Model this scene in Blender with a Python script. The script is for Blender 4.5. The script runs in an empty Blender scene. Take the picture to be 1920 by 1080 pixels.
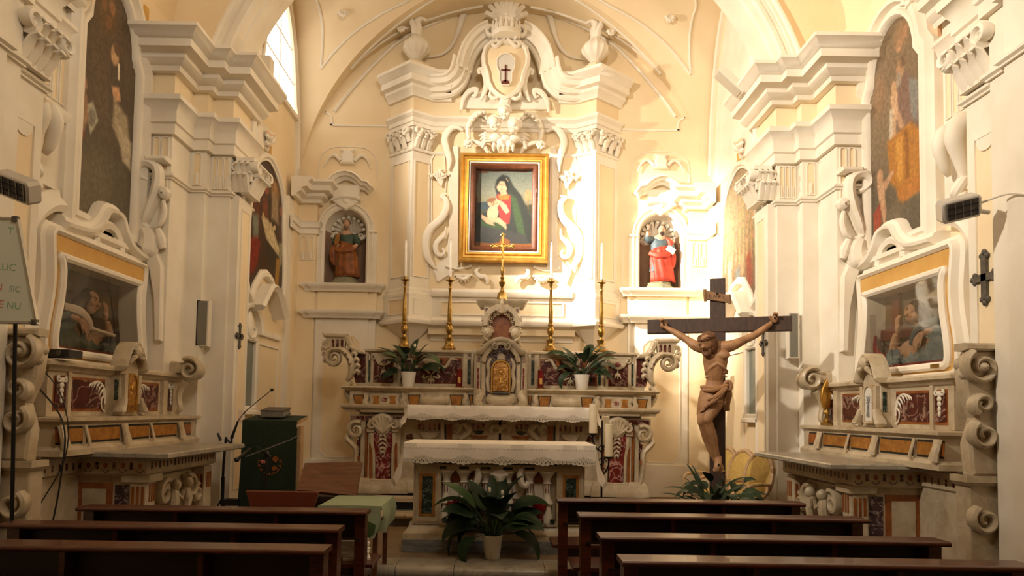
import bpy, bmesh, math, random
from math import sin, cos, pi, sqrt, radians as rad
from mathutils import Vector, Matrix
random.seed(7)
SC = bpy.context.scene
COL = SC.collection
# ------------------------------------------------------------------ camera
FPX, CX, CY, CAMZ = 1300.0, 939.0, 706.5, 1.65
RM = Matrix.Rotation(pi/2+rad(2.8), 3, 'X') @ Matrix.Rotation(rad(0.9), 3, 'Z')
cam = bpy.data.cameras.new('camera'); camo = bpy.data.objects.new('camera', cam); COL.objects.link(camo)
camo.location = (0, 0, CAMZ); camo.rotation_euler = RM.to_euler()
cam.sensor_width = 36; cam.lens = FPX/1920*36
cam.shift_x = (960-CX)/1920; cam.shift_y = (CY-540)/1920
cam.clip_start = .05; cam.clip_end = 200
SC.camera = camo
# ------------------------------------------------------------------ light
w = bpy.data.worlds.new('world'); SC.world = w; w.use_nodes = True
bg = w.node_tree.nodes['Background']; bg.inputs[0].default_value = (1, .93, .82, 1); bg.inputs[1].default_value = 0.1
def spot(name, loc, aim, watts, size, blend, radius, col):
    d = bpy.data.lights.new(name, 'SPOT'); d.energy = watts; d.spot_size = rad(size); d.spot_blend = blend
    d.shadow_soft_size = radius; d.color = col
    o = bpy.data.objects.new(name, d); COL.objects.link(o); o.location = loc
    o.rotation_euler = (Vector(aim)-Vector(loc)).to_track_quat('-Z', 'Y').to_euler(); return o
def area(name, loc, aim, watts, sx, sy, col):
    d = bpy.data.lights.new(name, 'AREA'); d.energy = watts; d.shape = 'RECTANGLE'; d.size = sx; d.size_y = sy; d.color = col
    o = bpy.data.objects.new(name, d); COL.objects.link(o); o.location = loc
    o.rotation_euler = (Vector(aim)-Vector(loc)).to_track_quat('-Z', 'Y').to_euler(); return o
WARM = (1, .89, .735)
spot('chancel_added_beam', (-3.05, 9.12, 6.36), (2.1, 11.4, 4.2), 8000, 38, 1.0, .06, WARM)  # second light added to the one floodlight for its narrow hot beam
spot('chancel_floodlight', (-3.05, 9.12, 6.36), (2.9, 10.6, 5.2), 900, 100, 1.0, .08, WARM)
spot('nave_floodlight', (-3.3, 3.2, 6.3), (3.9, 8.0, 5.2), 2700, 80, 1.0, .12, WARM)
spot('nave_fill_spot', (0.8, -1.0, 6.6), (-.4, 11, 6.8), 620, 74, 1.0, .3, WARM)  # fill spot added out of view to brighten the upper chancel
area('nave_fill_panel', (1.2, 1.5, 7.6), (-3.2, 9, 4.8), 135, 2.0, 1.2, WARM)  # unseen fill panel added to brighten the left wall and pier
SC.view_settings.view_transform = 'Standard'; SC.view_settings.look = 'None'
SC.view_settings.gamma = 1; SC.view_settings.use_curve_mapping = False
SC.view_settings.exposure = -0.1
# ------------------------------------------------------------------ helpers
def ray(px, py): return RM @ Vector(((px-CX)/FPX, -(py-CY)/FPX, -1))
def P(px, py, Y):
    d = ray(px, py); t = Y/d.y; return Vector((d.x*t, Y, CAMZ+d.z*t))
def PXZ(px, py, Y): p = P(px, py, Y); return (p.x, p.z)
def Q(px, py, X):
    d = ray(px, py); t = X/d.x; return Vector((X, d.y*t, CAMZ+d.z*t))
def QYZ(px, py, X): q = Q(px, py, X); return (q.y, q.z)
def FW(Y0): return lambda u, v, w: (u, Y0-w, v)          # plane facing the camera at depth Y0
def SW(X0, s=1): return lambda u, v, w: (s*(X0+w), u, v)  # side wall at x = X0 (s=-1: its mirror on the right)
def PL(): return lambda u, v, w: (u, v, w)                # plan: u,v = x,y and w = z
def PLs(s): return lambda u, v, w: (s*u, v, w)
def cr(pts, n=6, closed=False):                           # Catmull-Rom through points
    pts = [Vector(p) for p in pts]; out = []; m = len(pts)
    rng = range(m) if closed else range(m-1)
    for i in rng:
        p1, p2 = pts[i], pts[(i+1) % m]
        p0 = pts[(i-1) % m] if (closed or i > 0) else p1*2-p2
        p3 = pts[(i+2) % m] if (closed or i+2 < m) else p2*2-p1
        for k in range(n):
            t = k/n
            out.append(.5*((2*p1)+(p2-p0)*t+(2*p0-5*p1+4*p2-p3)*t*t+(3*p1-p0-3*p2+p3)*t**3))
    if not closed: out.append(pts[-1])
    return [tuple(p) for p in out]
def arc(cx, cy, r, a0, a1, n=12, ry=None):
    ry = r if ry is None else ry
    return [(cx+r*cos(rad(a0+(a1-a0)*i/n)), cy+ry*sin(rad(a0+(a1-a0)*i/n))) for i in range(n+1)]
def spiral(cx, cy, r0, r1, a0, a1, n=30):
    return [(cx+(r0+(r1-r0)*i/n)*cos(rad(a0+(a1-a0)*i/n)), cy+(r0+(r1-r0)*i/n)*sin(rad(a0+(a1-a0)*i/n))) for i in range(n+1)]
class MB:
    def __init__(s, fr=None): s.v = []; s.f = []; s.fr = fr
    def add(s, vs, fs):
        o = len(s.v)
        s.v += [tuple(s.fr(*p)) if s.fr else tuple(p) for p in vs]
        s.f += [tuple(i+o for i in f) for f in fs]; return s
    def box(s, u0, u1, v0, v1, w0, w1, b=0):
        if b: return s.ex([(u0, v0), (u1, v0), (u1, v1), (u0, v1)], w0, w1, b)
        vs = [(u, v, w) for w in (w0, w1) for v in (v0, v1) for u in (u0, u1)]
        return s.add(vs, [(0, 1, 3, 2), (4, 6, 7, 5), (0, 4, 5, 1), (2, 3, 7, 6), (0, 2, 6, 4), (1, 5, 7, 3)])
    def ex(s, pts, w0, w1, b=0, dome=0):                  # outline extruded from w0 to w1, bevel b, optional domed centre
        pts = [tuple(p)[:2] for p in pts]; n = len(pts)
        a = sum(pts[i][0]*pts[(i+1) % n][1]-pts[(i+1) % n][0]*pts[i][1] for i in range(n))
        if a < 0: pts = pts[::-1]
        rings = [[(p[0], p[1], w0) for p in pts]]
        if b:
            ins = []
            for i in range(n):
                p, q, r = Vector(pts[i-1]), Vector(pts[i]), Vector(pts[(i+1) % n])
                d1 = (q-p); d2 = (r-q)
                if d1.length < 1e-9 or d2.length < 1e-9: ins.append(q); continue
                d1.normalize(); d2.normalize()
                n1 = Vector((-d1.y, d1.x)); n2 = Vector((-d2.y, d2.x)); m = n1+n2
                if m.length < .3: m = n1
                m.normalize(); k = max(.5, m.dot(n1)); ins.append(q+m*(b/k))
            rings.append([(p[0], p[1], w1-b*(1 if w1 > w0 else -1)) for p in pts])
            rings.append([(p[0], p[1], w1) for p in ins])
        else: rings.append([(p[0], p[1], w1) for p in pts])
        vs = [p for r in rings for p in r]; fs = [tuple(range(n))[::-1]]
        for k in range(len(rings)-1):
            for i in range(n):
                j = (i+1) % n; fs.append((k*n+i, k*n+j, (k+1)*n+j, (k+1)*n+i))
        o = (len(rings)-1)*n
        if dome:
            c = (sum(p[0] for p in rings[-1])/n, sum(p[1] for p in rings[-1])/n)
            mid = [((p[0]+c[0])/2, (p[1]+c[1])/2, w1+dome*.75) for p in rings[-1]]
            m0 = len(vs); vs += mid; vs.append((c[0], c[1], w1+dome))
            for i in range(n):
                j = (i+1) % n; fs.append((o+i, o+j, m0+j, m0+i)); fs.append((m0+i, m0+j, m0+n))
        else: fs.append(tuple(range(o, o+n)))
        return s.add(vs, fs)
    def mould(s, path, prof, closed=False, cl=True):      # profile (a = left of path, w) swept along an in-plane path, mitred
        path = [Vector(p[:2]) for p in path]; n = len(path); m = len(prof); vs = []
        for i in range(n):
            d1 = (path[i]-path[i-1]) if (closed or i > 0) else path[1]-path[0]
            d2 = (path[(i+1) % n]-path[i]) if (closed or i < n-1) else path[-1]-path[-2]
            if d1.length < 1e-9: d1 = d2
            if d2.length < 1e-9: d2 = d1
            d1 = d1.normalized(); d2 = d2.normalized()
            n1 = Vector((-d1.y, d1.x)); n2 = Vector((-d2.y, d2.x)); b = n1+n2
            b = n1 if b.length < .2 else b.normalized(); k = max(.35, b.dot(n1))
            for a, w in prof: q = path[i]+b*(a/k); vs.append((q.x, q.y, w))
        fs = []
        for i in range(n if closed else n-1):
            j = (i+1) % n
            for k in range(m if cl else m-1):
                l = (k+1) % m; fs.append((i*m+k, j*m+k, j*m+l, i*m+l))
        if cl and not closed: fs += [tuple(range(m))[::-1], tuple(range((n-1)*m, n*m))]
        return s.add(vs, fs)
    def tube(s, pts, r, n=8, flat=1.0, closed=False):     # r: radius or list; flat scales it along w
        pts = [Vector(p if len(p) == 3 else (p[0], p[1], 0)) for p in pts]; N = len(pts)
        if not hasattr(r, '__len__'): r = [r]*N
        if len(r) != N:
            q = r; r = []
            for i in range(N):
                t = i/(N-1)*(len(q)-1); k = min(int(t), len(q)-2); r.append(q[k]+(q[k+1]-q[k])*(t-k))
        vs = []; up = None
        for i in range(N):
            d = (pts[(i+1) % N]-pts[i-1]) if (closed or 0 < i < N-1) else (pts[1]-pts[0] if i == 0 else pts[-1]-pts[-2])
            d = d.normalized() if d.length > 1e-9 else Vector((0, 0, 1))
            if up is None: up = Vector((0, 0, 1)) if abs(d.z) < .9 else Vector((1, 0, 0))
            a = d.cross(up)
            if a.length < 1e-4: a = d.orthogonal()
            a.normalize(); b = a.cross(d).normalized(); up = b
            for k in range(n):
                t = 2*pi*k/n; vs.append(pts[i]+a*(cos(t)*r[i])+b*(sin(t)*r[i]*flat))
        fs = []
        for i in range(N if closed else N-1):
            j = (i+1) % N
            for k in range(n): l = (k+1) % n; fs.append((i*n+k, i*n+l, j*n+l, j*n+k))
        if not closed: fs += [tuple(range(n))[::-1], tuple(range((N-1)*n, N*n))]
        return s.add(vs, fs)
    def lathe(s, prof, c=(0, 0), n=20, a0=0, a1=360):     # prof (r, v): axis along v at u=c[0], w=c[1]
        m = len(prof); full = abs(a1-a0) >= 360; N = n if full else n+1; vs = []
        for i in range(N):
            t = rad(a0+(a1-a0)*i/n)
            for r, v in prof: vs.append((c[0]+r*cos(t), v, c[1]+r*sin(t)))
        fs = []
        for i in range(n):
            j = (i+1) % N
            for k in range(m-1): fs.append((i*m+k, i*m+k+1, j*m+k+1, j*m+k))
        if full:
            fs.append(tuple(i*m for i in range(N))); fs.append(tuple(i*m+m-1 for i in range(N))[::-1])
        return s.add(vs, fs)
    def ell(s, c, r, nu=10, nv=7):
        if not hasattr(r, '__len__'): r = (r, r, r)
        vs = [(c[0], c[1]+r[1], c[2])]
        for i in range(1, nv):
            a = pi*i/nv
            for k in range(nu): b = 2*pi*k/nu; vs.append((c[0]+r[0]*sin(a)*cos(b), c[1]+r[1]*cos(a), c[2]+r[2]*sin(a)*sin(b)))
        vs.append((c[0], c[1]-r[1], c[2])); L = len(vs)-1; fs = []
        for k in range(nu):
            l = (k+1) % nu; fs.append((0, 1+l, 1+k)); fs.append((L, L-nu+k, L-nu+l))
            for i in range(nv-2): a = 1+i*nu; fs.append((a+k, a+l, a+nu+l, a+nu+k))
        return s.add(vs, fs)
    def grid(s, fn, nu, nv):
        vs = [fn(i/nu, j/nv) for j in range(nv+1) for i in range(nu+1)]
        return s.add(vs, [(j*(nu+1)+i, j*(nu+1)+i+1, (j+1)*(nu+1)+i+1, (j+1)*(nu+1)+i) for j in range(nv) for i in range(nu)])
    def obj(s, name, m, parent=None, smooth=38, recalc=True):
        off = Vector(parent['_o']) if parent is not None and '_o' in parent else Vector((0, 0, 0))
        me = bpy.data.meshes.new(name); me.from_pydata([Vector(p)-off for p in s.v], [], s.f)
        if recalc:
            bm = bmesh.new(); bm.from_mesh(me); bmesh.ops.recalc_face_normals(bm, faces=bm.faces); bm.to_mesh(me); bm.free()
        if smooth:
            me.polygons.foreach_set('use_smooth', [True]*len(me.polygons)); me.set_sharp_from_angle(angle=rad(smooth))
        me.materials.append(M[m] if isinstance(m, str) else m); me.update()
        o = bpy.data.objects.new(name, me); COL.objects.link(o)
        if parent is not None:
            o.parent = parent
            if '_o' in parent: o['_o'] = parent['_o']
        return o
def tag(o, label=None, cat=None, group=None, kind=None):
    if label: o['label'] = label
    if cat: o['category'] = cat
    if group: o['group'] = group
    if kind: o['kind'] = kind
    return o
def thing(name, label, cat, loc=(0, 0, 0), group=None):
    o = bpy.data.objects.new(name, None); COL.objects.link(o); o.location = loc; o['_o'] = tuple(loc)
    o.empty_display_size = .1
    return tag(o, label, cat, group)
def struct(name, mb, m, smooth=38): return tag(mb.obj(name, m, None, smooth), kind='structure')
def dup(o, loc=None, rz=None, label=None, parent=None):
    c = o.copy(); COL.objects.link(c); c.parent = parent
    if loc is not None: c.location = loc
    if rz is not None: c.rotation_euler = (0, 0, rz)
    if label: c['label'] = label
    for ch in o.children: dup(ch, parent=c)
    return c
# ------------------------------------------------------------------ materials
M = {}
def lin(c):
    f = lambda x: x/12.92 if x <= .04045 else ((x+.055)/1.055)**2.4
    return tuple(f(x/255) for x in c)+(1,)
def mat(name, col, rough=.6, metal=0, col2=None, scale=6, detail=4, bump=0, bscale=40, vein=None, vscale=3, spec=.5, stretch=None, alpha=None, trans=0, emit=None, lo=.35, hi=.65, coat=0):
    m = bpy.data.materials.new(name); m.use_nodes = True; M[name] = m
    nt = m.node_tree; N = nt.nodes; L = nt.links; b = N['Principled BSDF']
    b.inputs['Base Color'].default_value = lin(col); b.inputs['Roughness'].default_value = rough
    b.inputs['Metallic'].default_value = metal; b.inputs['Specular IOR Level'].default_value = spec
    b.inputs['Coat Weight'].default_value = coat
    if trans: b.inputs['Transmission Weight'].default_value = trans
    if alpha is not None: b.inputs['Alpha'].default_value = alpha
    if emit: b.inputs['Emission Color'].default_value = lin(emit[0]); b.inputs['Emission Strength'].default_value = emit[1]
    tc = N.new('ShaderNodeTexCoord'); src = tc.outputs['Object']
    if stretch:
        mp = N.new('ShaderNodeMapping'); mp.inputs['Scale'].default_value = stretch; L.new(src, mp.inputs[0]); src = mp.outputs[0]
    out = None
    if col2:
        n = N.new('ShaderNodeTexNoise'); n.inputs['Scale'].default_value = scale; n.inputs['Detail'].default_value = detail; L.new(src, n.inputs['Vector'])
        r = N.new('ShaderNodeValToRGB'); r.color_ramp.elements[0].color = lin(col); r.color_ramp.elements[1].color = lin(col2)
        r.color_ramp.elements[0].position = lo; r.color_ramp.elements[1].position = hi
        L.new(n.outputs[0], r.inputs[0]); out = r.outputs[0]
    if vein:
        n = N.new('ShaderNodeTexNoise'); n.inputs['Scale'].default_value = vscale; n.inputs['Detail'].default_value = 7; n.inputs['Distortion'].default_value = 1.2; L.new(src, n.inputs['Vector'])
        a = N.new('ShaderNodeMath'); a.operation = 'SUBTRACT'; a.inputs[1].default_value = .5; L.new(n.outputs[0], a.inputs[0])
        a2 = N.new('ShaderNodeMath'); a2.operation = 'ABSOLUTE'; L.new(a.outputs[0], a2.inputs[0])
        r = N.new('ShaderNodeValToRGB'); r.color_ramp.elements[0].color = (1, 1, 1, 1); r.color_ramp.elements[1].color = (0, 0, 0, 1); r.color_ramp.elements[1].position = .035
        L.new(a2.outputs[0], r.inputs[0])
        k = N.new('ShaderNodeMath'); k.operation = 'MULTIPLY'; k.inputs[1].default_value = vein[1]; L.new(r.outputs[0], k.inputs[0])
        mx = N.new('ShaderNodeMix'); mx.data_type = 'RGBA'; mx.inputs[6].default_value = lin(col); mx.inputs[7].default_value = lin(vein[0])
        if out: L.new(out, mx.inputs[6])
        L.new(k.outputs[0], mx.inputs[0]); out = mx.outputs[2]
    if out: L.new(out, b.inputs['Base Color'])
    if bump:
        n = N.new('ShaderNodeTexNoise'); n.inputs['Scale'].default_value = bscale; n.inputs['Detail'].default_value = 5; L.new(src, n.inputs['Vector'])
        bp = N.new('ShaderNodeBump'); bp.inputs['Strength'].default_value = bump; bp.inputs['Distance'].default_value = .02; L.new(n.outputs[0], bp.inputs['Height']); L.new(bp.outputs[0], b.inputs['Normal'])
    return m
mat('cream', (242, 223, 188), .85, col2=(236, 213, 175), scale=1.3, bump=.06, bscale=18)
mat('stucco', (240, 231, 215), .75, col2=(232, 221, 202), scale=2.5, bump=.06, bscale=30)
mat('stucco_pink', (226, 178, 146), .85, col2=(232, 200, 160), scale=3)
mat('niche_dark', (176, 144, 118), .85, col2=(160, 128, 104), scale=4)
mat('marble', (206, 190, 162), .38, col2=(178, 158, 128), scale=6, vein=((140, 128, 112), .3), vscale=4.5, lo=.3, hi=.7)
mat('marble_white', (226, 216, 198), .4)
mat('marble_grey', (128, 126, 122), .35, col2=(98, 98, 98), scale=3, stretch=(1, 1, 6), vein=((170, 168, 160), .4), vscale=3)
mat('marble_red', (84, 30, 22), .3, col2=(58, 18, 16), scale=9, vein=((205, 170, 150), .5), vscale=5)
mat('marble_redbright', (128, 44, 38), .3, col2=(90, 24, 24), scale=9, vein=((220, 180, 165), .7), vscale=6)
mat('marble_purple', (78, 52, 54), .3, col2=(52, 34, 38), scale=14, vein=((200, 180, 170), .6), vscale=9)
mat('marble_yellow', (178, 122, 52), .35, col2=(146, 94, 38), scale=12, vein=((112, 66, 26), .4), vscale=7)
mat('marble_orange', (158, 92, 38), .35, col2=(126, 66, 26), scale=10)
mat('marble_black', (30, 32, 30), .3, col2=(44, 46, 42), scale=12)
mat('marble_green', (38, 54, 46), .3, col2=(22, 32, 28), scale=14, vein=((150, 165, 150), .55), vscale=12)
mat('marble_slab', (176, 166, 148), .3, col2=(152, 142, 126), scale=3, vein=((110, 104, 96), .5), vscale=3)
mat('floor_marble', (150, 128, 100), .35, col2=(128, 106, 80), scale=2.5, vein=((100, 82, 60), .35), vscale=2)
mat('floor_dark', (64, 54, 44), .4, col2=(48, 40, 34), scale=5)
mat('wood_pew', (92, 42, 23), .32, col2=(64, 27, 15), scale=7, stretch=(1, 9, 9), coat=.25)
mat('wood_pew_shaded', (40, 16, 11), .5, col2=(28, 11, 8), scale=7, stretch=(1, 9, 9))  # pew wood with the shade below rails and desk top in its colour
mat('wood_board', (112, 66, 36), .5, col2=(88, 50, 26), scale=5, stretch=(1, 5, 5))
mat('wood_cross', (76, 54, 42), .6, col2=(60, 42, 32), scale=8, stretch=(6, 6, 1))
mat('wood_corpus', (176, 132, 92), .55, col2=(148, 106, 70), scale=9, bump=.15, bscale=30)
mat('wood_hair', (116, 76, 46), .6, col2=(90, 56, 34), scale=14)
mat('wood_plaque', (146, 108, 70), .6, col2=(120, 84, 52), scale=10)
mat('gold', (206, 160, 78), .35, .75, col2=(186, 138, 58), scale=9)
mat('gold_paint', (212, 168, 92), .55, .1, col2=(198, 150, 74), scale=3)
mat('brass', (176, 140, 72), .3, .9, col2=(120, 92, 44), scale=20, lo=.4, hi=.8)
mat('gilt_door', (210, 160, 96), .35, .85, col2=(150, 100, 52), scale=26, bump=.5, bscale=60)
mat('frame_wood', (92, 50, 28), .3, col2=(74, 38, 22), scale=8, coat=.3)
mat('cloth_white', (236, 226, 212), .9, col2=(228, 217, 202), scale=5, bump=.08, bscale=90)
mat('lace', (222, 212, 196), .95, col2=(200, 188, 170), scale=60)
mat('cloth_green', (34, 48, 30), .95, col2=(26, 38, 24), scale=40)
mat('cloth_pale_green', (152, 164, 134), .9, col2=(144, 156, 126), scale=5)
mat('candle', (236, 222, 192), .5, col2=(228, 210, 176), scale=3)
mat('candle_white', (244, 238, 226), .5)
mat('red_glass', (120, 8, 10), .2, col2=(84, 5, 8), scale=8, coat=.2)
mat('iron', (30, 28, 27), .5, .6)
mat('iron_grey', (104, 98, 90), .55, .5, col2=(82, 78, 72), scale=18)
mat('black_plastic', (20, 20, 21), .45)
mat('pot_white', (236, 228, 214), .45)
mat('leaf', (40, 60, 32), .5, col2=(24, 42, 22), scale=5, spec=.3)
mat('leaf_light', (70, 94, 48), .4, col2=(48, 72, 38), scale=6)
mat('stem', (74, 92, 50), .5)
mat('soil', (46, 34, 26), .9)
mat('flower', (220, 214, 190), .6)
mat('chair_wood', (198, 164, 124), .45, col2=(176, 140, 100), scale=10)
mat('chair_fabric', (196, 166, 92), .8, col2=(184, 150, 78), scale=20)
mat('speaker_body', (224, 214, 196), .6)
mat('speaker_grille', (128, 124, 112), .7, col2=(118, 114, 102), scale=90)
mat('heater_body', (196, 190, 180), .35, .3)
mat('heater_front', (40, 32, 28), .25, .3, col2=(70, 58, 50), scale=22, lo=.5, hi=.7)
mat('whiteboard', (218, 222, 208), .25)
mat('alu', (168, 166, 160), .35, .8)
mat('paper', (226, 214, 200), .8)
mat('ink_red', (206, 122, 106), .8)
mat('ink_green', (140, 182, 154), .8)
mat('window_glow', (255, 252, 240), .5, emit=((255, 248, 236), 2.2))
mat('blue_glass', (120, 128, 118), .2, col2=(108, 116, 108), scale=2)
mat('skin', (190, 154, 128), .55, col2=(176, 138, 112), scale=9)
mat('skin_pale', (206, 168, 138), .5)
mat('hair_dark', (52, 34, 24), .7)
mat('hair_grey', (120, 100, 80), .7)
mat('robe_green', (64, 84, 64), .6, col2=(40, 62, 56), scale=9)
mat('robe_ochre', (150, 88, 34), .6, col2=(112, 60, 24), scale=8)
mat('robe_red', (196, 62, 38), .6, col2=(160, 44, 28), scale=8)
mat('robe_blue', (88, 104, 108), .6, col2=(60, 76, 86), scale=8)
mat('robe_lightblue', (126, 142, 146), .6, col2=(100, 116, 124), scale=8)
mat('statue_base', (150, 142, 112), .7, col2=(120, 118, 98), scale=14)
mat('red_cloth', (138, 44, 36), .8, col2=(104, 30, 28), scale=7)
mat('cross_red', (96, 24, 22), .6)
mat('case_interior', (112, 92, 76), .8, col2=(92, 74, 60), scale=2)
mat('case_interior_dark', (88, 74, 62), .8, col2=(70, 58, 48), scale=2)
mat('book_white', (230, 226, 214), .7)
mat('brown_red', (110, 52, 30), .45)
m = bpy.data.materials.new('case_glass'); m.use_nodes = True; M['case_glass'] = m; nt = m.node_tree; nt.nodes.clear()
o_ = nt.nodes.new('ShaderNodeOutputMaterial'); mx_ = nt.nodes.new('ShaderNodeMixShader'); tr_ = nt.nodes.new('ShaderNodeBsdfTransparent'); gs_ = nt.nodes.new('ShaderNodeBsdfGlossy'); lw_ = nt.nodes.new('ShaderNodeLayerWeight'); fr_ = nt.nodes.new('ShaderNodeMapRange'); pw_ = nt.nodes.new('ShaderNodeMath')
gs_.inputs['Roughness'].default_value = .03; lw_.inputs[0].default_value = .5; pw_.operation = 'POWER'; pw_.inputs[1].default_value = 4; fr_.inputs[3].default_value = .03; fr_.inputs[4].default_value = .7; tr_.inputs[0].default_value = (.86, .84, .8, 1)
for a_, b_ in ((lw_.outputs['Facing'], pw_.inputs[0]), (pw_.outputs[0], fr_.inputs[0]), (fr_.outputs[0], mx_.inputs[0]), (tr_.outputs[0], mx_.inputs[1]), (gs_.outputs[0], mx_.inputs[2]), (mx_.outputs[0], o_.inputs[0])): nt.links.new(a_, b_)
# ================================================================== the building
W, XC, DF = 4.35, 3.5, 11.6
def FWs(Y0, s=1): return lambda u, v, w: (s*u, Y0-w, v)
def rect(px0, py0, px1, py1, Y):                          # an upright rectangle at depth Y from two corners in the photograph
    xm, ym = (px0+px1)/2, (py0+py1)/2
    return P(px0, ym, Y).x, P(px1, ym, Y).x, P(xm, py1, Y).z, P(xm, py0, Y).z
def pts(lst, Y): return [PXZ(x, y, Y) for x, y in lst]
def rpts(u0, u1, v0, v1): return [(u0, v0), (u1, v0), (u1, v1), (u0, v1)]
ZV, RV, HV, YV, HY = 5.2, 3.5, 3.3, 10.45, 1.15           # groin vault of the chancel
# floors and steps
struct('floor', MB().box(-5, 5, -5.2, 6.9, -.2, 0), 'floor_dark')
st = struct('floor_sanctuary', MB().box(-5, 5, 6.84, 12, -.15, .145), 'floor_marble')
EDGE = [-3.4, -2.55, -1.62, -1.33, -.98, -.42, .45, 1.35, 2.3, 3.4]
for i in range(len(EDGE)-1):                               # rounded marble slabs along the front step
    b = MB(lambda u, v, w: (w, 7.1-u, v)); x0, x1 = EDGE[i]+.0025, EDGE[i+1]-.0025
    b.ex([(0, .02), (.34, .02)]+arc(.34, .085, .065, -90, 90, 8)+[(0, .15)], x0, x1)
    b.obj('step_slab', 'marble_slab', st)
st2 = struct('floor_step', MB().box(-2.3, 2.3, 9.05, 11.58, .14, .29), 'marble_grey')
for x0, x1 in [(-2.33, -1.75), (-1.75, -1.2), (-1.2, 1.2), (1.2, 1.75), (1.75, 2.33)]:
    b = MB(lambda u, v, w: (w, 9.3-u, v)); b.ex([(0, .24), (.3, .24)]+arc(.3, .27, .03, -90, 90, 6)+[(0, .3)], x0+.003, x1-.003); b.obj('step_slab', 'marble', st2)
st3 = struct('floor_predella', MB().box(-1.7, 1.7, 9.5, 11.58, .29, .42), 'marble_black')
b = MB(); b.box(-1.72, 1.72, 9.42, 9.72, .40, .45, .0); b.obj('step_slab', 'marble', st3)
# nave walls, ceiling and the wall behind the camera
for s, nm in ((1, 'left'), (-1, 'right')):
    struct('wall_'+nm, MB(SW(-W, s)).box(-5.2, 9.3, -.2, 6.6, -.3, 0), 'cream')
b = MB(); b.grid(lambda u, v: (-4.4*cos(pi*u), -5.2+14.2*v, 6.55+2.6*sin(pi*u)), 24, 4); struct('ceiling', b, 'cream')
struct('wall_nave_back', MB().box(-4.6, 4.6, -5.4, -5.2, -.2, 9.3), 'cream')
# chancel arch: spandrel wall and moulded archivolt
b = MB(FW(8.9)); n = 40
def outer(t):
    c, s_ = cos(t), sin(t); k = min(4.9/max(abs(c), 1e-6), 5.2/max(s_, 1e-6)); return (k*c, 5+k*s_)
for w_ in (0, -.35):
    b.add([p for i in range(n+1) for p in ((3.98*cos(pi*i/n), 5+3.98*sin(pi*i/n), w_), outer(pi*i/n)+(w_,))], [(2*i, 2*i+1, 2*i+3, 2*i+2) for i in range(n)])
aw = struct('wall_chancel_arch', b, 'cream', 0)
b = MB(FW(8.85)); b.mould(arc(0, 5, 3.82, 0, 180, 64), [(0, -.64), (0, .0), (-.03, .03), (-.08, .03), (-.09, .0), (-.13, .0), (-.15, .06), (-.19, .06), (-.21, .1), (-.24, .1), (-.24, -.64)])
b.obj('archivolt', 'stucco', aw)
b = MB(FW(8.85)); b.mould(arc(0, 5, 3.82, 0, 180, 64), [(.03, -.16), (.03, -.4), (-.01, -.42), (-.01, -.14)]); b.obj('archivolt_fillet', 'stucco', aw)
# piers of the chancel arch with their entablature
CORN = [(0, 5.6), (.10, 5.6), (.12, 5.65), (.15, 5.66), (.21, 5.71), (.21, 5.76), (.33, 5.78), (.33, 5.87), (.37, 5.885), (.40, 5.93), (.45, 5.96), (.45, 6.0), (0, 6.0)]
ARCH = [(0, 4.86), (.05, 4.86), (.05, 4.98), (.075, 4.995), (.075, 5.13), (.09, 5.15), (.13, 5.23), (.15, 5.24), (.15, 5.30), (0, 5.30)]
ASTR = [(0, 4.33), (.025, 4.33), (.025, 4.345), (.05, 4.36), (.05, 4.385), (.025, 4.40), (0, 4.40)]
PLAN = [(-3.5, 9.5), (-3.5, 8.75), (-3.76, 8.75), (-3.76, 8.6), (-3.95, 8.6), (-3.95, 8.1), (-4.4, 8.1)]
def flutes(parent, fr, u0, u1, v0, v1, n, w, m='cream', fill=True):   # round-ended flutes as shallow cream fields with a white reed below
    d = (u1-u0)/n
    for i in range(n):
        c = u0+d*(i+.5); r = d*.3
        b = MB(fr); b.ex([(c-r, v0), (c+r, v0)]+arc(c, v1-r, r, 0, 180, 8), w, w+.004); b.obj('flute', m, parent)
        bb = MB(fr); bb.mould([(c-r, v1-r), (c-r, v0), (c+r, v0)]+arc(c, v1-r, r, 0, 180, 8), [(0, w), (0, w+.018), (-.012, w+.018), (-.012, w)], closed=True); bb.obj('flute_rim', 'stucco', parent)
        if fill:
            e = MB(fr); e.tube([(c, v0, w+.005), (c, v0+(v1-v0)*.36, w+.005)], [r*.6, r*.5], 6); e.obj('reed', 'stucco', parent)
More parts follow.
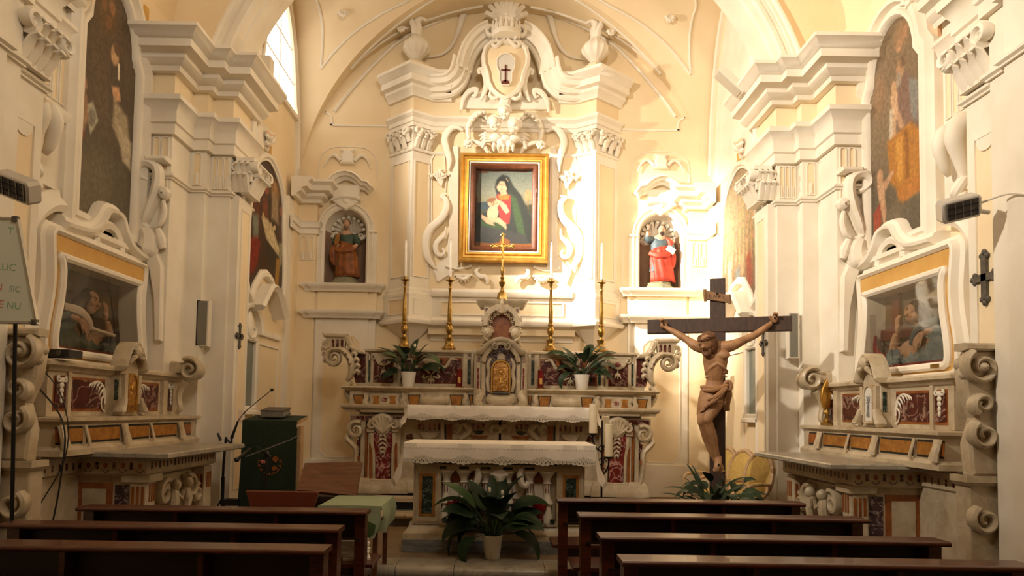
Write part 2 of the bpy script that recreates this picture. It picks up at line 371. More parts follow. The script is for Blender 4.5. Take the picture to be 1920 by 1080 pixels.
for s, nm in ((1, 'left'), (-1, 'right')):
    b = MB(PLs(s)); b.ex([(-4.7, 8.1)]+[p for p in reversed(PLAN[1:-1])]+[(-3.5, 9.5), (-4.7, 9.5)], -.1, 5.95)
    pr = struct('wall_pier_'+nm, b, 'stucco', 30)
    b = MB(PLs(s)); b.mould(PLAN, CORN); b.obj('cornice', 'stucco', pr)
    b = MB(PLs(s)); b.mould(PLAN, [(0, 5.3), (.012, 5.3), (.012, 5.6), (0, 5.6)]); b.obj('frieze', 'cream', pr)
    b = MB(PLs(s)); b.mould(PLAN, ARCH); b.obj('architrave', 'stucco', pr)
    b = MB(PLs(s)); b.mould(PLAN, ASTR); b.obj('astragal', 'stucco', pr)
    flutes(pr, FWs(8.75, s), -3.74, -3.52, 4.43, 4.83, 3, 0)
    flutes(pr, FWs(8.6, s), -3.93, -3.79, 4.43, 4.83, 1, 0)
    flutes(pr, FWs(8.1, s), -4.18, -3.97, 4.2, 4.83, 2, 0)
    # inner pilaster under the arch with a leafy capital
    b = MB(SW(-3.5, s)); b.box(8.8, 9.25, 0, 4.36, 0, .10); b.obj('inner_pilaster', 'stucco', pr)
    b = MB(SW(-3.4, s)); b.box(8.9, 9.15, .6, 4.2, 0, .006); b.obj('pilaster_panel', 'cream', pr)
    b = MB(SW(-3.4, s)); b.mould(rpts(8.9, 9.15, .6, 4.2), [(0, 0), (0, .014), (-.016, .014), (-.016, 0)], closed=True); b.obj('panel_moulding', 'stucco', pr)
    cap = MB(SW(-3.4, s)); cap.ex([(8.84, 4.4), (9.21, 4.4), (9.26, 4.8), (8.79, 4.8)], 0, .12); cp = cap.obj('capital', 'stucco', pr)
    b = MB(SW(-3.4, s)); b.box(8.78, 9.27, 4.81, 4.86, -.05, .19, .01); b.obj('abacus', 'stucco', cp)
    rnd = random.Random(3)
    for row, (z, h, k) in enumerate([(4.42, .2, 4), (4.55, .22, 4)]):
        for i in range(k):
            u = 8.86+.33*(i+.5*(row % 2))/(k-.5); b = MB(SW(-3.4, s))
            b.tube([(u, z, .1), (u+.01, z+h*.5, .15), (u, z+h*.9, .20), (u, z+h, .25), (u, z+h*.85, .28)], [.05, .055, .045, .035, .012], 7, .5); b.obj('acanthus_leaf', 'stucco', cp)
    for u, dr in ((8.8, 1), (9.25, -1)):
        b = MB(SW(-3.4, s)); b.tube([(x, y, .2) for x, y in spiral(u, 4.72, .085, .02, -90, -90+dr*560, 24)], [.03, .03, .014], 7, 2.0); b.obj('volute', 'stucco', cp)
    for i in range(3):                                      # the capital's side towards the camera
        b = MB(FWs(8.84, s)); u = -3.46+.07*i; b.tube([(u, 4.42, .0), (u, 4.52, .05), (u+.01, 4.6, .09), (u+.01, 4.63, .13), (u, 4.6, .15)], [.04, .045, .04, .03, .01], 7, .6); b.obj('acanthus_leaf', 'stucco', cp)
        b = MB(FWs(8.84, s)); u = -3.42+.07*i; b.tube([(u, 4.55, .02), (u, 4.66, .06), (u+.01, 4.74, .1), (u+.01, 4.77, .14), (u, 4.74, .16)], [.04, .045, .04, .03, .01], 7, .6); b.obj('acanthus_leaf', 'stucco', cp)
    for u, dr in ((-3.44, 1), (-3.24, -1)): b = MB(FWs(8.80, s)); b.tube([(x, y, .0) for x, y in spiral(u, 4.72, .075, .015, -90, -90+dr*540, 24)], [.028, .026, .012], 7, 2.0); b.obj('volute', 'stucco', cp)
# near piers that frame the side altars towards the camera
NEAR = [(-4.4, 5.86), (-3.98, 5.86), (-3.98, 5.40), (-3.86, 5.40), (-3.86, 5.16), (-3.8, 5.16), (-3.8, 4.2), (-4.4, 4.2)]
for s, nm in ((1, 'left'), (-1, 'right')):
    b = MB(PLs(s)); b.ex([(-4.7, 5.86)]+NEAR[1:-1]+[(-4.7, 4.2)], -.1, 6.0); pr = struct('wall_near_pier_'+nm, b, 'stucco', 30)
    b = MB(PLs(s)); b.mould(NEAR, CORN); b.obj('cornice', 'stucco', pr)
    b = MB(PLs(s)); b.mould(NEAR, ARCH); b.obj('architrave', 'stucco', pr)
    b = MB(PLs(s)); b.mould(NEAR, ASTR); b.obj('astragal', 'stucco', pr)
    f = SW(-3.98, s); out = [(5.50, 1.0), (5.72, 1.0), (5.72, 3.9)]+arc(5.61, 3.9, .11, 0, -180, 10)+[(5.50, 3.9)]
    b = MB(f); b.ex([(5.49, .9), (5.74, .9), (5.74, 3.98), (5.49, 3.98)], -.01, .003); b.obj('pilaster_panel', 'cream', pr)
    b = MB(f); b.mould(rpts(5.49, 5.74, .9, 3.98), [(0, 0), (0, .02), (-.02, .02), (-.02, 0)], closed=True); b.obj('panel_moulding', 'stucco', pr)
    b = MB(f); b.ex([(5.49, 3.985)]+arc(5.615, 3.97, .11, 180, 360, 12)+[(5.74, 3.985)], -.01, .016); b.obj('panel_head', 'stucco', pr)
    cap = MB(f); cap.ex([(5.42, 4.4), (5.8, 4.4), (5.86, 4.8), (5.36, 4.8)], 0, .1); cp = cap.obj('capital', 'stucco', pr)
    for row, (z, h, k) in enumerate([(4.42, .2, 4), (4.55, .22, 4)]):
        for i in range(k):
            u = 5.44+.34*(i+.5*(row % 2))/(k-.5); b = MB(f)
            b.tube([(u, z, .08), (u+.01, z+h*.5, .13), (u, z+h*.9, .18), (u, z+h, .23), (u, z+h*.85, .26)], [.05, .055, .045, .035, .012], 7, .5); b.obj('acanthus_leaf', 'stucco', cp)
    for u, dr in ((5.4, 1), (5.84, -1)):
        b = MB(f); b.tube([(x, y, .17) for x, y in spiral(u, 4.72, .085, .02, -90, -90+dr*560, 24)], [.03, .03, .014], 7, 2.0); b.obj('volute', 'stucco', cp)
# chancel side walls
for s, nm in ((1, 'left'), (-1, 'right')):
    ww = struct('wall_chancel_'+nm, MB(SW(-XC, s)).box(9.3, 11.9, -.1, 8.7, -.3, 0), 'cream')
    CC = [(0, 5.06), (.07, 5.06), (.09, 5.11), (.16, 5.15), (.16, 5.2), (.25, 5.22), (.27, 5.3), (.33, 5.34), (.33, 5.38), (0, 5.38)]
    path = [(-3.12, 11.65), (-3.12, 11.47), (-3.42, 11.47), (-3.42, 11.0)]
    b = MB(PLs(s)); b.mould(path, CC); b.obj('cornice', 'stucco', ww)
    b = MB(PLs(s)); b.mould(path, [(0, 4.55), (.03, 4.55), (.03, 4.63), (.06, 4.65), (.06, 4.72), (.08, 4.75), (0, 4.75)]); b.obj('architrave', 'stucco', ww)
    b = MB(PLs(s)); b.ex([(-3.12, 11.62), (-3.12, 11.47), (-3.42, 11.47), (-3.42, 11.2), (-3.52, 11.2), (-3.52, 11.62)], .1, 5.06); b.obj('corner_pilaster', 'cream', ww)
    flutes(ww, FWs(11.47, s), -3.4, -3.14, 4.12, 4.5, 2, 0)
    # lunette arch mouldings under the vault
    LA = lambda k, z0: [(YV+HY*k, z0)]+[(YV+HY*k*cos(rad(a)), ZV+HV*k*sin(rad(a))+(1-k)*1.1) for a in range(0, 181, 6)]+[(YV-HY*k, z0)]
    b = MB(SW(-XC, s)); b.mould(LA(.86, 5.38), [(0, -.02), (0, .05), (-.05, .07), (-.08, .05), (-.12, .05), (-.12, -.02)]); b.obj('lunette_moulding', 'stucco', ww)
    if s == 1:
        WA = [(YV+.9, 6.5)]+[(YV+.9*cos(rad(a)), ZV+HV*.86*sin(rad(a))) for a in range(30, 151, 6)]+[(YV-.9, 6.5)]
        WA = [(u, v) for u, v in WA if v >= 6.5]
        b = MB(SW(-XC, s)); b.ex(WA, -.05, .01); wn = struct('window_1', b, 'window_glow', 0)
        for z in (6.95, 7.45): b = MB(SW(-XC, s)); b.box(YV-.76, YV+.76, z-.012, z+.012, .008, .02); b.obj('glazing_bar', 'stucco', wn)
        b = MB(SW(-XC, s)); b.box(YV-.012, YV+.012, 6.5, 8.0, .008, .02); b.obj('glazing_bar', 'stucco', wn)
        b = MB(SW(-XC, s)); b.mould(WA, [(0, -.02), (0, .06), (-.07, .06), (-.07, -.02)], closed=True); b.obj('window_frame', 'stucco', wn)
    else:
        b = MB(SW(-XC, s)); b.ex(LA(.78, 5.39), -.02, .003); b.obj('blind_lunette', 'stucco', ww)
    # outer pilaster strip next to the far corner
    b = MB(SW(-XC, s)); b.box(11.02, 11.2, .1, 5.06, 0, .05); b.obj('pilaster_strip', 'stucco', ww)
    b = MB(SW(-XC, s)); b.box(9.3, 11.2, .0, .75, 0, .04, .01); b.obj('plinth', 'stucco', ww)
# groin vault
b = MB(); n = 36
def far_sev(u, v):
    t = (u*2-1)*pi/2; x = RV*sin(t); z = ZV+HV*cos(t); yg = YV+HY*abs(x)/RV; return (x, yg+(DF+.05-yg)*v, z)
b.grid(far_sev, n*2, 4); b.grid(lambda u, v: (-3.6+7.2*u, 9.3+(YV-9.3)*v, ZV+HV), 4, 2)
def lat_sev(s):
    def f(u, v):
        t = u*pi/2; y = YV+HY*sin(t); z = ZV+HV*cos(t); xg = RV*abs(sin(t)); return (s*(xg+(RV+.05-xg)*v), y, z)
    return f
b.grid(lat_sev(1), n, 4); b.grid(lat_sev(-1), n, 4)
cl = struct('ceiling_chancel_vault', b, 'cream', 25)
for s in (1, -1):
    # V-shaped stucco panels on the severies
    def on_far(x, v): z = ZV+HV*sqrt(max(0, 1-(x/RV)**2)); yg = YV+HY*abs(x)/RV; return (s*x, yg+(DF-yg)*v-.005, z-.012)
    for k, xs in ((.14, (-2.62, -.4)), (.80, (-2.62, -.4))):
        p = []
        for i in range(21):
            x = xs[0]+(xs[1]-xs[0])*i/20; vv = .5+(k-.5)*min(1, (i/20)*1.6); p.append(on_far(x, vv))
        b = MB(); b.tube(p, .022, 6); b.obj('vault_moulding', 'stucco', cl)
    def on_lat(y, v): z = ZV+HV*sqrt(max(0, 1-((y-YV)/HY)**2)); xg = RV*abs(y-YV)/HY; return (-s*(xg+(RV-xg)*v), y, z-.012)
    for k in (.12, .8):
        p = []
        for i in range(21):
            y = 11.33-(11.33-10.6)*(i/20)**1.3; vv = .5+(k-.5)*min(1, (i/20)*1.5); p.append(on_lat(y, vv))
        b = MB(); b.tube(p, .022, 6); b.obj('vault_moulding', 'stucco', cl)
    for q, r in ((on_lat(10.98, .55), .07), (on_far(-1.75, .5), .06)):
        b = MB()
        for i in range(5):
            a = rad(-60+30*i); b.tube([q, (q[0]+r*1.0*sin(a), q[1]-.04, q[2]-r*1.6*cos(a)), (q[0]+r*1.6*sin(a), q[1]-.03, q[2]-r*2*cos(a))], [.02, .03, .006], 6)
        b.obj('vault_flower', 'stucco', cl)
# far wall with two niche openings
NX, NR, NB, NS = 2.655, .35, 3.72, 4.66                    # niche centre, radius, sill and springing heights
bm = bmesh.new()
def loop(ps):
    vs = [bm.verts.new((x, DF, z)) for x, z in ps]; return [bm.edges.new((vs[i], vs[(i+1) % len(vs)])) for i in range(len(vs))]
ed = loop([(-3.6, -.1), (3.6, -.1), (3.6, ZV)]+[(RV*cos(rad(a)), ZV+HV*sin(rad(a))) for a in range(4, 177, 4)]+[(-3.6, ZV)])
for s in (1, -1): ed += loop([(s*NX-NR, NB), (s*NX+NR, NB)]+[(s*NX+NR*cos(rad(a)), NS+NR*sin(rad(a))) for a in range(0, 181, 10)])
bmesh.ops.triangle_fill(bm, use_beauty=True, edges=ed)
bmesh.ops.remove_doubles(bm, verts=bm.verts, dist=1e-5)
me = bpy.data.meshes.new('wall_back'); bm.to_mesh(me); bm.free(); me.materials.append(M['cream'])
wb = bpy.data.objects.new('wall_back', me); COL.objects.link(wb); tag(wb, kind='structure')
for s in (1, -1):
    f = lambda u, v, w, s=s: (s*(-NX)+u, DF-w, v)
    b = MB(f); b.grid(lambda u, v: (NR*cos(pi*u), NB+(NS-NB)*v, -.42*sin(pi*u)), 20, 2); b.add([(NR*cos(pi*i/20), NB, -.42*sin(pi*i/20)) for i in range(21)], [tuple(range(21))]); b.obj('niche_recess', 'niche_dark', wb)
    b = MB(f); b.grid(lambda u, v: (NR*cos(pi*u)*cos(v*pi/2), NS+NR*sin(v*pi/2), -.42*sin(pi*u)*cos(v*pi/2)), 20, 8); b.obj('niche_head', 'stucco', wb)
    sh = MB(f)                                             # fluted shell in the niche head
    for i in range(9):
        a = pi*(i+.5)/9; sh.tube([(.05*cos(a), NS+.02, -.38), (.18*cos(a), NS+.14*sin(a)+.04, -.33), (.27*cos(a), NS+.25*sin(a)+.02, -.17)], [.012, .04, .03], 7)
    sh.tube([(x, y, -.2) for x, y in cr([(-.3, NS-.05), (-.2, NS-.1), (-.1, NS-.03), (0, NS), (.1, NS-.03), (.2, NS-.1), (.3, NS-.05)], 5)], [.03, .045, .03, .02, .03, .045, .03], 7)
    for q in (-.22, .22): sh.tube([(x, y, -.16) for x, y in spiral(q, NS-.06, .06, .015, 0, 500 if q < 0 else -500, 18)], [.02, .01], 6)
    sh.obj('niche_shell', 'stucco', wb)
    e = [(NR+.0, NB), (NR, NS)]+[(NR*cos(rad(a)), NS+NR*sin(rad(a))) for a in range(10, 171, 10)]+[(-NR, NS), (-NR, NB)]
    b = MB(f); b.mould(e, [(0, -.03), (0, .03), (-.03, .055), (-.05, .055), (-.06, .03), (-.09, .03), (-.10, .06), (-.125, .06), (-.125, -.03)]); b.obj('niche_surround', 'stucco', wb)
    for q in (-1, 1):
        b = MB(f); b.box(q*.46-.07, q*.46+.07, NB-.02, NS-.02, -.01, .035, .01); b.obj('niche_jamb', 'stucco', wb)
        b = MB(f); b.box(q*.455-.08, q*.455+.08, NS-.05, NS-.01, -.01, .07, .01); b.obj('niche_impost', 'stucco', wb)
    b = MB(f); b.mould([(-.62, NS-.02), (-.62, NB), (-.62, NB)][:2], [(0, 0), (0, .01), (-.012, .01), (-.012, 0)]); b.obj('wall_line', 'stucco', wb)
    # moulded sill and pedestal below the niche
    g = lambda u, v, w, s=s: (s*(-NX)+s*u, v, w)
    def shelf(hw, d, zt, prof, name, par=wb):
        q = MB(g); q.mould([(hw, DF+.02), (hw, DF-d), (hw-.12, DF-d), (hw-.12, DF-d-.03), (-hw+.12, DF-d-.03), (-hw+.12, DF-d), (-hw, DF-d), (-hw, DF+.02)][::1], [(-a*-1, zt+z) for a, z in prof]); return q.obj(name, 'stucco', par)
    prof = [(0, -.13), (.03, -.13), (.05, -.08), (.08, -.06), (.10, -.03), (.10, 0), (-.25, 0)]
    shelf(.60, .12, NB, prof, 'niche_sill'); shelf(.60, .14, 3.27, prof, 'pedestal_cornice')
    b = MB(g); b.box(-.56, .56, DF-.1, DF, 3.14, 3.6); b.box(-.42, .42, DF-.13, DF, 3.14, 3.6); b.obj('pedestal_block', 'cream', wb)
    b = MB(g); b.box(-.55, .55, DF-.1, DF, .3, 3.16); b.box(-.44, .44, DF-.13, DF, .3, 3.16); b.obj('pedestal_shaft', 'stucco', wb)
    f2 = lambda u, v, w, s=s: (s*(-NX)+u, DF-.13-w, v)
    sh_ = [(-.3, .95), (-.2, .85), (.2, .85), (.3, .95), (.3, 2.75), (.2, 2.85), (-.2, 2.85), (-.3, 2.75)]
    b = MB(f2); b.ex(sh_, -.01, .004); b.obj('pedestal_panel', 'cream', wb)
    b = MB(f2); b.mould(sh_, [(0, 0), (0, .012), (-.014, .012), (-.014, 0)], closed=True); b.obj('panel_moulding', 'stucco', wb)
    b = MB(g); b.box(-.6, .6, DF-.17, DF, .28, .8, .0); b.obj('pedestal_base', 'stucco', wb)
    # hood above the niche, with apron, and the crest above it
    f = lambda u, v, w, s=s: (s*(-NX+u), DF-w, v)
    hood = [(-.46, 5.36), (-.38, 5.45), (-.30, 5.46)]+[(x, 5.47+.16*(1-(x/.3)**2)) for x in (-.22, -.12, 0, .12, .22)]+[(.30, 5.46), (.38, 5.45), (.46, 5.36)]
    b = MB(f); b.mould(hood, [(0, 0), (0, .22), (-.03, .24), (-.03, .20), (-.08, .17), (-.08, .12), (-.13, .08), (-.13, 0)]); b.obj('niche_hood', 'stucco', wb)
    b = MB(f); b.ex([(-.24, 5.42), (.24, 5.42), (.22, 5.25), (.25, 5.15), (.12, 5.05), (.0, 4.98), (-.12, 5.05), (-.25, 5.15), (-.22, 5.25)], 0, .09, .02); b.obj('hood_apron', 'stucco', wb)
    b = MB(f); b.ex([(x*1.0, y) for x, y in arc(0, 5.14, .05, 0, 360, 12)[:-1]], .08, .1, .008, .01); b.obj('apron_boss', 'stucco', wb)
    b = MB(f); b.mould(cr([(-.25, 5.16), (-.1, 5.2), (.1, 5.2), (.25, 5.16)], 4), [(0, .05), (0, .13), (-.03, .11), (-.03, .05)]); b.obj('apron_moulding', 'stucco', wb)
    b = MB(f); b.ex([(-.13, 5.78), (.13, 5.78), (.10, 5.84), (.11, 5.93), (.08, 5.97), (.12, 6.03), (-.12, 6.03), (-.08, 5.97), (-.11, 5.93), (-.10, 5.84)], 0, .09, .025); b.obj('crest_block', 'stucco', wb)
    b = MB(f)
    for q in (-1, 1): b.tube([(q*x, y, .04) for x, y in cr([(.11, 5.84), (.22, 5.93), (.32, 5.88), (.40, 5.72)], 5)], [.035, .03, .02, .008], 7)
    b.obj('crest_scroll', 'stucco', wb)
    b = MB(f); b.mould(cr([(-.5, 5.55), (-.48, 5.9), (-.4, 6.0), (-.28, 6.08), (0, 6.1), (.28, 6.08), (.4, 6.0), (.48, 5.9), (.5, 5.55)], 4), [(0, 0), (0, .012), (-.012, .012), (-.012, 0)]); b.obj('crest_line', 'stucco', wb)
    # wall lines: string course and curved rib above
    b = MB(f); x1 = P(722, 232, DF).x+NX
    b.mould(cr([(x1+.05, 6.45), (-.25, 6.45), (-.3, 6.5), (-.33, 6.62), (-.42, 6.68), (-.42, 6.7)], 4), [(0, 0), (0, .02), (-.03, .02), (-.03, 0)]); b.obj('string_course', 'stucco', wb)
    q = [PXZ(x, y, DF) for x, y in [(625, 208), (650, 175), (690, 130), (722, 98), (745, 78), (790, 52), (850, 28), (892, 18)]]
    b = MB(FWs(DF, s)); b.mould(cr(q, 4), [(0, 0), (0, .03), (-.02, .045), (-.05, .03), (-.05, 0)]); b.obj('curved_rib', 'stucco', wb)
# ------------------------------------------------------------------ painted canvases: colour laid on a fine grid of vertices
import numpy as np
def canvas(name, parent, fr, u0, u1, v0, v1, w, nx, ny, bgf, shapes, inside=None, rough=.5, seed=1, mott=.12, gain=1.0):
    xs = np.linspace(0, 1, nx+1); ys = np.linspace(0, 1, ny+1); X, Y = np.meshgrid(xs, ys)
    asp = (v1-v0)/(u1-u0)
    c = np.zeros(X.shape+(3,))
    for k, (y, col) in enumerate(bgf):
        pass
    yy = [q[0] for q in bgf]
    for ch in range(3): c[..., ch] = np.interp(Y, yy, [q[1][ch] for q in bgf])
    def blend(mask, col):
        for ch in range(3): c[..., ch] = c[..., ch]*(1-mask)+col[ch]*mask
    def segd(ax, ay, bx, by):
        ay, by = ay*asp, by*asp; dx, dy = bx-ax, by-ay; L = dx*dx+dy*dy+1e-12
        t = np.clip(((X-ax)*dx+(Y*asp-ay)*dy)/L, 0, 1); return np.hypot(X-ax-t*dx, Y*asp-ay-t*dy), t
    for sh in shapes:
        if sh[0] == 'e':
            _, cx, cy, rx, ry, rot, col, soft = sh
            a = rad(rot); dx = X-cx; dy = (Y-cy)*asp; px = dx*cos(a)+dy*sin(a); py = -dx*sin(a)+dy*cos(a)
            d = np.sqrt((px/rx)**2+(py/(ry*asp))**2); blend(np.clip((1-d)/max(soft, 1e-3)+.5, 0, 1), col)
        elif sh[0] == 'p':
            _, ps, col, soft = sh
            ins = np.zeros(X.shape, bool); dm = np.full(X.shape, 9.)
            for i in range(len(ps)):
                (ax, ay), (bx, by) = ps[i-1], ps[i]
                cond = ((ay > Y) != (by > Y)) & (X < (bx-ax)*(Y-ay)/((by-ay) if by != ay else 1e-9)+ax); ins ^= cond
                dm = np.minimum(dm, segd(ax, ay, bx, by)[0])
            sd = np.where(ins, dm, -dm); blend(np.clip(sd/max(soft, 1e-3)+.5, 0, 1), col)
        elif sh[0] == 'l':
            _, ps, wd, col = sh
            for i in range(len(ps)-1):
                d, _t = segd(*ps[i], *ps[i+1]); blend(np.clip((wd-d)/(wd*.5)+.5, 0, 1), col)
    rg = np.random.RandomState(seed); nz = rg.rand(ny//2+2, nx//2+2)
    iy = np.clip(Y*(nz.shape[0]-1), 0, nz.shape[0]-1.001); ix = np.clip(X*(nz.shape[1]-1), 0, nz.shape[1]-1.001)
    y0 = iy.astype(int); x0 = ix.astype(int); fy = iy-y0; fx = ix-x0
    nn = nz[y0, x0]*(1-fx)*(1-fy)+nz[y0, x0+1]*fx*(1-fy)+nz[y0+1, x0]*(1-fx)*fy+nz[y0+1, x0+1]*fx*fy
    c = np.clip(c*(1+mott*(nn-.5)*2)[..., None]*gain, 0, 255)/255
    c = np.where(c <= .04045, c/12.92, ((c+.055)/1.055)**2.4)
    b = MB(fr)
    vs = [(u0+(u1-u0)*x, v1-(v1-v0)*y, w) for y in ys for x in xs]; fs = []
    for j in range(ny):
        for i in range(nx):
            if inside is None or inside(u0+(u1-u0)*(i+.5)/nx, v1-(v1-v0)*(j+.5)/ny): fs.append((j*(nx+1)+i, (j+1)*(nx+1)+i, (j+1)*(nx+1)+i+1, j*(nx+1)+i+1))
    b.add(vs, fs)
    key = 'paint_%s_%d' % (name, len(M)); m = bpy.data.materials.new(key); m.use_nodes = True; M[key] = m
    N = m.node_tree.nodes; bs = N['Principled BSDF']; bs.inputs['Roughness'].default_value = rough; bs.inputs['Specular IOR Level'].default_value = .3
    at = N.new('ShaderNodeAttribute'); at.attribute_name = 'Col'; m.node_tree.links.new(at.outputs['Color'], bs.inputs['Base Color'])
    o = b.obj(name, key, parent, 0, False)
    ca = o.data.color_attributes.new('Col', 'FLOAT_COLOR', 'POINT')
    flat = np.ones((len(vs), 4), np.float32); flat[:, :3] = c.reshape(-1, 3); ca.data.foreach_set('color', flat.ravel())
    return o
# ================================================================== stucco altarpiece on the far wall
rt = thing('stucco_altarpiece', 'white stucco altarpiece surround with diagonal pilasters, urns and crowned cartouche on the far wall', 'altarpiece', (0, 11.5, 2.7))
DR = 11.45                                                # plane of the backing panel
def fs_(s, Y=DR): return FWs(Y, s)
pil = [(-1.95, 11.62), (-1.51, 11.24), (-1.2, 11.47), (-1.2, 11.62)]
epath = [(-.9, 11.46), (-1.2, 11.46), (-1.51, 11.24), (-1.95, 11.62)]
C2 = [(0, 6.82), (.06, 6.82), (.08, 6.88), (.14, 6.93), (.14, 6.98), (.22, 7.0), (.22, 7.1), (.26, 7.12), (.30, 7.18), (.32, 7.19), (.32, 7.24), (0, 7.24)]
A2 = [(0, 6.33), (.03, 6.33), (.03, 6.39), (.05, 6.40), (.05, 6.47), (.09, 6.51), (.1, 6.52), (.1, 6.56), (0, 6.56)]
# backing panel behind the picture
b = MB(FW(DF)); b.ex([(-1.22, 2.9), (1.22, 2.9), (1.22, 6.95), (-1.22, 6.95)], 0, .145); b.obj('backing', 'cream', rt)
for s in (1, -1):
    g = PLs(s)
    b = MB(g); b.ex(pil, 3.55, 7.0); pl = b.obj('pilaster', 'stucco', rt, 20)
    b = MB(g); b.mould(epath, C2); b.obj('cornice', 'stucco', rt)
    b = MB(g); b.mould([(.0, 11.46)]+epath[1:], [(0, 6.56), (.01, 6.56), (.01, 6.82), (0, 6.82)]); b.obj('frieze', 'cream', rt)
    b = MB(g); b.mould([(.0, 11.46)]+epath[1:], A2); b.obj('architrave', 'stucco', rt)
    b = MB(g); b.mould(epath, [(0, 5.92), (.02, 5.92), (.035, 5.945), (.02, 5.97), (0, 5.97)]); b.obj('astragal', 'stucco', rt)
    b = MB(g); b.mould(epath, [(0, 3.5), (.06, 3.5), (.06, 3.55), (.03, 3.58), (.03, 3.62), (0, 3.66)]); b.obj('shaft_base', 'stucco', rt)
    # cream inset panels on both faces of the diagonal pilaster
    for (p, q, m0, m1) in ((pil[0], pil[1], .2, .86), (pil[1], pil[2], .14, .8)):
        p, q = Vector(p), Vector(q); d = (q-p); L = d.length; d.normalize(); nr = Vector((d.y, -d.x))
        if nr.y > 0: nr = -nr
        fr = lambda u, v, w, p=p, d=d, nr=nr, s=s: (s*(p.x+d.x*u+nr.x*w), p.y+d.y*u+nr.y*w, v)
        b = MB(fr); b.box(L*m0, L*m1, 3.85, 5.75, -.01, .004); b.obj('inset_panel', 'cream', pl)
        b = MB(fr); b.mould(rpts(L*m0, L*m1, 3.85, 5.75), [(0, 0), (0, .018), (-.02, .018), (-.02, 0)], closed=True); b.obj('panel_moulding', 'stucco', pl)
        b = MB(fr); b.box(L*(m0+.03), L*(m1-.0), 3.22, 3.44, .05, .058); b.obj('pedestal_panel', 'cream', pl)
        b = MB(fr); b.mould(rpts(L*(m0+.03), L*m1, 3.22, 3.44), [(0, .05), (0, .07), (-.018, .07), (-.018, .05)], closed=True); b.obj('panel_moulding', 'stucco', pl)
        # capital leaves
        cpb = MB(fr)
        for row, (z, h, k) in enumerate([(5.98, .17, 3), (6.08, .18, 3)]):
            for i in range(k):
                u = L*(.15+.7*(i+.5*(row % 2))/(k-.5)); cpb.tube([(u, z, .01), (u, z+h*.5, .05), (u+.01, z+h*.9, .08), (u, z+h, .12), (u, z+h*.85, .14)], [.05, .055, .045, .03, .01], 6, .6)
        for u, dr in ((L*.12, 1), (L*.88, -1)): cpb.tube([(x, y, .09) for x, y in spiral(u, 6.24, .07, .015, -90, -90+dr*520, 20)], [.025, .022, .01], 6, 1.6)
        for i in range(5): cpb.ell((L*(.2+.15*i), 6.2+.04*(i % 2), .1), .03, 6, 4)
        cpb.obj('capital_leaves', 'stucco', pl)
    # pedestal and tapering corbel
    ped = [(-1.98, 11.62), (-1.98, 11.57), (-1.51, 11.17), (-1.14, 11.42), (-1.14, 11.62)]
    b = MB(g); b.ex(ped, 3.1, 3.55); b.obj('pedestal', 'stucco', rt, 20)
    epp = [(-.9, 11.42), (-1.14, 11.42), (-1.51, 11.17), (-1.98, 11.57), (-1.98, 11.62)]
    b = MB(g); b.mould(epp, [(0, 3.05), (.05, 3.05), (.07, 3.08), (.07, 3.11), (.03, 3.14), (0, 3.16)]); b.obj('pedestal_moulding', 'stucco', rt)
    b = MB(g); vs = [(x, y, 3.08) for x, y in ped]+[(-1.54+(x+1.54)*.62, 11.61+(y-11.61)*.5, 2.92) for x, y in ped]+[(-1.54, 11.6, 2.7)]
    n5 = 5; b.add(vs, [(i, (i+1) % n5, n5+(i+1) % n5, n5+i) for i in range(n5)]+[(n5+i, n5+(i+1) % n5, 10) for i in range(n5)]); b.obj('corbel', 'stucco', rt)
    # urn finial with twisted flame
    ux, uy = -1.50, 11.36
    b = MB(g); b.ex([(ux-.28, uy+.24), (ux-.28, uy+.1), (ux, uy-.14), (ux+.25, uy+.06), (ux+.25, uy+.24)], 7.2, 7.45); ur = b.obj('urn_pedestal', 'cream', rt, 20)
    b = MB(lambda u, v, w, s=s: (s*(ux+u), uy+w, v))
    pr = [(.09, 7.45), (.12, 7.48), (.07, 7.53), (.10, 7.57), (.17, 7.65), (.225, 7.76), (.235, 7.86), (.20, 7.96), (.13, 8.05), (.09, 8.12), (.08, 8.18)]; UV = lambda v: 7.45+(v-7.45)*.68
    nU = 60; vs = []
    for i in range(nU):
        a = 2*pi*i/nU; k = 1-.09*abs(sin(a*6))
        vs += [((r*k if 3 < j < 10 else r)*cos(a), UV(v), (r*k if 3 < j < 10 else r)*sin(a)) for j, (r, v) in enumerate(pr)]
    m_ = len(pr); b.add(vs, [(i*m_+j, i*m_+j+1, ((i+1) % nU)*m_+j+1, ((i+1) % nU)*m_+j) for i in range(nU) for j in range(m_-1)]); b.obj('urn', 'stucco', ur)
    b = MB(lambda u, v, w, s=s: (s*(ux+u), uy-.05+w, UV(v)))
    b.tube(cr([(0, 8.1, 0), (.02, 8.3, 0), (.0, 8.42, -.01), (.05, 8.5, -.02), (.12, 8.5, -.02), (.15, 8.45, -.02)], 5), [.08, .075, .07, .06, .04, .02], 8)
    b.tube(cr([(-.02, 8.1, -.03), (-.04, 8.3, -.04), (-.08, 8.42, -.04), (-.06, 8.54, -.05)], 5), [.06, .055, .05, .015], 8)
    b.obj('urn_flame', 'stucco', ur)
    # swan-neck pediment: two curved cornice pieces
    PP = [(0, 0), (0, .10), (.03, .13), (.08, .13), (.09, .19), (.17, .21), (.19, .28), (.26, .30), (.28, .34), (.31, .34), (.31, 0)]
    lo = [PXZ(x, y, 11.2) for x, y in [(800, 178), (832, 177), (854, 170), (872, 153), (881, 131), (885, 112)]]
    b = MB(fs_(s)); b.mould(cr(lo, 5), PP); b.obj('pediment_lower', 'stucco', rt)
    hi = [PXZ(x, y, 11.15) for x, y in [(884, 126), (889, 104), (899, 84), (913, 70), (926, 64)]]
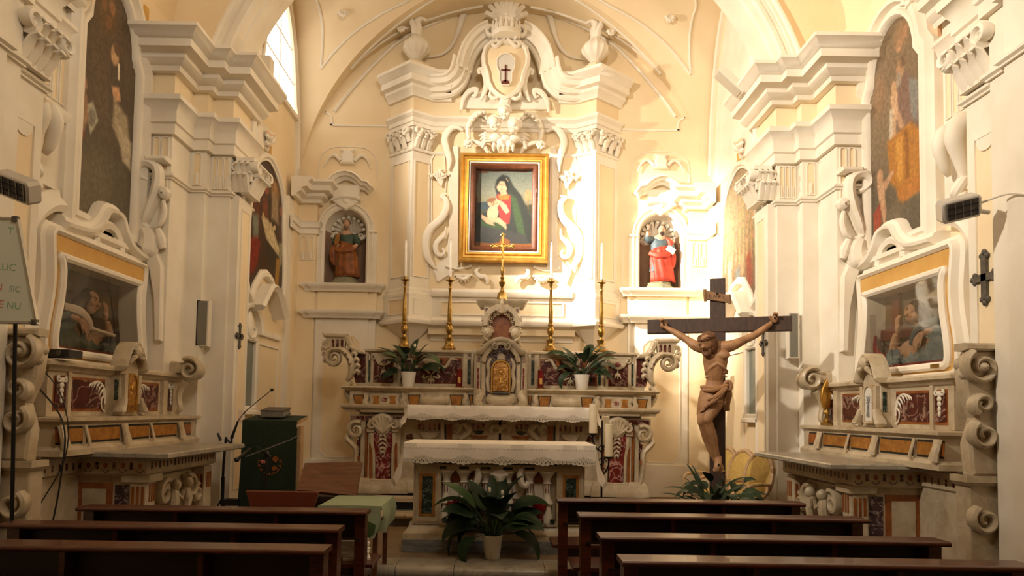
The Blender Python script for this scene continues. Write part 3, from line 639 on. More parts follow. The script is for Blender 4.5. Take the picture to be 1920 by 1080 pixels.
    b = MB(fs_(s)); b.mould(cr(hi, 5), [(a*.85, w_*.9) for a, w_ in PP]); pu = b.obj('pediment_upper', 'stucco', rt)
    vx, vz = PXZ(922, 56, 11.15)
    b = MB(fs_(s)); b.tube([(x, y, .24) for x, y in spiral(vx, vz, .12, .02, -60, 480, 30)], [.045, .035, .02], 8, 1.6); b.obj('pediment_volute', 'stucco', pu)
    for (px, py, a) in [(869, 78, 150), (876, 70, 140), (884, 60, 130), (893, 52, 120), (867, 96, 160)]:
        x, z = PXZ(px, py, 11.15); b = MB(fs_(s)); b.tube([(x+.03, z-.05, .2), (x, z, .25), (x+.05*cos(rad(a)), z+.05*sin(rad(a)), .24)], [.02, .03, .008], 6); b.obj('pediment_leaf', 'stucco', pu)
    # wall scroll ribbons above the pediment
    q = [PXZ(x, y, DF) for x, y in [(799, 110), (828, 104), (845, 90), (856, 70), (862, 52), (870, 28), (885, 14), (903, 11), (911, 20)]]
    b = MB(fs_(s, DF)); b.tube([(x, y, .04) for x, y in cr(q, 5)], [.015, .025, .035, .03, .05, .055, .05, .05, .02], 8, .7); b.obj('wall_scroll', 'stucco', rt)
    b = MB(fs_(s, DF)); x, z = PXZ(920, 21, DF); b.ell((x, z, .01), (.035, .035, .02)); b.obj('lamp_hole', 'black_plastic', rt)
    # side scrolls of the cartouche
    q = [PXZ(x, y, 11.2) for x, y in [(899, 133), (897, 126), (903, 124), (909, 134), (912, 152), (907, 170), (900, 183)]]
    b = MB(fs_(s)); b.tube([(x, y, .14) for x, y in cr(q, 5)], [.02, .035, .045, .05, .05, .04, .015], 8, .8); b.obj('cartouche_scroll', 'stucco', rt)
    q = [PXZ(x, y, 11.2) for x, y in [(864, 200), (868, 178), (880, 163), (893, 160), (890, 172), (884, 170)]]
    b = MB(fs_(s)); b.tube([(x, y, .1) for x, y in cr(q, 5)], [.02, .04, .05, .045, .03, .012], 8, .7); b.obj('cartouche_scroll', 'stucco', rt)
    q = [PXZ(x, y, 11.3) for x, y in [(862, 198), (870, 180), (888, 168), (905, 172), (925, 175), (938, 178), (938, 200)]]
    b = MB(fs_(s)); b.ex(q, 0, .06, .01); b.obj('cartouche_apron', 'stucco', rt)
    # C-scrolls with rosettes around the cherub heads
    q = [PXZ(x, y, 11.2) for x, y in [(914, 218), (905, 208), (893, 209), (882, 222), (877, 240), (879, 256)]]
    b = MB(fs_(s)); b.tube([(x, y, .13) for x, y in cr(q, 5)], [.02, .05, .055, .05, .045, .03], 8, .9); b.obj('crest_scroll', 'stucco', rt)
    for i in range(5):
        x, z = PXZ(908-7*i, 206+i*i*1.6, 11.15); b = MB(fs_(s)); b.ell((x, z, .2), (.035, .03, .04), 8, 5); b.obj('scroll_bead', 'stucco', rt)
    q = [PXZ(x, y, 11.2) for x, y in [(882, 258), (895, 262), (907, 268), (915, 282)]]
    b = MB(fs_(s)); b.tube([(x, y, .12) for x, y in cr(q, 5)], [.03, .04, .045, .02], 8, .8); b.obj('crest_scroll', 'stucco', rt)
    x0, z0 = PXZ(877, 264, 11.15); b = MB(fs_(s))
    for i in range(7): b.ell((x0+.05*cos(i*2*pi/7), z0+.05*sin(i*2*pi/7), .18), (.032, .032, .03), 7, 5)
    b.ell((x0, z0, .21), .03, 7, 5); b.obj('rosette', 'stucco', rt)
    # wings of the cherubs
    for (px, py, dx) in ((912, 252, -1),):
        x, z = PXZ(px, py, 11.2); b = MB(fs_(s))
        for i in range(4): b.tube([(x+.1, z+.02-.03*i, .14), (x-.02, z+.05-.045*i, .17), (x-.13+.02*i, z+.02-.07*i, .14)], [.03, .035, .01], 6)
        b.obj('cherub_wing', 'stucco', rt)
    # shoulder scroll beside the frame
    q = [PXZ(x, y, 11.35) for x, y in [(868, 243), (855, 237), (842, 243), (834, 260), (838, 280), (843, 300), (841, 318)]]
    b = MB(fs_(s)); b.tube([(x, y, .07) for x, y in cr(q, 5)], [.02, .045, .06, .06, .055, .05, .015], 8, .8); b.obj('shoulder_scroll', 'stucco', rt)
    # cream field edged by a fillet, flower bunch, and the big lower C-scroll
    q = pts([(808, 300), (814, 288), (826, 284), (834, 292), (836, 322), (838, 335), (832, 420), (812, 430), (808, 420)], DR)
    b = MB(fs_(s)); b.mould(q, [(0, 0), (0, .016), (-.016, .016), (-.016, 0)], closed=True); b.obj('field_fillet', 'stucco', rt)
    rnd = random.Random(11); x0, z0 = PXZ(824, 336, 11.35); b = MB(fs_(s))
    for i in range(26):
        a = rnd.uniform(20, 160); r = rnd.uniform(.02, .16); b.ell((x0+r*cos(rad(a))*1.1, z0+r*sin(rad(a))*1.1+rnd.uniform(-.02, .04), rnd.uniform(.03, .08)), (.028, .024, .03), 6, 4)
    for a in (40, 70, 95, 120, 145): b.tube([(x0+.03, z0-.1, .03), (x0+.08*cos(rad(a)), z0+.08*sin(rad(a)), .06), (x0+.17*cos(rad(a)), z0+.2*sin(rad(a)), .04)], [.012, .016, .01], 5)
    b.obj('flower_bunch', 'stucco', rt)
    q = [PXZ(x, y, 11.35) for x, y in [(838, 362), (828, 366), (836, 374), (837, 390), (828, 408), (808, 426), (799, 445), (798, 465), (803, 484), (815, 502)]]
    b = MB(fs_(s)); b.tube([(x, y, .06) for x, y in cr(q, 5)], [.015, .035, .05, .06, .065, .07, .075, .07, .06, .02], 8, .8); b.obj('side_scroll', 'stucco', rt)
    q = [PXZ(x, y, 11.35) for x, y in [(836, 424), (833, 440), (824, 448), (817, 458), (818, 472), (826, 478), (833, 472), (829, 464)]]
    b = MB(fs_(s)); b.tube([(x, y, .06) for x, y in cr(q, 5)], [.012, .03, .045, .05, .045, .035, .03, .015], 8, .8); b.obj('side_scroll_curl', 'stucco', rt)
    q = pts([(842, 300), (850, 275), (860, 275), (860, 500), (845, 515), (820, 530), (812, 505), (838, 480), (842, 430)], DR)
    b = MB(fs_(s)); b.ex(q, 0, .035, .008); b.obj('side_field', 'stucco', rt)
    # ornaments under the picture
    q = [PXZ(x, y, 11.35) for x, y in [(900, 500), (893, 507), (899, 517), (909, 518), (914, 526), (912, 532)]]
    b = MB(fs_(s)); b.tube([(x, y, .06) for x, y in cr(q, 5)], [.015, .035, .04, .04, .03, .012], 8, .8); b.obj('apron_scroll', 'stucco', rt)
    x0, z0 = PXZ(868, 522, 11.35); b = MB(fs_(s))
    for i in range(6):
        a = rad(200+28*i); b.tube([(x0, z0+.05, .03), (x0+.1*cos(a), z0+.05+.07*sin(a), .08), (x0+.14*cos(a)*.9, z0+.05+.11*sin(a), .05)], [.02, .03, .01], 6)
    b.box(x0-.15, x0+.15, z0+.05, z0+.08, 0, .08); b.obj('apron_bowl', 'stucco', rt)
    q = [PXZ(x, y, 11.35) for x, y in [(835, 498), (860, 503), (884, 497)]]
    b = MB(fs_(s)); b.tube([(x, y, .05) for x, y in cr(q, 4)], .022, 6); b.obj('apron_fillet', 'stucco', rt)
# frieze zone between the pedestals
x0, x1, z0, z1 = rect(812, 544, 1068, 600, 11.42)
b = MB(FW(DR)); b.box(-1.16, 1.16, 3.1, 3.62, -.05, .04); b.obj('dado', 'stucco', rt)
b = MB(PL()); b.mould([(1.16, 11.41), (-1.16, 11.41)], [(0, 3.52), (.05, 3.52), (.07, 3.56), (.07, 3.6), (.03, 3.64), (0, 3.66)]); b.obj('dado_cornice', 'stucco', rt)
b = MB(PL()); b.mould([(1.16, 11.41), (-1.16, 11.41)], [(0, 3.04), (.06, 3.04), (.09, 3.08), (.09, 3.12), (.03, 3.17), (0, 3.17)]); b.obj('dado_base', 'stucco', rt)
b = MB(FW(11.41)); b.box(-1.0, 1.0, 3.24, 3.43, -.01, .004); b.obj('dado_panel', 'cream', rt)
b = MB(FW(11.41)); b.mould(rpts(-1.0, 1.0, 3.24, 3.43), [(0, 0), (0, .02), (-.022, .02), (-.022, 0)], closed=True); b.obj('panel_moulding', 'stucco', rt)
b = MB(PL()); b.mould([(1.2, 11.6), (-1.2, 11.6)], [(-.02, 2.80), (.02, 2.80), (.03, 2.84), (.06, 2.86), (.08, 2.92), (.13, 3.0), (.2, 3.05), (.2, 3.08), (-.02, 3.08)]); b.obj('dado_cove', 'stucco', rt)
# cartouche with crown, plume and cross
sh = [PXZ(x, y, 11.2) for x, y in [(925, 78), (913, 88), (909, 102), (910, 118), (916, 134), (919, 152), (926, 166), (938, 176), (948, 180)]]
sh = [(x-.0, z) for x, z in sh]; xs0 = sh[-1][0]; full = [(x-xs0, z) for x, z in sh]+[(-(x-xs0), z) for x, z in sh[-2::-1]]
b = MB(fs_(1)); b.ex(full, 0, .22, .05, .03); ct = b.obj('cartouche', 'cream', rt)
b = MB(fs_(1)); b.mould(full, [(.03, .1), (.03, .2), (.0, .26), (-.045, .24), (-.06, .16), (-.05, .1)], closed=True); b.obj('cartouche_rim', 'stucco', ct)
md = [(.0, 0)]; q = [PXZ(x, y, 11.15) for x, y in [(947, 100), (937, 103), (931, 110), (931, 122), (936, 135), (936, 150), (941, 157), (948, 157)]]
xm = q[0][0]; q = [(x-xm, z) for x, z in q]; med = q+[(-x, z) for x, z in q[-2:0:-1]]
mat('medallion', (214, 208, 196), .6)
b = MB(fs_(1)); b.ex(med, .2, .275, .006); mdl = b.obj('medallion', 'medallion', ct)
b = MB(fs_(1)); b.mould(med, [(0, .24), (0, .29), (-.018, .29), (-.018, .24)], closed=True); b.obj('medallion_rim', 'stucco', ct)
mat('cross_brown', (104, 44, 26), .6)
cz = PXZ(948, 153, 11.15)[1]
b = MB(fs_(1)); b.box(-.014, .014, cz, cz+.29, .275, .29); b.box(-.075, .075, cz+.19, cz+.216, .275, .29); b.ex([(-.075, cz-.02), (-.05, cz+.02), (0, cz+.04), (.05, cz+.02), (.075, cz-.02), (.04, cz-.04), (-.04, cz-.04)], .275, .29); b.obj('painted_cross', 'cross_brown', ct)
cz = PXZ(948, 66, 11.15)[1]
b = MB(lambda u, v, w: (u, 11.2+w, v)); b.lathe([(.0, cz-.02), (.22, cz-.02), (.24, cz), (.24, cz+.05), (.2, cz+.07), (.0, cz+.09)], (0, 0), 24); cw = b.obj('crown', 'stucco', rt)
for i in range(9):
    a = pi*i/8; b = MB(lambda u, v, w: (u, 11.2+w, v)); x = .22*cos(a); y = -.22*sin(a)
    b.tube([(x, cz+.05, y), (x*1.02, cz+.12, y*1.02), (x*1.05, cz+.19, y*1.05)], [.035, .03, .01], 6); b.ell((x*1.05, cz+.2, y*1.05), .025, 6, 4); b.obj('crown_point', 'stucco', cw)
for i in range(5):
    a = rad(30+30*i); b = MB(lambda u, v, w: (u, 11.2+w, v)); b.tube(cr([(.1*cos(a), cz+.05, 0), (.13*cos(a), cz+.2, -.06), (.05*cos(a), cz+.3, -.06), (0, cz+.33, -.04)], 4), [.025, .03, .025, .02], 6); b.obj('crown_arch', 'stucco', cw)
b = MB(lambda u, v, w: (u, 11.2+w, v)); b.ell((0, cz+.36, -.04), .045); b.obj('crown_orb', 'stucco', cw)
for i in range(9):                                         # shell plume above the crown
    a = rad(25+130*i/8); b = MB(FW(11.45)); b.tube([(.05*cos(a), cz+.3, .05), (.25*cos(a), cz+.3+.3*sin(a), .14), (.38*cos(a), cz+.3+.5*sin(a), .08)], [.02, .05, .04], 7, .7); b.obj('plume', 'stucco', rt)
for sx in (-1, 1):
    b = MB(fs_(1)); b.tube([(x, y, .24) for x, y in cr([(sx*.02, cz-.02), (sx*.1, cz-.1), (sx*.16, cz-.16), (sx*.22, cz-.13), (sx*.2, cz-.08)], 5)], [.02, .035, .035, .03, .012], 7); b.obj('cartouche_leaf', 'stucco', ct)
    zz = PXZ(948, 172, 11.15)[1]
    b = MB(fs_(1)); b.tube([(x, y, .2) for x, y in cr([(sx*.24, zz+.08), (sx*.25, zz-.02), (sx*.18, zz-.07), (sx*.1, zz-.03), (sx*.12, zz+.02)], 5)], [.015, .03, .035, .03, .012], 7); b.obj('cartouche_leaf', 'stucco', ct)
zz = PXZ(948, 185, 11.15)[1]
b = MB(fs_(1)); b.ex([(-.11, zz+.1), (.11, zz+.1), (.06, zz-.12), (-.06, zz-.12)], 0, .22, .04); b.obj('cartouche_pendant', 'stucco', rt)
def cherub(px, py, tilt):
    x, z = PXZ(px, py, 11.1); c = MB(lambda u, v, w: (x+u*cos(tilt)-v*sin(tilt), 11.15-w, z+u*sin(tilt)+v*cos(tilt)))
    c.ell((0, 0, .08), (.095, .125, .1), 12, 9); c.ell((0, -.01, .175), (.018, .03, .02), 6, 4)
    c.ell((-.045, -.045, .14), (.04, .035, .03), 7, 5); c.ell((.045, -.045, .14), (.04, .035, .03), 7, 5)
    c.ell((0, -.065, .155), (.03, .012, .015), 6, 4); c.ell((0, -.1, .12), (.035, .03, .03), 6, 4); c.ell((0, .05, .14), (.06, .04, .03), 7, 5)
    for i in range(9):
        a = pi*i/8; c.ell((.09*cos(a), .03+.1*sin(a), .09), .033, 6, 4)
    return c.obj('cherub_head', 'stucco', rt)
cherub(946, 213, 0); cherub(928, 234, .2); cherub(964, 238, -.25)
b = MB(FW(11.3))
for px, py, r in ((930, 256, .1), (948, 258, .1), (964, 258, .1), (940, 266, .08), (956, 268, .08)):
    x, z = PXZ(px, py, 11.2); b.ell((x, z, .06), (r, .08, .08), 9, 6)
b.obj('cherub_cloud', 'stucco', rt)
for px in (926, 935, 944, 953, 962):
    x, z = PXZ(px, 276, 11.2); b = MB(FW(11.3)); b.tube([(x, z+.08, .05), (x, z, .1), (x, z-.05, .06)], [.03, .04, .015], 7); b.obj('crest_leaf', 'stucco', rt)
# ------------------------------------------------------------------ the altar painting in its gilt frame
pa = thing('framed_painting', 'painting of a hooded mother and child in a wide gold frame above the high altar', 'painting', (0, 11.4, 3.9))
Yp = 11.34
x0, x1, z0, z1 = rect(861, 285, 1029, 490, Yp-.1); xc = (x0+x1)/2; hw = (x1-x0)/2
R4 = lambda e: rpts(xc-hw+e, xc+hw-e, z0+e, z1-e)
b = MB(FW(Yp)); b.mould(R4(0), [(0, -.06), (0, .05), (.02, .08), (.05, .085), (.07, .06), (.10, .06), (.12, .09), (.145, .085), (.155, -.02), (.155, -.06)], closed=True); b.obj('gilt_frame', 'gold', pa)
b = MB(FW(Yp)); b.mould(R4(.155), [(0, -.05), (0, .07), (.015, .075), (.03, .05), (.03, -.05)], closed=True); b.obj('inner_slip', 'stucco', pa)
b = MB(FW(Yp)); b.mould(R4(.185), [(0, -.05), (0, .075), (.03, .085), (.06, .07), (.08, .03), (.09, .0), (.09, -.05)], closed=True); b.obj('wood_frame', 'frame_wood', pa)
e = .27
BR = (70, 62, 58)
canvas('canvas', pa, FW(Yp), xc-hw+e, xc+hw-e, z0+e, z1-e, -.02, 110, 150,
  [(0, (104, 112, 104)), (.3, (124, 124, 106)), (.46, (124, 114, 84)), (.5, (70, 74, 60)), (.6, (58, 56, 40)), (1, (52, 50, 42))], [
  ('p', [(0, .43), (.2, .41), (.35, .44), (.35, .52), (0, .52)], (52, 66, 70), .02), ('p', [(.8, .46), (1, .44), (1, .56), (.8, .56)], (60, 58, 44), .02),
  ('l', [(.93, .5), (.93, .32)], .006, (120, 100, 66)), ('e', .93, .3, .06, .05, 0, (150, 130, 90), .6), ('e', .9, .36, .04, .03, 0, (150, 128, 86), .6), ('e', .97, .35, .04, .03, 0, (150, 128, 86), .6),
  ('p', [(.0, .62), (.15, .56), (.3, .52), (.6, .5), (.9, .55), (1, .6), (1, 1), (0, 1)], (44, 48, 46), .03),
  ('p', [(.36, .12), (.46, .05), (.58, .08), (.66, .2), (.8, .32), (.92, .5), (.97, .72), (.98, .97), (.2, .97), (.04, .74), (.08, .62), (.3, .5), (.38, .36), (.33, .22)], (46, 50, 46), .03),
  ('p', [(.60, .3), (.72, .36), (.82, .6), (.9, .9), (.75, .8), (.66, .55)], (58, 76, 48), .04),
  ('p', [(.06, .66), (.3, .66), (.55, .76), (.4, .78), (.12, .74)], (52, 72, 44), .03), ('p', [(.05, .74), (.5, .78), (.9, .85), (.95, .98), (.1, .98)], (58, 58, 56), .04),
  ('p', [(.36, .32), (.48, .28), (.62, .33), (.62, .55), (.6, .7), (.44, .7), (.4, .5)], (150, 50, 46), .02),
  ('p', [(.38, .32), (.6, .32), (.58, .38), (.42, .39)], (150, 104, 50), .015),
  ('e', .47, .19, .105, .10, 15, (196, 156, 122), .12), ('e', .44, .22, .05, .04, 0, (206, 160, 128), .4), ('p', [(.42, .25), (.52, .25), (.56, .31), (.44, .33)], (188, 148, 114), .02),
  ('p', [(.36, .17), (.40, .09), (.5, .08), (.58, .16), (.58, .28), (.54, .22), (.5, .14), (.42, .14), (.37, .21)], (34, 38, 36), .015),
  ('l', [(.41, .175), (.445, .185)], .006, (110, 76, 60)), ('l', [(.475, .19), (.51, .195)], .006, (110, 76, 60)), ('l', [(.455, .2), (.45, .225)], .005, (160, 118, 92)), ('l', [(.44, .245), (.475, .245)], .006, (150, 70, 60)),
  ('p', [(.44, .4), (.54, .45), (.6, .54), (.54, .57), (.46, .5), (.42, .44)], (200, 160, 128), .015), ('p', [(.36, .37), (.5, .42), (.48, .46), (.34, .41)], (190, 148, 116), .015),
  ('e', .29, .42, .085, .066, -10, (192, 146, 110), .12), ('e', .275, .39, .08, .03, -15, (118, 80, 54), .3), ('e', .3, .56, .1, .1, 10, (202, 162, 126), .14),
  ('p', [(.2, .62), (.42, .62), (.55, .7), (.5, .74), (.36, .68), (.22, .7)], (198, 156, 120), .02), ('p', [(.1, .58), (.2, .62), (.3, .68), (.34, .73), (.2, .7), (.1, .63)], (190, 146, 112), .02), ('p', [(.5, .68), (.56, .74), (.54, .78), (.48, .73)], (190, 146, 112), .02),
  ('l', [(.26, .52), (.34, .5), (.4, .44)], .022, (200, 158, 124)), ('l', [(.265, .425), (.285, .43)], .006, (90, 60, 46)), ('l', [(.31, .43), (.33, .43)], .006, (90, 60, 46)), ('e', .3, .455, .02, .008, 0, (160, 90, 76), .4),
  ('p', [(0, 0), (.25, .0), (.2, .03), (.05, .04), (.03, .15), (0, .2)], (96, 54, 24), .015), ('p', [(.15, 0), (.95, .0), (.9, .02), (.5, .012), (.3, .022)], (90, 52, 24), .012),
  ('p', [(0, .3), (.03, .38), (.02, .5), (0, .55)], (96, 54, 24), .015), ('p', [(0, .94), (.3, .96), (.42, .94), (.46, .88), (.55, .89), (.62, .92), (.6, .95), (.85, .96), (1, .95), (1, 1), (0, 1)], (130, 76, 34), .012)], seed=5, mott=.08, gain=.8)
b = MB(FW(Yp)); b.box(xc-hw+.05, xc+hw-.05, z0+.05, z1-.05, -.08, -.03); b.obj('back_board', 'frame_wood', pa)
# ================================================================== high altar of inlaid marble
ha = thing('high_altar', 'white marble high altar inlaid with red and yellow panels, with volute wings and tabernacle', 'altar', (0, 10.3, .45))
def PT(Y, lst, s=1): return [PXZ(x, y, Y) for x, y in lst]
def hb(name, m, r, Y, d, b=0, par=None, back=None):       # marble block whose front face stands at depth Y, built on both halves
    x0, x1, z0, z1 = rect(*r, Y); o = []
    for s in (1, -1):
        q = MB(FWs(Y, s)); q.box(x0, x1, z0, z1, -d, 0, b) if not b else q.ex(rpts(x0, x1, z0, z1), -d, 0, b); o.append(q.obj(name, m, par or ha))
    return o
def hp(name, m, lst, Y, d, b=0, par=None, dome=0):        # outlined piece on both halves
    for s in (1, -1): q = MB(FWs(Y, s)); q.ex(PT(Y, lst), 0, d, b, dome); q.obj(name, m, par or ha)
def ht(name, m, lst, Y, r, flat=1, k=5, par=None, n=8):   # scroll swept along a curve on both halves
    for s in (1, -1): q = MB(FWs(Y, s)); q.tube([(x, z, 0) for x, z in cr(PT(Y, lst), k)], r, n, flat); q.obj(name, m, par or ha)
def hsp(name, px, py, Y, r0, r1, a0, a1, r, flat=1.5, par=None):
    x, z = PXZ(px, py, Y)
    for s in (1, -1): q = MB(FWs(Y, s)); q.tube([(u, v, 0) for u, v in spiral(x, z, r0, r1, a0, a1, 30)], r, 7, flat); q.obj(name, 'marble', par or ha)
def hpath(pp, Y0=0): return [(x, y) for x, y in pp]+[(-x, y) for x, y in pp[::-1]]
X = lambda px, Y: P(px, 770, Y).x
# body and plinth
b = MB(); b.box(-2.05, 2.05, 10.12, 10.75, .44, 1.68); b.obj('body', 'marble', ha)
zb0 = .45; pth = hpath([(X(1208, 9.95), 10.7), (X(1208, 9.95), 9.98), (X(1118, 9.95), 9.98), (X(1118, 9.95), 10.08)])
b = MB(PL()); b.mould(pth, [(-.3, .45), (.07, .45), (.07, .52), (.05, .55), (.05, .6), (.02, .64), (0, .66), (-.3, .66)]); b.obj('plinth', 'marble', ha)
hb('pier', 'marble', (690, 785, 750, 908), 9.98, .2)
hp('pier_inlay', 'marble_black', [(697, 808), (740, 808), (739, 830), (735, 850), (734, 903), (702, 903), (701, 850), (696, 830)], 9.98, .006)
hp('pier_panel', 'marble_redbright', [(699, 810), (738, 810), (737, 830), (732, 850), (731, 901), (705, 901), (704, 850), (699, 830)], 9.98, .012)
for px0, px1 in ((692, 697), (740, 745)): hp('pier_strip', 'marble_orange', [(px0, 830), (px1, 830), (px1, 903), (px0, 903)], 9.98, .006)
for px in (697.5, 739): hp('pier_moulding', 'marble', [(px-3, 812), (px+3, 812), (px+3, 830), (px+6 if px < 720 else px-1, 850), (px+6 if px < 720 else px-1, 905), (px+2 if px < 720 else px-6, 905), (px+1 if px < 720 else px-5, 850), (px-3, 832)], 9.97, .02, .005)
hb('pier_foot', 'marble', (693, 899, 743, 909), 9.94, .06, .01)
for i, (y, wd) in enumerate([(818, 7), (826, 9), (834, 8), (842, 6), (849, 4)]):
    for s in (1, -1):
        x, z = PXZ(717.5, y, 9.96)
        for q in (-1, 1):
            b = MB(FWs(9.97, s)); b.tube([(x, z+.03, .01), (x+q*wd*.0045, z+.01, .03), (x+q*wd*.0076, z-.03, .015)], [.012, .02, .006], 6, .6); b.obj('leaf_drop', 'marble', ha)
hp('shell_cartouche', 'marble', [(700, 800), (697, 785), (705, 778), (717, 774), (730, 778), (738, 785), (735, 800), (728, 812), (717, 816), (708, 812)], 9.97, .03, .012, dome=.012)
for i in range(7):
    a_ = rad(-70+140*i/6); ht('shell_flute', 'marble', [(717.5, 812), (717.5+9*sin(a_), 806-9*cos(a_)), (717.5+18*sin(a_), 806-26*cos(a_))], 9.93, [.012, .03, .026], .9, 4, None, 7)
for px, dr in ((697, 1), (739, -1)): hsp('cartouche_volute', px, 797, 9.93, .055, .012, 90, 90+dr*480, [.022, .02, .01])
for px in (694, 741): hb('cartouche_block', 'marble', (px-7, 803, px+7, 811), 9.95, .05, .01)
hb('side_strip', 'marble', (676, 790, 684, 906), 10.02, .15); hp('strip_inlay', 'marble_orange', [(685, 800), (689, 800), (689, 903), (685, 903)], 10.0, .01)
hb('strip_insert', 'marble_redbright', (672, 830, 676, 855), 10.05, .1)  # narrow red marble block next to the side strip
# outer volutes beside the piers
hsp('volute', 668, 806, 9.98, .125, .02, 60, 60+540, [.04, .035, .02], 2.0)
ht('volute_stem', 'marble', [(655, 812), (652, 822), (660, 832), (667, 842), (667, 862), (668, 880), (672, 900)], 10.0, [.03, .05, .05, .045, .04, .035, .03], 2.0)
hp('volute_inlay', 'marble_red', [(670, 825), (676, 825), (676, 850), (671, 850)], 10.05, .03); hp('volute_boss', 'marble_orange', [(669, 856), (673, 854), (675, 858), (673, 863), (669, 862)], 10.0, .05)
# cornice at table height, broken forward over the piers
cp_ = hpath([(X(1228, 9.95), 10.7), (X(1228, 9.95), 10.02), (X(1196, 9.95), 10.02), (X(1196, 9.95), 9.95), (X(1118, 9.95), 9.95), (X(1118, 9.95), 10.02)])
b = MB(PL()); b.mould(cp_, [(-.25, 1.60), (.02, 1.60), (.03, 1.635), (.06, 1.65), (.08, 1.68), (.08, 1.70), (.03, 1.715), (-.25, 1.72)]); b.obj('table_cornice', 'marble', ha)
hp('dark_frieze', 'marble_red', [(658, 779.5), (697, 780), (697, 788), (658, 787.5)], 10.02, .01); hp('dark_frieze', 'marble_red', [(738, 781), (756, 781), (756, 789), (738, 789)], 10.02, .01)
hb('frieze_block', 'marble', (655, 777, 760, 790), 10.03, .2)
# middle front behind the cloths
hb('front_panel', 'marble', (750, 780, 939, 905), 10.1, .1)
for px in (786, 794, 806, 815, 824): hp('flute', 'marble_redbright', [(px-2.2, 794), (px+2.2, 794), (px+2.2, 804), (px, 807), (px-2.2, 804)], 10.1, .012)
for px in (888, 897, 906): hp('flute', 'marble_redbright', [(px-2.2, 794), (px+2.2, 794), (px+2.2, 802), (px, 805), (px-2.2, 802)], 10.1, .03)
hp('yellow_inlay', 'marble_orange', [(838, 796), (848, 796), (848, 823), (838, 823)], 10.1, .012); hp('dark_inlay', 'marble_black', [(834, 796), (837, 796), (837, 823), (834, 823)], 10.1, .012)
ht('front_scroll', 'marble', [(850, 800), (856, 796), (862, 802), (858, 810), (854, 806)], 10.06, [.02, .04, .045, .03, .012]); ht('front_scroll', 'marble', [(862, 798), (873, 796), (880, 806), (872, 816), (862, 822)], 10.06, [.02, .045, .05, .04, .03])
hp('front_lens', 'marble_black', [(888, 808), (898, 807), (908, 808), (904, 813), (898, 814.5), (892, 813)], 10.1, .03); hp('front_fan', 'marble_orange', [(880, 815), (898, 817), (916, 816), (912, 822), (884, 822)], 10.1, .02)
ht('front_scroll', 'marble', [(922, 812), (920, 803), (928, 798), (936, 803), (939, 812)], 10.06, [.02, .035, .04, .035, .02]); hp('front_bracket', 'marble', [(786, 810), (824, 810), (820, 818), (810, 823), (795, 823)], 10.08, .05, .01)
hp('front_pier', 'marble', [(826, 790), (833, 790), (833, 905), (826, 905)], 10.08, .03, .005); hp('front_inlay', 'marble_red', [(762, 815), (772, 812), (776, 823), (762, 823)], 10.1, .01)
b = MB(); b.box(-1.35, 1.35, 9.72, 10.3, 1.60, 1.70); b.obj('mensa_slab', 'marble', ha)
# gradine: the stepped shelf of yellow panels
YG = 10.12
b = MB(); b.box(-2.2, 2.2, YG, 10.7, 1.70, 1.93); b.obj('gradine', 'marble', ha)
b = MB(PL()); b.mould(hpath([(2.24, 10.6), (2.24, YG-.0), (1.92, YG-.0), (1.92, YG-.05), (1.37, YG-.05), (1.37, YG), (.42, YG)][:6]+[(.45, YG)]), [(-.3, 1.905), (.0, 1.905), (.03, 1.93), (.06, 1.935), (.08, 1.955), (.06, 1.975), (-.3, 1.975)]); b.obj('gradine_shelf', 'marble', ha)
YP = [(664, 682), (766, 786), (845, 866), (880, 886)]
for a, c in YP:
    hp('panel_border', 'marble_black', [(a-2, 740), (c+2, 740), (c-1, 761), (a+2, 761)], YG, .004); hp('yellow_panel', 'marble_yellow', [(a, 741.5), (c, 741.5), (c-2, 759.5), (a+3, 759.5)], YG, .01)
hp('cartouche_frame', 'marble', [(692, 741), (698, 738), (745, 738), (750, 741), (747, 750), (752, 758), (740, 762), (704, 762), (690, 758), (694, 750)], YG, .05, .01)
for a, c in ((699, 712), (730, 743)): hp('yellow_panel', 'marble_yellow', [(a, 742), (c, 742), (c-2, 750), (c, 757), (a, 757), (a+2, 750)], YG-.05, .008)
for s in (1, -1): x, z = PXZ(721, 749.5, YG-.05); b = MB(FWs(YG-.05, s)); b.ex(arc(x, z, .04, 0, 360, 16, .03)[:-1], 0, .015, .005); b.obj('red_oval', 'marble_redbright', ha)
for s in (1, -1):
    for px in (687, 757, 873): x, z = PXZ(px, 750, YG); b = MB(FWs(YG, s)); b.tube(cr([(x-.015, z+.09, .02), (x+.01, z+.04, .05), (x-.01, z-.03, .06), (x+.03, z-.09, .05)], 4), [.03, .035, .04, .045], 8, .8); b.obj('bracket', 'marble', ha)
    q = PT(YG, [(787, 750), (789, 744), (797, 742), (803, 740), (815, 742), (827, 740), (833, 742), (841, 744), (843, 750), (840, 757), (830, 760.5), (815, 762), (800, 760.5), (790, 757)])
    b = MB(FWs(YG, s)); b.ex(cr(q, 3, True), 0, .04, .015, .035); b.obj('lobed_cartouche', 'marble', ha)
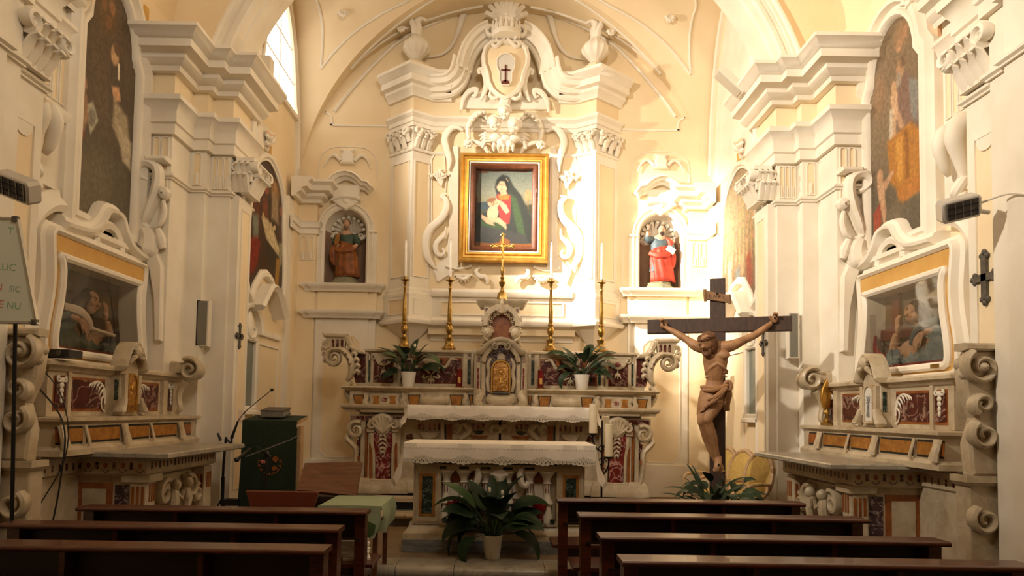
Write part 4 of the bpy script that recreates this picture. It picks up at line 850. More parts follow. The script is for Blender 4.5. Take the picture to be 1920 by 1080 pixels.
# dorsal wall with red panels
YD = 10.4
b = MB(); b.box(-1.98, 1.98, YD, 10.75, 1.95, 2.5); b.obj('dorsal', 'marble', ha)
b = MB(PL()); b.mould(hpath([(1.98, 10.75), (1.98, YD), (.42, YD)]), [(-.35, 2.47), (.02, 2.47), (.04, 2.5), (.07, 2.51), (.07, 2.535), (.03, 2.55), (-.35, 2.555)]); b.obj('dorsal_coping', 'marble', ha)
hb('red_panel', 'marble_red', (668, 664, 685, 718), YD-.02, .02); hb('post', 'marble', (686, 660, 690, 731), YD-.04, .05); hb('green_strip', 'marble_green', (690, 675, 694, 716), YD-.01, .02)
hb('post', 'marble', (695, 662, 700, 728), YD-.04, .05); hb('post', 'marble', (738, 662, 743, 728), YD-.04, .05); hb('panel_border', 'marble_orange', (700, 678, 738, 719), YD-.005, .01); hb('red_panel', 'marble_red', (702, 681, 736, 717), YD-.012, .015)
hp('panel_head', 'marble', [(698, 662), (742, 662), (742, 668), (736, 675), (731, 683), (720, 687), (709, 683), (704, 675), (698, 668)], YD-.02, .03, .008)
for s in (1, -1): x, z = PXZ(720.5, 677, YD-.05); b = MB(FWs(YD-.05, s)); b.ex(arc(x, z, .045, 0, 360, 16, .035)[:-1], 0, .012, .004); b.obj('red_oval', 'marble_redbright', ha)
for px in (701, 740): hsp('panel_volute', px, 670, YD-.06, .04, .01, 90, 500, [.015, .008])
def lily(px, py, Y, k=1):
    for s in (1, -1):
        x, z = PXZ(px, py, Y); b = MB(FWs(Y, s))
        for a in (-55, 0, 55): b.tube([(x, z+.05*k, .0), (x+.03*k*sin(rad(a)), z+.02*k, .012), (x+.06*k*sin(rad(a)), z-.045*k*cos(rad(a)*.6), .008)], [.008*k, .018*k, .004*k], 6, .6)
        b.tube([(x, z+.09*k, 0), (x, z+.03*k, .01)], .01*k, 6); b.obj('inlay_flower', 'marble', ha)
lily(720, 699, YD-.03); lily(808, 714, YD-.03)
hb('post', 'marble', (746, 662, 751, 728), YD-.03, .04); hb('green_strip', 'marble_green', (752, 672, 757, 716), YD-.008, .02)
hb('panel_border', 'marble_orange', (759, 670, 866, 721), YD-.005, .01); hb('red_panel', 'marble_red', (762, 673, 864, 718), YD-.012, .015)
for q in (-1, 1):
    cx = 808
    ht('panel_scroll', 'marble', [(cx+q*49, 675), (cx+q*38, 673), (cx+q*33, 680), (cx+q*27, 688), (cx+q*18, 688), (cx+q*10, 693), (cx+q*3, 700)], YD-.025, [.012, .02, .024, .024, .02, .016, .012], .6)
    hp('yellow_inlay', 'marble_orange', [(cx+q*22, 672), (cx+q*30, 672), (cx+q*28, 682), (cx+q*21, 686)], YD-.025, .008)
    ht('panel_scroll', 'marble', [(cx+q*12, 702), (cx+q*16, 707), (cx+q*10, 708), (cx+q*3, 705)], YD-.025, [.008, .014, .014, .01], .6)
hp('panel_fan', 'marble', [(790, 672), (826, 672), (822, 680), (808, 686), (794, 680)], YD-.025, .012, .004)
hb('post', 'marble', (868, 660, 876, 733), YD-.04, .05); hb('green_strip', 'marble_green', (877, 674, 882, 722), YD-.02, .03); hb('post', 'marble', (883, 655, 888, 735), YD-.06, .07)
hb('dorsal_base', 'marble', (669, 719, 885, 735), YD-.05, .06, .01)
# volute wings
YW = 10.35
hp('wing_block', 'marble', [(613, 630), (653, 632), (651, 638), (648, 655), (618, 654), (615, 637)], YW, .12, .01)
hp('wing_abacus', 'marble', [(608, 626), (655, 628), (652, 636), (612, 634)], YW+.02, .17, .02)
for px in (624.5, 633, 641.5): hp('flute', 'marble_red', [(px-2.4, 651), (px+2.4, 651), (px+2.4, 638), (px, 635.5), (px-2.4, 638)], YW-.12, .006)
hp('wing_curve', 'marble', [(652, 630), (660, 633), (664, 645), (672, 654), (686, 658), (688, 665), (674, 664), (664, 660), (655, 650), (650, 640)], YW+.04, .14, .02)
hp('wing_back', 'marble_red', [(652, 648), (668, 660), (686, 663), (686, 718), (668, 718), (664, 700), (668, 680)], YW+.06, .06)
hsp('wing_volute', 627, 671, YW-.08, .135, .02, 70, 70+600, [.04, .035, .018], 2.2)
ht('wing_stem', 'marble', [(625, 657), (640, 656), (651, 664), (658, 676), (660, 692), (657, 706), (650, 713)], YW-.06, [.04, .055, .06, .06, .055, .045, .03], 2.2)
ht('wing_stem', 'marble', [(660, 718), (653, 722), (651, 735), (656, 748), (662, 754), (656, 758)], YW-.06, [.03, .05, .055, .05, .04, .02], 2.2)
for i in range(5):
    t = i/4; px = 651+11*t+5*sin(t*3); py = 655+44*t
    ht('wing_leaf', 'marble', [(px, py+2), (px+6, py-4), (px+10, py-1), (px+8, py+4)], YW-.1, [.02, .035, .03, .01], 1.2)
for (px, py) in ((611, 643), (609, 653), (610, 662), (612, 674)): ht('wing_leaf', 'marble', [(px+4, py+2), (px-2, py-2), (px-4, py+3), (px, py+6)], YW-.08, [.02, .03, .025, .01], 1.2)
for i in range(3): ht('wing_bead', 'marble_red', [(646+4.5*i, 666+9*i), (650+4.5*i, 663+9*i)], YW-.19, [.012, .006], 1)
# tabernacle
YT = 10.0
x0, x1, z0, z1 = rect(888, 660, 988, 765, YT); hw = (x1-x0)/2
b = MB(); b.box(-hw, hw, YT, 10.5, 1.70, 2.5); tb = b.obj('tabernacle', 'marble', ha)
arch = [PXZ(x, y, YT) for x, y in [(909, 745), (909, 680), (912, 668), (920, 658), (930, 650), (938, 647)]]; xo = arch[-1][0]; arch = [(x-xo, z) for x, z in arch]; arch += [(-x, z) for x, z in arch[-2::-1]]
b = MB(FW(YT)); b.ex(arch, -.1, .02); b.obj('arch_field', 'marble_purple', tb)
b = MB(FW(YT)); b.mould(arch[1:-1], [(0, .0), (0, .10), (.04, .12), (.06, .1), (.06, .0)]); b.obj('arch_moulding', 'marble', tb)
hm = [PXZ(x, y, YT) for x, y in [(893, 667), (902, 666), (910, 659), (920, 650), (930, 645), (938, 644)]]; hm = [(x-xo, z) for x, z in hm]; hm += [(-x, z) for x, z in hm[-2::-1]]
b = MB(FW(YT)); b.mould(hm, [(0, -.1), (0, .1), (.03, .15), (.06, .17), (.08, .17), (.08, -.1)]); b.obj('tabernacle_hood', 'marble', tb)
for s in (1, -1):
    for px, m, w_ in ((897, 'marble', .07), (906, 'marble', .05)):
        x, z = PXZ(px, 700, YT); zz0, zz1 = PXZ(px, 742, YT)[1], PXZ(px, 666, YT)[1]; b = MB(FWs(YT, s)); b.box(x-.03, x+.03, zz0, zz1, 0, w_, .008); b.obj('tabernacle_pilaster', m, tb)
    x, z = PXZ(897, 690, YT); b = MB(FWs(YT, s)); b.box(x-.012, x+.012, z-.3, z+.0, .07, .078); b.obj('red_strip', 'marble_redbright', tb)
    for k in (-.018, 0, .018): b = MB(FWs(YT, s)); b.box(x+k-.005, x+k+.005, z+.08, z+.16, .07, .076); b.obj('flute', 'marble_red', tb)
    x, z = PXZ(899, 750, YT); b = MB(FWs(YT, s))
    b.tube(cr([(x+.0, z+.13, .05), (x+.02, z+.07, .1), (x-.02, z+.0, .14), (x+.0, z-.08, .12), (x+.03, z-.11, .08)], 5), [.03, .05, .06, .06, .03], 8); b.obj('volute_foot', 'marble', tb)
    q = [PXZ(x, y, YT) for x, y in [(921, 672), (915, 684), (917, 700), (914, 715), (917, 735)]]
    b = MB(FWs(YT, s)); b.tube([(x-xo*0, z, .04) for x, z in cr(q, 5)], [.02, .03, .025, .03, .02], 7, .7); b.obj('door_scroll', 'marble', tb)
    hsp('hood_volute', 929, 650, YT-.16, .05, .012, 90, 560, [.02, .01], 1.5, par=tb)
x, z = 0, PXZ(939, 672, YT)[1]; b = MB(FW(YT)); b.ex([(-.06, z-.03), (-.05, z+.05), (0, z+.08), (.05, z+.05), (.06, z-.03)], 0, .06, .015); b.obj('door_keystone', 'marble', tb)
d0, d1 = PXZ(939, 735, YT)[1], PXZ(939, 678, YT)[1]
ds = [(-.118, d0), (.118, d0), (.118, d1-.12)]+arc(0, d1-.12, .118, 0, 180, 14)[1:]
b = MB(FW(YT)); b.ex(ds, .02, .06, .01); dr = b.obj('tabernacle_door', 'gilt_door', tb)
b = MB(FW(YT)); b.mould(ds, [(0, .02), (0, .075), (-.022, .075), (-.022, .02)], closed=True); b.obj('door_frame', 'gold', dr)
b = MB(FW(YT)); b.tube([(u, v, .062) for u, v in arc(0, d1-.16, .05, 0, 360, 16)], .008, 6); b.ell((0, d1-.16, .06), (.03, .035, .02)); b.tube([(0, d1-.22, .062), (0, d0+.12, .064)], [.012, .02], 6)
for q in (-1, 1):
    b.tube([(u, v, .062) for u, v in cr([(0, d0+.05), (q*.06, d0+.08), (q*.07, d0+.15), (q*.03, d0+.19), (q*.05, d0+.25)], 4)], [.008, .012, .012, .008, .005], 6); b.tube([(u, v, .062) for u, v in spiral(q*.05, d0+.05, .03, .006, 0, q*450, 16)], .007, 5)
b.obj('door_relief', 'gold', dr)
b = MB(FW(YT)); b.box(-.125, .125, d0-.025, d0, .0, .09); b.obj('door_sill', 'iron_grey', tb)
q = [PXZ(x, y, YT) for x, y in [(912, 741), (918, 738), (938, 739), (958, 738), (965, 741), (968, 750), (962, 758), (950, 765), (938, 767), (926, 765), (914, 758), (908, 750)]]; q = [(u-xo, v) for u, v in q]
b = MB(FW(YT)); b.ex(cr(q, 3, True), .0, .06, .03, .06); b.obj('shell_base', 'marble', tb)
b = MB(); b.box(-.42, .42, YT-.06, 10.4, 1.70, 1.735); b.obj('tabernacle_plinth', 'marble', tb)
# aedicule on top of the tabernacle
YE = 10.25; zc = lambda y: PXZ(939, y, YE)[1]
ba = MB(FW(YE)); ba.ex([(-.27, zc(650)), (.27, zc(650)), (.24, zc(590)), (-.24, zc(590))], -.3, 0); ae = ba.obj('aedicule', 'marble', ha)
nich = [(-.15, zc(636)), (.15, zc(636)), (.15, zc(606))]+arc(0, zc(606), .15, 0, 180, 12)[1:]
b = MB(FW(YE)); b.ex(nich, -.02, .01); b.obj('niche_field', 'marble_orange', ae)
b = MB(FW(YE)); b.mould(arc(0, zc(608), .19, -10, 190, 20), [(0, 0), (0, .1), (-.02, .14), (-.08, .14), (-.10, .1), (-.10, 0)]); b.obj('niche_hood', 'marble', ae)
for i in range(9):
    a = rad(10+160*i/8); b = MB(FW(YE)); b.tube([(u, v, .1) for u, v in arc(.155*cos(a), zc(608)+.155*sin(a), .018, 0, 360, 10)], .009, 5, 2); b.obj('scallop', 'marble', ae)
for s in (1, -1):
    b = MB(FWs(YE, s)); b.ex([(-.30, zc(650)), (-.2, zc(650)), (-.2, zc(602)), (-.24, zc(602)), (-.27, zc(630))], 0, .08, .01); b.obj('side_scroll', 'marble', ae)
    b = MB(FWs(YE, s)); b.box(-.26, -.245, zc(635), zc(612), .08, .086); b.obj('red_strip', 'marble_red', ae)
    b = MB(FWs(YE, s)); b.ell((-.205, zc(628)+.02, .09), (.075, .085, .06), 10, 7); b.ell((-.205, zc(628)-.0, .15), (.016, .022, .02), 6, 4); b.tube([(-.2, zc(640), .1), (-.25, zc(636), .12), (-.27, zc(644), .1)], [.03, .05, .02], 7)
    for i in range(7): a = pi*i/6; b.ell((-.205+.075*cos(a), zc(628)+.04+.075*sin(a), .09), .026, 6, 4)
    b.obj('cherub_head', 'marble', ae)
    b = MB(FWs(YE, s)); b.box(-.30, -.17, zc(603), zc(596), 0, .12); b.obj('side_cornice', 'marble', ae)
    b = MB(FWs(YE, s)); b.box(-.26, -.18, zc(594), zc(577), 0, .09); b.obj('upper_post', 'marble', ae)
    for k in (-.235, -.215): b = MB(FWs(YE, s)); b.box(k-.006, k+.006, zc(592), zc(580), .09, .095); b.obj('flute', 'marble_red', ae)
b = MB(PL()); b.mould([(.26, 10.5), (.26, YE), (-.26, YE), (-.26, 10.5)], [(-.2, zc(577)), (.06, zc(577)), (.09, zc(571)), (.12, zc(566)), (.12, zc(564)), (-.2, zc(564))]); b.obj('aedicule_cornice', 'marble', ae)
b = MB(FW(YE)); b.box(-.2, .2, zc(602), zc(566), -.2, .0); b.obj('upper_block', 'marble_red', ae)
b = MB(FW(YE)); b.tube([(0, zc(588), .12), (0, zc(572), .15), (0, zc(560), .1)], [.04, .03, .01], 8)
for q in (-1, 1): b.tube([(u, v, .12) for u, v in cr([(0, zc(588)), (q*.07, zc(583)), (q*.09, zc(576)), (q*.05, zc(574))], 4)], [.015, .025, .02, .008], 6)
b.obj('hood_finial', 'marble', ae)
# ------------------------------------------------------------------ things on the high altar
def cloth(name, label, x0, x1, yf, yb, zt, hang, tip, fr, lacew=.05, seed=1, group=None, crease=False):
    t = thing(name, label, 'altar cloth', (0, yf, zt), group)
    n = 84; rr = random.Random(seed); ph = [rr.uniform(0, 6) for _ in range(4)]
    rows = [(0.0, 0.0), (.0, .0), (.03, .0), (.3, 0), (.6, 0), (1., 0)]
    vs = []; cols = n+1
    wav = lambda u, k: .006*sin(u*21+ph[0])*k+.005*sin(u*47+ph[1])*k
    for i in range(cols):
        u = i/n; x = x0+(x1-x0)*u; vs += [(x, yb, zt), (x, yf+.02, zt), (x, yf+.004, zt-.006), (x, yf-.006+wav(u, .4), zt-hang*.35), (x, yf-.012+wav(u, .8), zt-hang*.7), (x, yf-.016+wav(u, 1), zt-hang)]
    b = MB(); b.add(vs, [(i*6+k, i*6+k+1, (i+1)*6+k+1, (i+1)*6+k) for i in range(n) for k in range(5)]); b.obj('cloth_body', 'cloth_white', t, 60)
    b = MB()                                               # lace: scalloped strip with eyelets left open
    m = int((x1-x0)/.011); top = []; bot = []
    for i in range(m+1):
        u = i/m; x = x0+(x1-x0)*u; per = (u*(x1-x0)/.42) % 1; big = max(0, 1-abs(per-.5)*3.2); dep = lacew*(.35+.4*big)+.012*abs(sin(u*(x1-x0)/.055*pi))
        top.append((x, yf-.018+wav(u, 1), zt-hang+lacew*.25+lacew*.7*big)); bot.append((x, yf-.02+wav(u, 1), zt-hang-dep))
    rws = 5; vs = []
    for i in range(m+1): vs += [tuple(top[i][k]+(bot[i][k]-top[i][k])*r/rws for k in range(3)) for r in range(rws+1)]
    fs = [(i*6+r, i*6+r+1, (i+1)*6+r+1, (i+1)*6+r) for i in range(m) for r in range(rws) if r == rws-1 or not ((i+2*r) % 4 == 1)]
    b.add(vs, fs); b.obj('lace_edge', 'lace', t, 60)
    for s, xe in ((-1, x0), (1, x1)):                      # hanging corner fold at each end
        q = [(xe, yf+.004, zt), (xe, yb, zt), (xe+s*.10, yb-.02, zt-tip*.55), (xe+s*.10, (yf+yb)/2, zt-tip*.62), (xe+s*.13, yf+.06, zt-tip*.9), (xe+s*.075, yf-.03, zt-tip), (xe+s*.02, yf-.025, zt-tip*.82), (xe+s*.0, yf-.014, zt-hang*1.02)]
        b = MB(); b.add(q+[(xe+s*.05, yf+.03, zt-tip*.5)], [(i, (i+1) % 8, 8) for i in range(8)]); b.obj('cloth_fold', 'cloth_white', t, 60)
        e = [q[5], q[4], q[3]]; b = MB(); vs = []
        for i in range(19):
            a = Vector(e[0]).lerp(Vector(e[1]), i/18); vs += [tuple(a+Vector((0, 0, .03))), (a.x, a.y-.002, a.z-.022-.012*abs(sin(i*1.3)))]
        b.add(vs, [(2*i, 2*i+1, 2*i+3, 2*i+2) for i in range(18)]); b.obj('lace_edge', 'lace', t, 60)
    if crease:                                             # hemstitch line below the front edge
        b = MB()
        for i in range(int((x1-x0)/.03)): x = x0+.01+i*.03; b.box(x, x+.014, zt-.062, zt-.052, 0, .003) if False else b.add([(x, yf-.008, zt-.062), (x+.014, yf-.008, zt-.062), (x+.014, yf-.008, zt-.05), (x, yf-.008, zt-.05)], [(0, 1, 2, 3)])
        b.obj('hemstitch', 'lace', t, 0)
    return t
cloth('altar_cloth', 'white lace-edged cloth on the high altar table, behind the other one', X(764, 9.7), X(1119, 9.7), 9.69, 10.05, 1.715, .165, .30, None, .06, 3)
def candlestick():
    t = thing('candlestick', 'x', 'candlestick', (0, 0, 0), 'brass candlesticks on the high altar')
    f = lambda u, v, w: (u, w, v)
    b = MB(f); b.lathe([(.0, .0), (.105, .0), (.112, .02), (.10, .045), (.075, .06), (.06, .10), (.055, .15), (.066, .17), (.066, .185), (.03, .2)], (0, 0), 6); bs = b.obj('tripod_base', 'brass', t)
    for i in range(3):
        a = rad(90+120*i); b = MB(); b.ell((.1*cos(a), .1*sin(a), .018), (.03, .03, .018), 7, 5); b.obj('foot', 'brass', bs)
    b = MB(f); b.lathe([(.0, .18), (.032, .19), (.024, .23), (.04, .26), (.052, .30), (.05, .35), (.03, .38), (.046, .40), (.046, .415), (.03, .43), (.034, .45), (.034, .6), (.026, .78), (.02, .92), (.028, .94), (.028, .955), (.018, .97), (.022, 1.0), (.034, 1.02), (.034, 1.03), (.016, 1.04)], (0, 0), 16); b.obj('stem', 'brass', t)
    b = MB(f); b.lathe([(.0, 1.035), (.02, 1.04), (.066, 1.06), (.07, 1.07), (.03, 1.065), (.022, 1.09), (.024, 1.12), (.0, 1.12)], (0, 0), 16); b.obj('drip_pan', 'brass', t)
    return t
def candle_tall(): 
    f = lambda u, v, w: (u, w, v)
    t = thing('altar_candle', 'x', 'candle', (0, 0, 0), 'tall white candles on the brass candlesticks')
    b = MB(f); b.lathe([(.0, .0), (.018, 0), (.0175, .5), (.012, .52), (.008, .56), (0, .565)], (0, 0), 12); b.obj('wax', 'candle_white', t)
    b = MB(f); b.lathe([(0, .56), (.003, .56), (.002, .59), (0, .59)], (0, 0), 5); b.obj('wick', 'iron', t)
    return t
cs = candlestick(); ct_ = candle_tall()
CSL = ['leftmost', 'second from the left', 'third from the left', 'rightmost']
for i, px in enumerate((757, 842, 1032, 1127)):
    p = P(px, 655, 10.5); x = p.x; loc = (x, 10.5, 2.556)
    o = cs if i == 0 else dup(cs); o.location = loc; o['label'] = 'tall turned brass candlestick on the high altar, '+CSL[i]+' of four'
    o = ct_ if i == 0 else dup(ct_); o.location = (x, 10.5, 2.556+1.121); o['label'] = 'slim white candle in the '+CSL[i]+' brass candlestick'
# altar cross on the aedicule
ac = thing('altar_cross', 'ornate brass standing cross on top of the tabernacle', 'cross', (0, 10.38, zc(564)+.0))
z = zc(564); f = lambda u, v, w: (u, 10.38+w, v)
b = MB(f); b.lathe([(.0, z), (.10, z), (.10, z+.02), (.075, z+.04), (.07, z+.12), (.05, z+.15), (.03, z+.17), (.0, z+.17)], (0, 0), 6); b.obj('base', 'brass', ac)
b = MB(f); b.lathe([(.0, z+.16), (.03, z+.17), (.02, z+.22), (.045, z+.27), (.05, z+.3), (.02, z+.34), (.035, z+.37), (.018, z+.4), (.03, z+.46), (.03, z+.5), (.014, z+.54), (.014, z+.6), (.0, z+.6)], (0, 0), 14); b.obj('stem', 'brass', ac)
b = MB(FW(10.38)); b.box(-.014, .014, z+.58, z+1.0, -.012, .012); b.box(-.14, .14, z+.84, z+.868, -.012, .012); b.obj('cross_bars', 'brass', ac)
for (x, zz) in ((-.15, z+.854), (.15, z+.854), (0, z+1.02)):
    b = MB(FW(10.38))
    for dx, dz in ((0, .02), (.02, 0), (-.02, 0), (0, -.02)): b.ell((x+dx, zz+dz, 0), (.019, .019, .014), 7, 5)
    b.obj('trefoil_end', 'brass', ac)
b = MB(FW(10.38))
for a in range(0, 360, 30): b.tube([(0, z+.854, 0), (.085*cos(rad(a)), z+.854+.085*sin(rad(a)), 0)], [.008, .002], 5)
b.ell((0, z+.854, .01), (.03, .03, .02)); b.obj('ray_burst', 'gold', ac)
b = MB(FW(10.38)); b.tube([(0, z+.66, .02), (0, z+.85, .025)], [.012, .02], 6); b.tube([(-.1, z+.87, .02), (0, z+.83, .025), (.1, z+.87, .02)], [.008, .012, .008], 6); b.ell((0, z+.885, .03), .016, 6, 5); b.obj('small_figure', 'gold', ac)
# red sanctuary candles on the shelf
def votive(px, py, label):
    p = P(px, py, 10.12); t = thing('votive_candle', label, 'candle', (p.x, 10.16, 1.976), 'red glass candles on the high altar shelf')
    f = lambda u, v, w: (p.x+u, 10.16+w, v); z = 1.976
    b = MB(f); b.lathe([(0, z), (.07, z), (.07, z+.012), (.05, z+.02), (0, z+.02)], (0, 0), 16); b.obj('saucer', 'brass', t)
    b = MB(f); b.lathe([(0, z+.02), (.044, z+.02), (.044, z+.27), (.04, z+.275), (.038, z+.25), (0, z+.25)], (0, 0), 18); b.obj('red_glass', 'red_glass', t)
    b = MB(f); b.lathe([(.0445, z+.07), (.0455, z+.085), (.0455, z+.14), (.0445, z+.155)], (0, 0), 8, 245, 295); b.obj('gold_print', 'gold_paint', t)
votive(861, 725, 'red glass votive candle on the shelf left of the tabernacle'); votive(1014, 730, 'red glass votive candle on the shelf right of the tabernacle')
# potted plants
def leaf_mesh(b, base, az, elev, length, width, droop, pet, fold=.25):
    # a petiole that leaves the pot and an arching pointed blade
    d = Vector((cos(az), sin(az), 0)); up = Vector((0, 0, 1)); pos = Vector(base); e = elev; pp = [pos.copy()]
    for k in range(3): pos = pos+(d*cos(e)+up*sin(e))*(pet/3); pp.append(pos.copy()); e -= droop*.12
    b.tube(pp, [.006, .005, .004, .004], 5)
    side = d.cross(up).normalized(); n = 7; vs = []; rl = random.uniform(.1, .75)*(1 if d.x > 0 else -1)*(1 if abs(d.x) > .25 else .3)
    for k in range(n+1):
        t = k/n; wd = width*(sin(pi*min(1, t*.97+.03)**.75))**.9*(1 if t < 1 else 0); nrm = (up*cos(e)-d*sin(e))
        sd = side*cos(rl)-nrm*sin(rl); ed = (nrm*cos(rl)+side*sin(rl))*(fold*wd*.5)
        vs += [tuple(pos-sd*wd*.5+ed), tuple(pos), tuple(pos+sd*wd*.5+ed)]
        pos = pos+(d*cos(e)+up*sin(e))*(length/n); e -= droop/n
    b.add(vs, [(k*3+j, k*3+j+1, k*3+j+4, k*3+j+3) for k in range(n) for j in (0, 1)])
def potted_plant(loc, pr, ph, label, leaves, seed, L=(.24, .36), Wd=(.11, .16), extra=None, flowers=0, group=None, pet=(.18, .34)):
    t = thing('potted_plant', label, 'plant', loc, group); x, y, z = loc; f = lambda u, v, w: (x+u, y+w, z+v)
    b = MB(f); b.lathe([(0, 0), (pr*.68, 0), (pr*.72, .01), (pr*.97, ph*.93), (pr, ph), (pr*.93, ph), (pr*.9, ph*.9), (0, ph*.88)], (0, 0), 24); pt = b.obj('pot', 'pot_white', t)
    b = MB(f); b.lathe([(0, ph*.885), (pr*.9, ph*.885), (pr*.9, ph*.9), (0, ph*.93)], (0, 0), 16); b.obj('soil', 'soil', pt)
    r = random.Random(seed)
    for i in range(leaves):
        az = i*2.39996+r.uniform(-.3, .3); k = (i+.5)/leaves; el = rad(80-58*k+r.uniform(-8, 8)); b = MB()
        if k > .4 and -sin(az) > .72: continue
        leaf_mesh(b, (x+.03*cos(az), y+.03*sin(az), z+ph*.9), az, el, r.uniform(*L), r.uniform(*Wd), r.uniform(.8, 1.9)*(.6+.6*k), r.uniform(*pet)*(1.05-.35*k)); b.obj('leaf', 'leaf_light' if i % 9 == 4 else 'leaf', t, 60, False)
    for (az, el, ln, wd, dr, pe) in (extra or []):
        b = MB(); leaf_mesh(b, (x, y, z+ph*.9), rad(az), rad(el), ln, wd, dr, pe); b.obj('leaf', 'leaf', t, 60, False)
    for i in range(flowers):
        az = r.uniform(0, 6.28); b = MB(); h = r.uniform(.3, .42); px_, py_ = x+.1*cos(az), y+.1*sin(az)
        b.tube([(x, y, z+ph*.9), (px_, py_, z+ph+h*.8), (px_*1.0, py_, z+ph+h)], .004, 5); b.obj('flower_stalk', 'stem', t)
        b = MB(); b.ell((px_, py_, z+ph+h+.02), (.02, .02, .035), 7, 5); b.obj('flower', 'flower', t)
    return t
p1, p2 = P(765, 728, 10.14), P(1091, 735, 10.14)
potted_plant((p1.x, 10.16, 1.976), .115, .22, 'leafy dark green plant in a white pot on the left of the high altar shelf', 26, 4, extra=[(168, 55, .36, .12, .7, .32), (15, 35, .34, .1, 1.2, .3), (60, 80, .3, .1, .5, .3)], group='potted plants in white pots', flowers=1)
potted_plant((p2.x, 10.16, 1.976), .115, .22, 'leafy dark green plant in a white pot on the right of the high altar shelf', 28, 9, extra=[(20, 55, .40, .1, .9, .36), (165, 60, .36, .1, 1.2, .36)], group='potted plants in white pots')
# ================================================================== free-standing altar in front
YF = 7.41
zf = lambda y: PXZ(935, y, YF)[1]
xf = lambda px: (px-934)*YF/FPX
fa = thing('front_altar', 'free-standing white marble altar with green inlaid panels and a balustrade front', 'altar', (0, YF+.3, .15))
b = MB(); b.box(-1.02, 1.02, YF-.02, 8.1, .148, zf(1014)); b.obj('grey_plinth', 'marble_grey', fa)
b = MB(PL()); b.mould([(1.0, 8.1), (1.0, YF), (-1.0, YF), (-1.0, 8.1)], [(-.3, zf(1014)), (.01, zf(1014)), (.01, zf(1002)), (-.01, zf(999)), (-.04, zf(992)), (-.05, zf(984)), (-.3, zf(984))]); b.obj('base_moulding', 'marble', fa)
for s in (1, -1):
    g = FWs(YF+.03, s)
    x0, x1 = xf(774), xf(826)
    b = MB(g); b.box(x0, x1, zf(985), zf(868), -.55, 0, .0); pr = b.obj('pier', 'marble', fa)
    b = MB(g); b.mould(rpts(x0+.02, x1-.02, zf(982), zf(874)), [(0, 0), (0, .006), (.012, .012), (.02, .012), (.02, 0)], closed=True); b.obj('pier_moulding', 'marble', pr)
    b = MB(g); b.box(xf(785), xf(815), zf(970), zf(890), 0, .006); b.obj('yellow_border', 'marble_yellow', pr)
    b = MB(g); b.box(xf(790), xf(810), zf(965), zf(895), .004, .01); b.obj('green_panel', 'marble_green', pr)
b = MB(FW(YF+.13)); b.box(-.62, .62, zf(985), zf(868), -.3, 0); b.obj('back_panel', 'marble', fa)
b = MB(FW(YF+.025)); b.box(-.62, .62, zf(884), zf(872), -.1, 0, .0); b.box(-.62, .62, zf(987), zf(980), -.2, 0); b.obj('rails', 'marble', fa)
BX = [826, 868, 909, 950, 991, 1033]
for i in range(5):
    c = (BX[i]+BX[i+1])/2
    b = MB(FW(YF+.025)); b.box(xf(c-24 if i == 0 else BX[i]-9), xf(BX[i]+9), zf(881), zf(876), 0, .006); b.obj('black_slot', 'marble_black', fa)
    m = ['marble_orange', 'marble_redbright', 'marble_red', 'marble_redbright', 'marble_orange'][i]
    b = MB(FW(YF+.13)); b.ex([(xf(BX[i]+8), zf(907)), (xf(BX[i+1]-8), zf(907)), (xf(BX[i+1]-10), zf(886)), (xf(BX[i]+10), zf(886))], 0, .008); b.obj('upper_inlay', m, fa)
    b = MB(FW(YF+.13)); b.ex([(xf(BX[i]+8), zf(909)), (xf(BX[i+1]-8), zf(909)), (xf(BX[i+1]-11), zf(938)), (xf(BX[i]+11), zf(938))], 0, .02, .005); b.obj('white_slab', 'marble_white', fa)
    b = MB(FW(YF+.13)); b.box(xf(BX[i]+4), xf(BX[i+1]-4), zf(972), zf(942), 0, .006); b.obj('lower_inlay', 'marble_redbright', fa)
for i, px in enumerate(BX):
    x = xf(px)
    if i in (0, 5): x += .05 if i == 0 else -.05
    f = lambda u, v, w: (x+u, YF+.085+w, v)
    b = MB(f); b.lathe([(0, zf(884)), (.085, zf(884)), (.085, zf(887)), (.06, zf(892)), (.042, zf(899)), (.04, zf(904)), (.05, zf(906)), (.034, zf(909)), (.034, zf(925)), (.045, zf(936)), (.065, zf(941)), (.07, zf(945)), (.045, zf(950)), (.05, zf(960)), (.062, zf(968)), (.062, zf(982)), (0, zf(982))], (0, 0), 12); bl = b.obj('baluster', 'marble_white', fa)
    for k in (-.014, .014): b = MB(FW(YF+.085)); b.box(x+k-.005, x+k+.005, zf(924), zf(909), .03, .037); b.obj('red_flute', 'marble_redbright', bl)
for s in (1, -1):
    x = xf(889); b = MB(FWs(YF+.025, s)); b.tube([(u, v, .0) for u, v in cr([(x+.02, zf(878)), (x+.035, zf(890)), (x+.02, zf(905)), (x-.02, zf(911)), (x-.045, zf(906)), (x-.03, zf(902))], 5)], [.03, .04, .04, .035, .025, .012], 8, 1.2); b.obj('scroll_bracket', 'marble_white', fa)
    b = MB(FWs(YF+.026, s)); b.box(xf(829), xf(838), zf(982), zf(973), 0, .006); b.obj('green_square', 'marble_green', fa)
b = MB(FW(YF+.025)); b.ex(cr([(-.1, zf(890)), (-.07, zf(884)), (0, zf(880)), (.07, zf(884)), (.1, zf(890)), (.06, zf(897)), (.04, zf(905)), (0, zf(911)), (-.04, zf(905)), (-.06, zf(897))], 3, True), -.04, .04, .015, .02); b.obj('centre_cartouche', 'marble_white', fa)
b = MB(); b.box(-1.02, 1.02, YF-.06, 8.14, zf(868), 1.295); b.obj('table_slab', 'marble', fa)
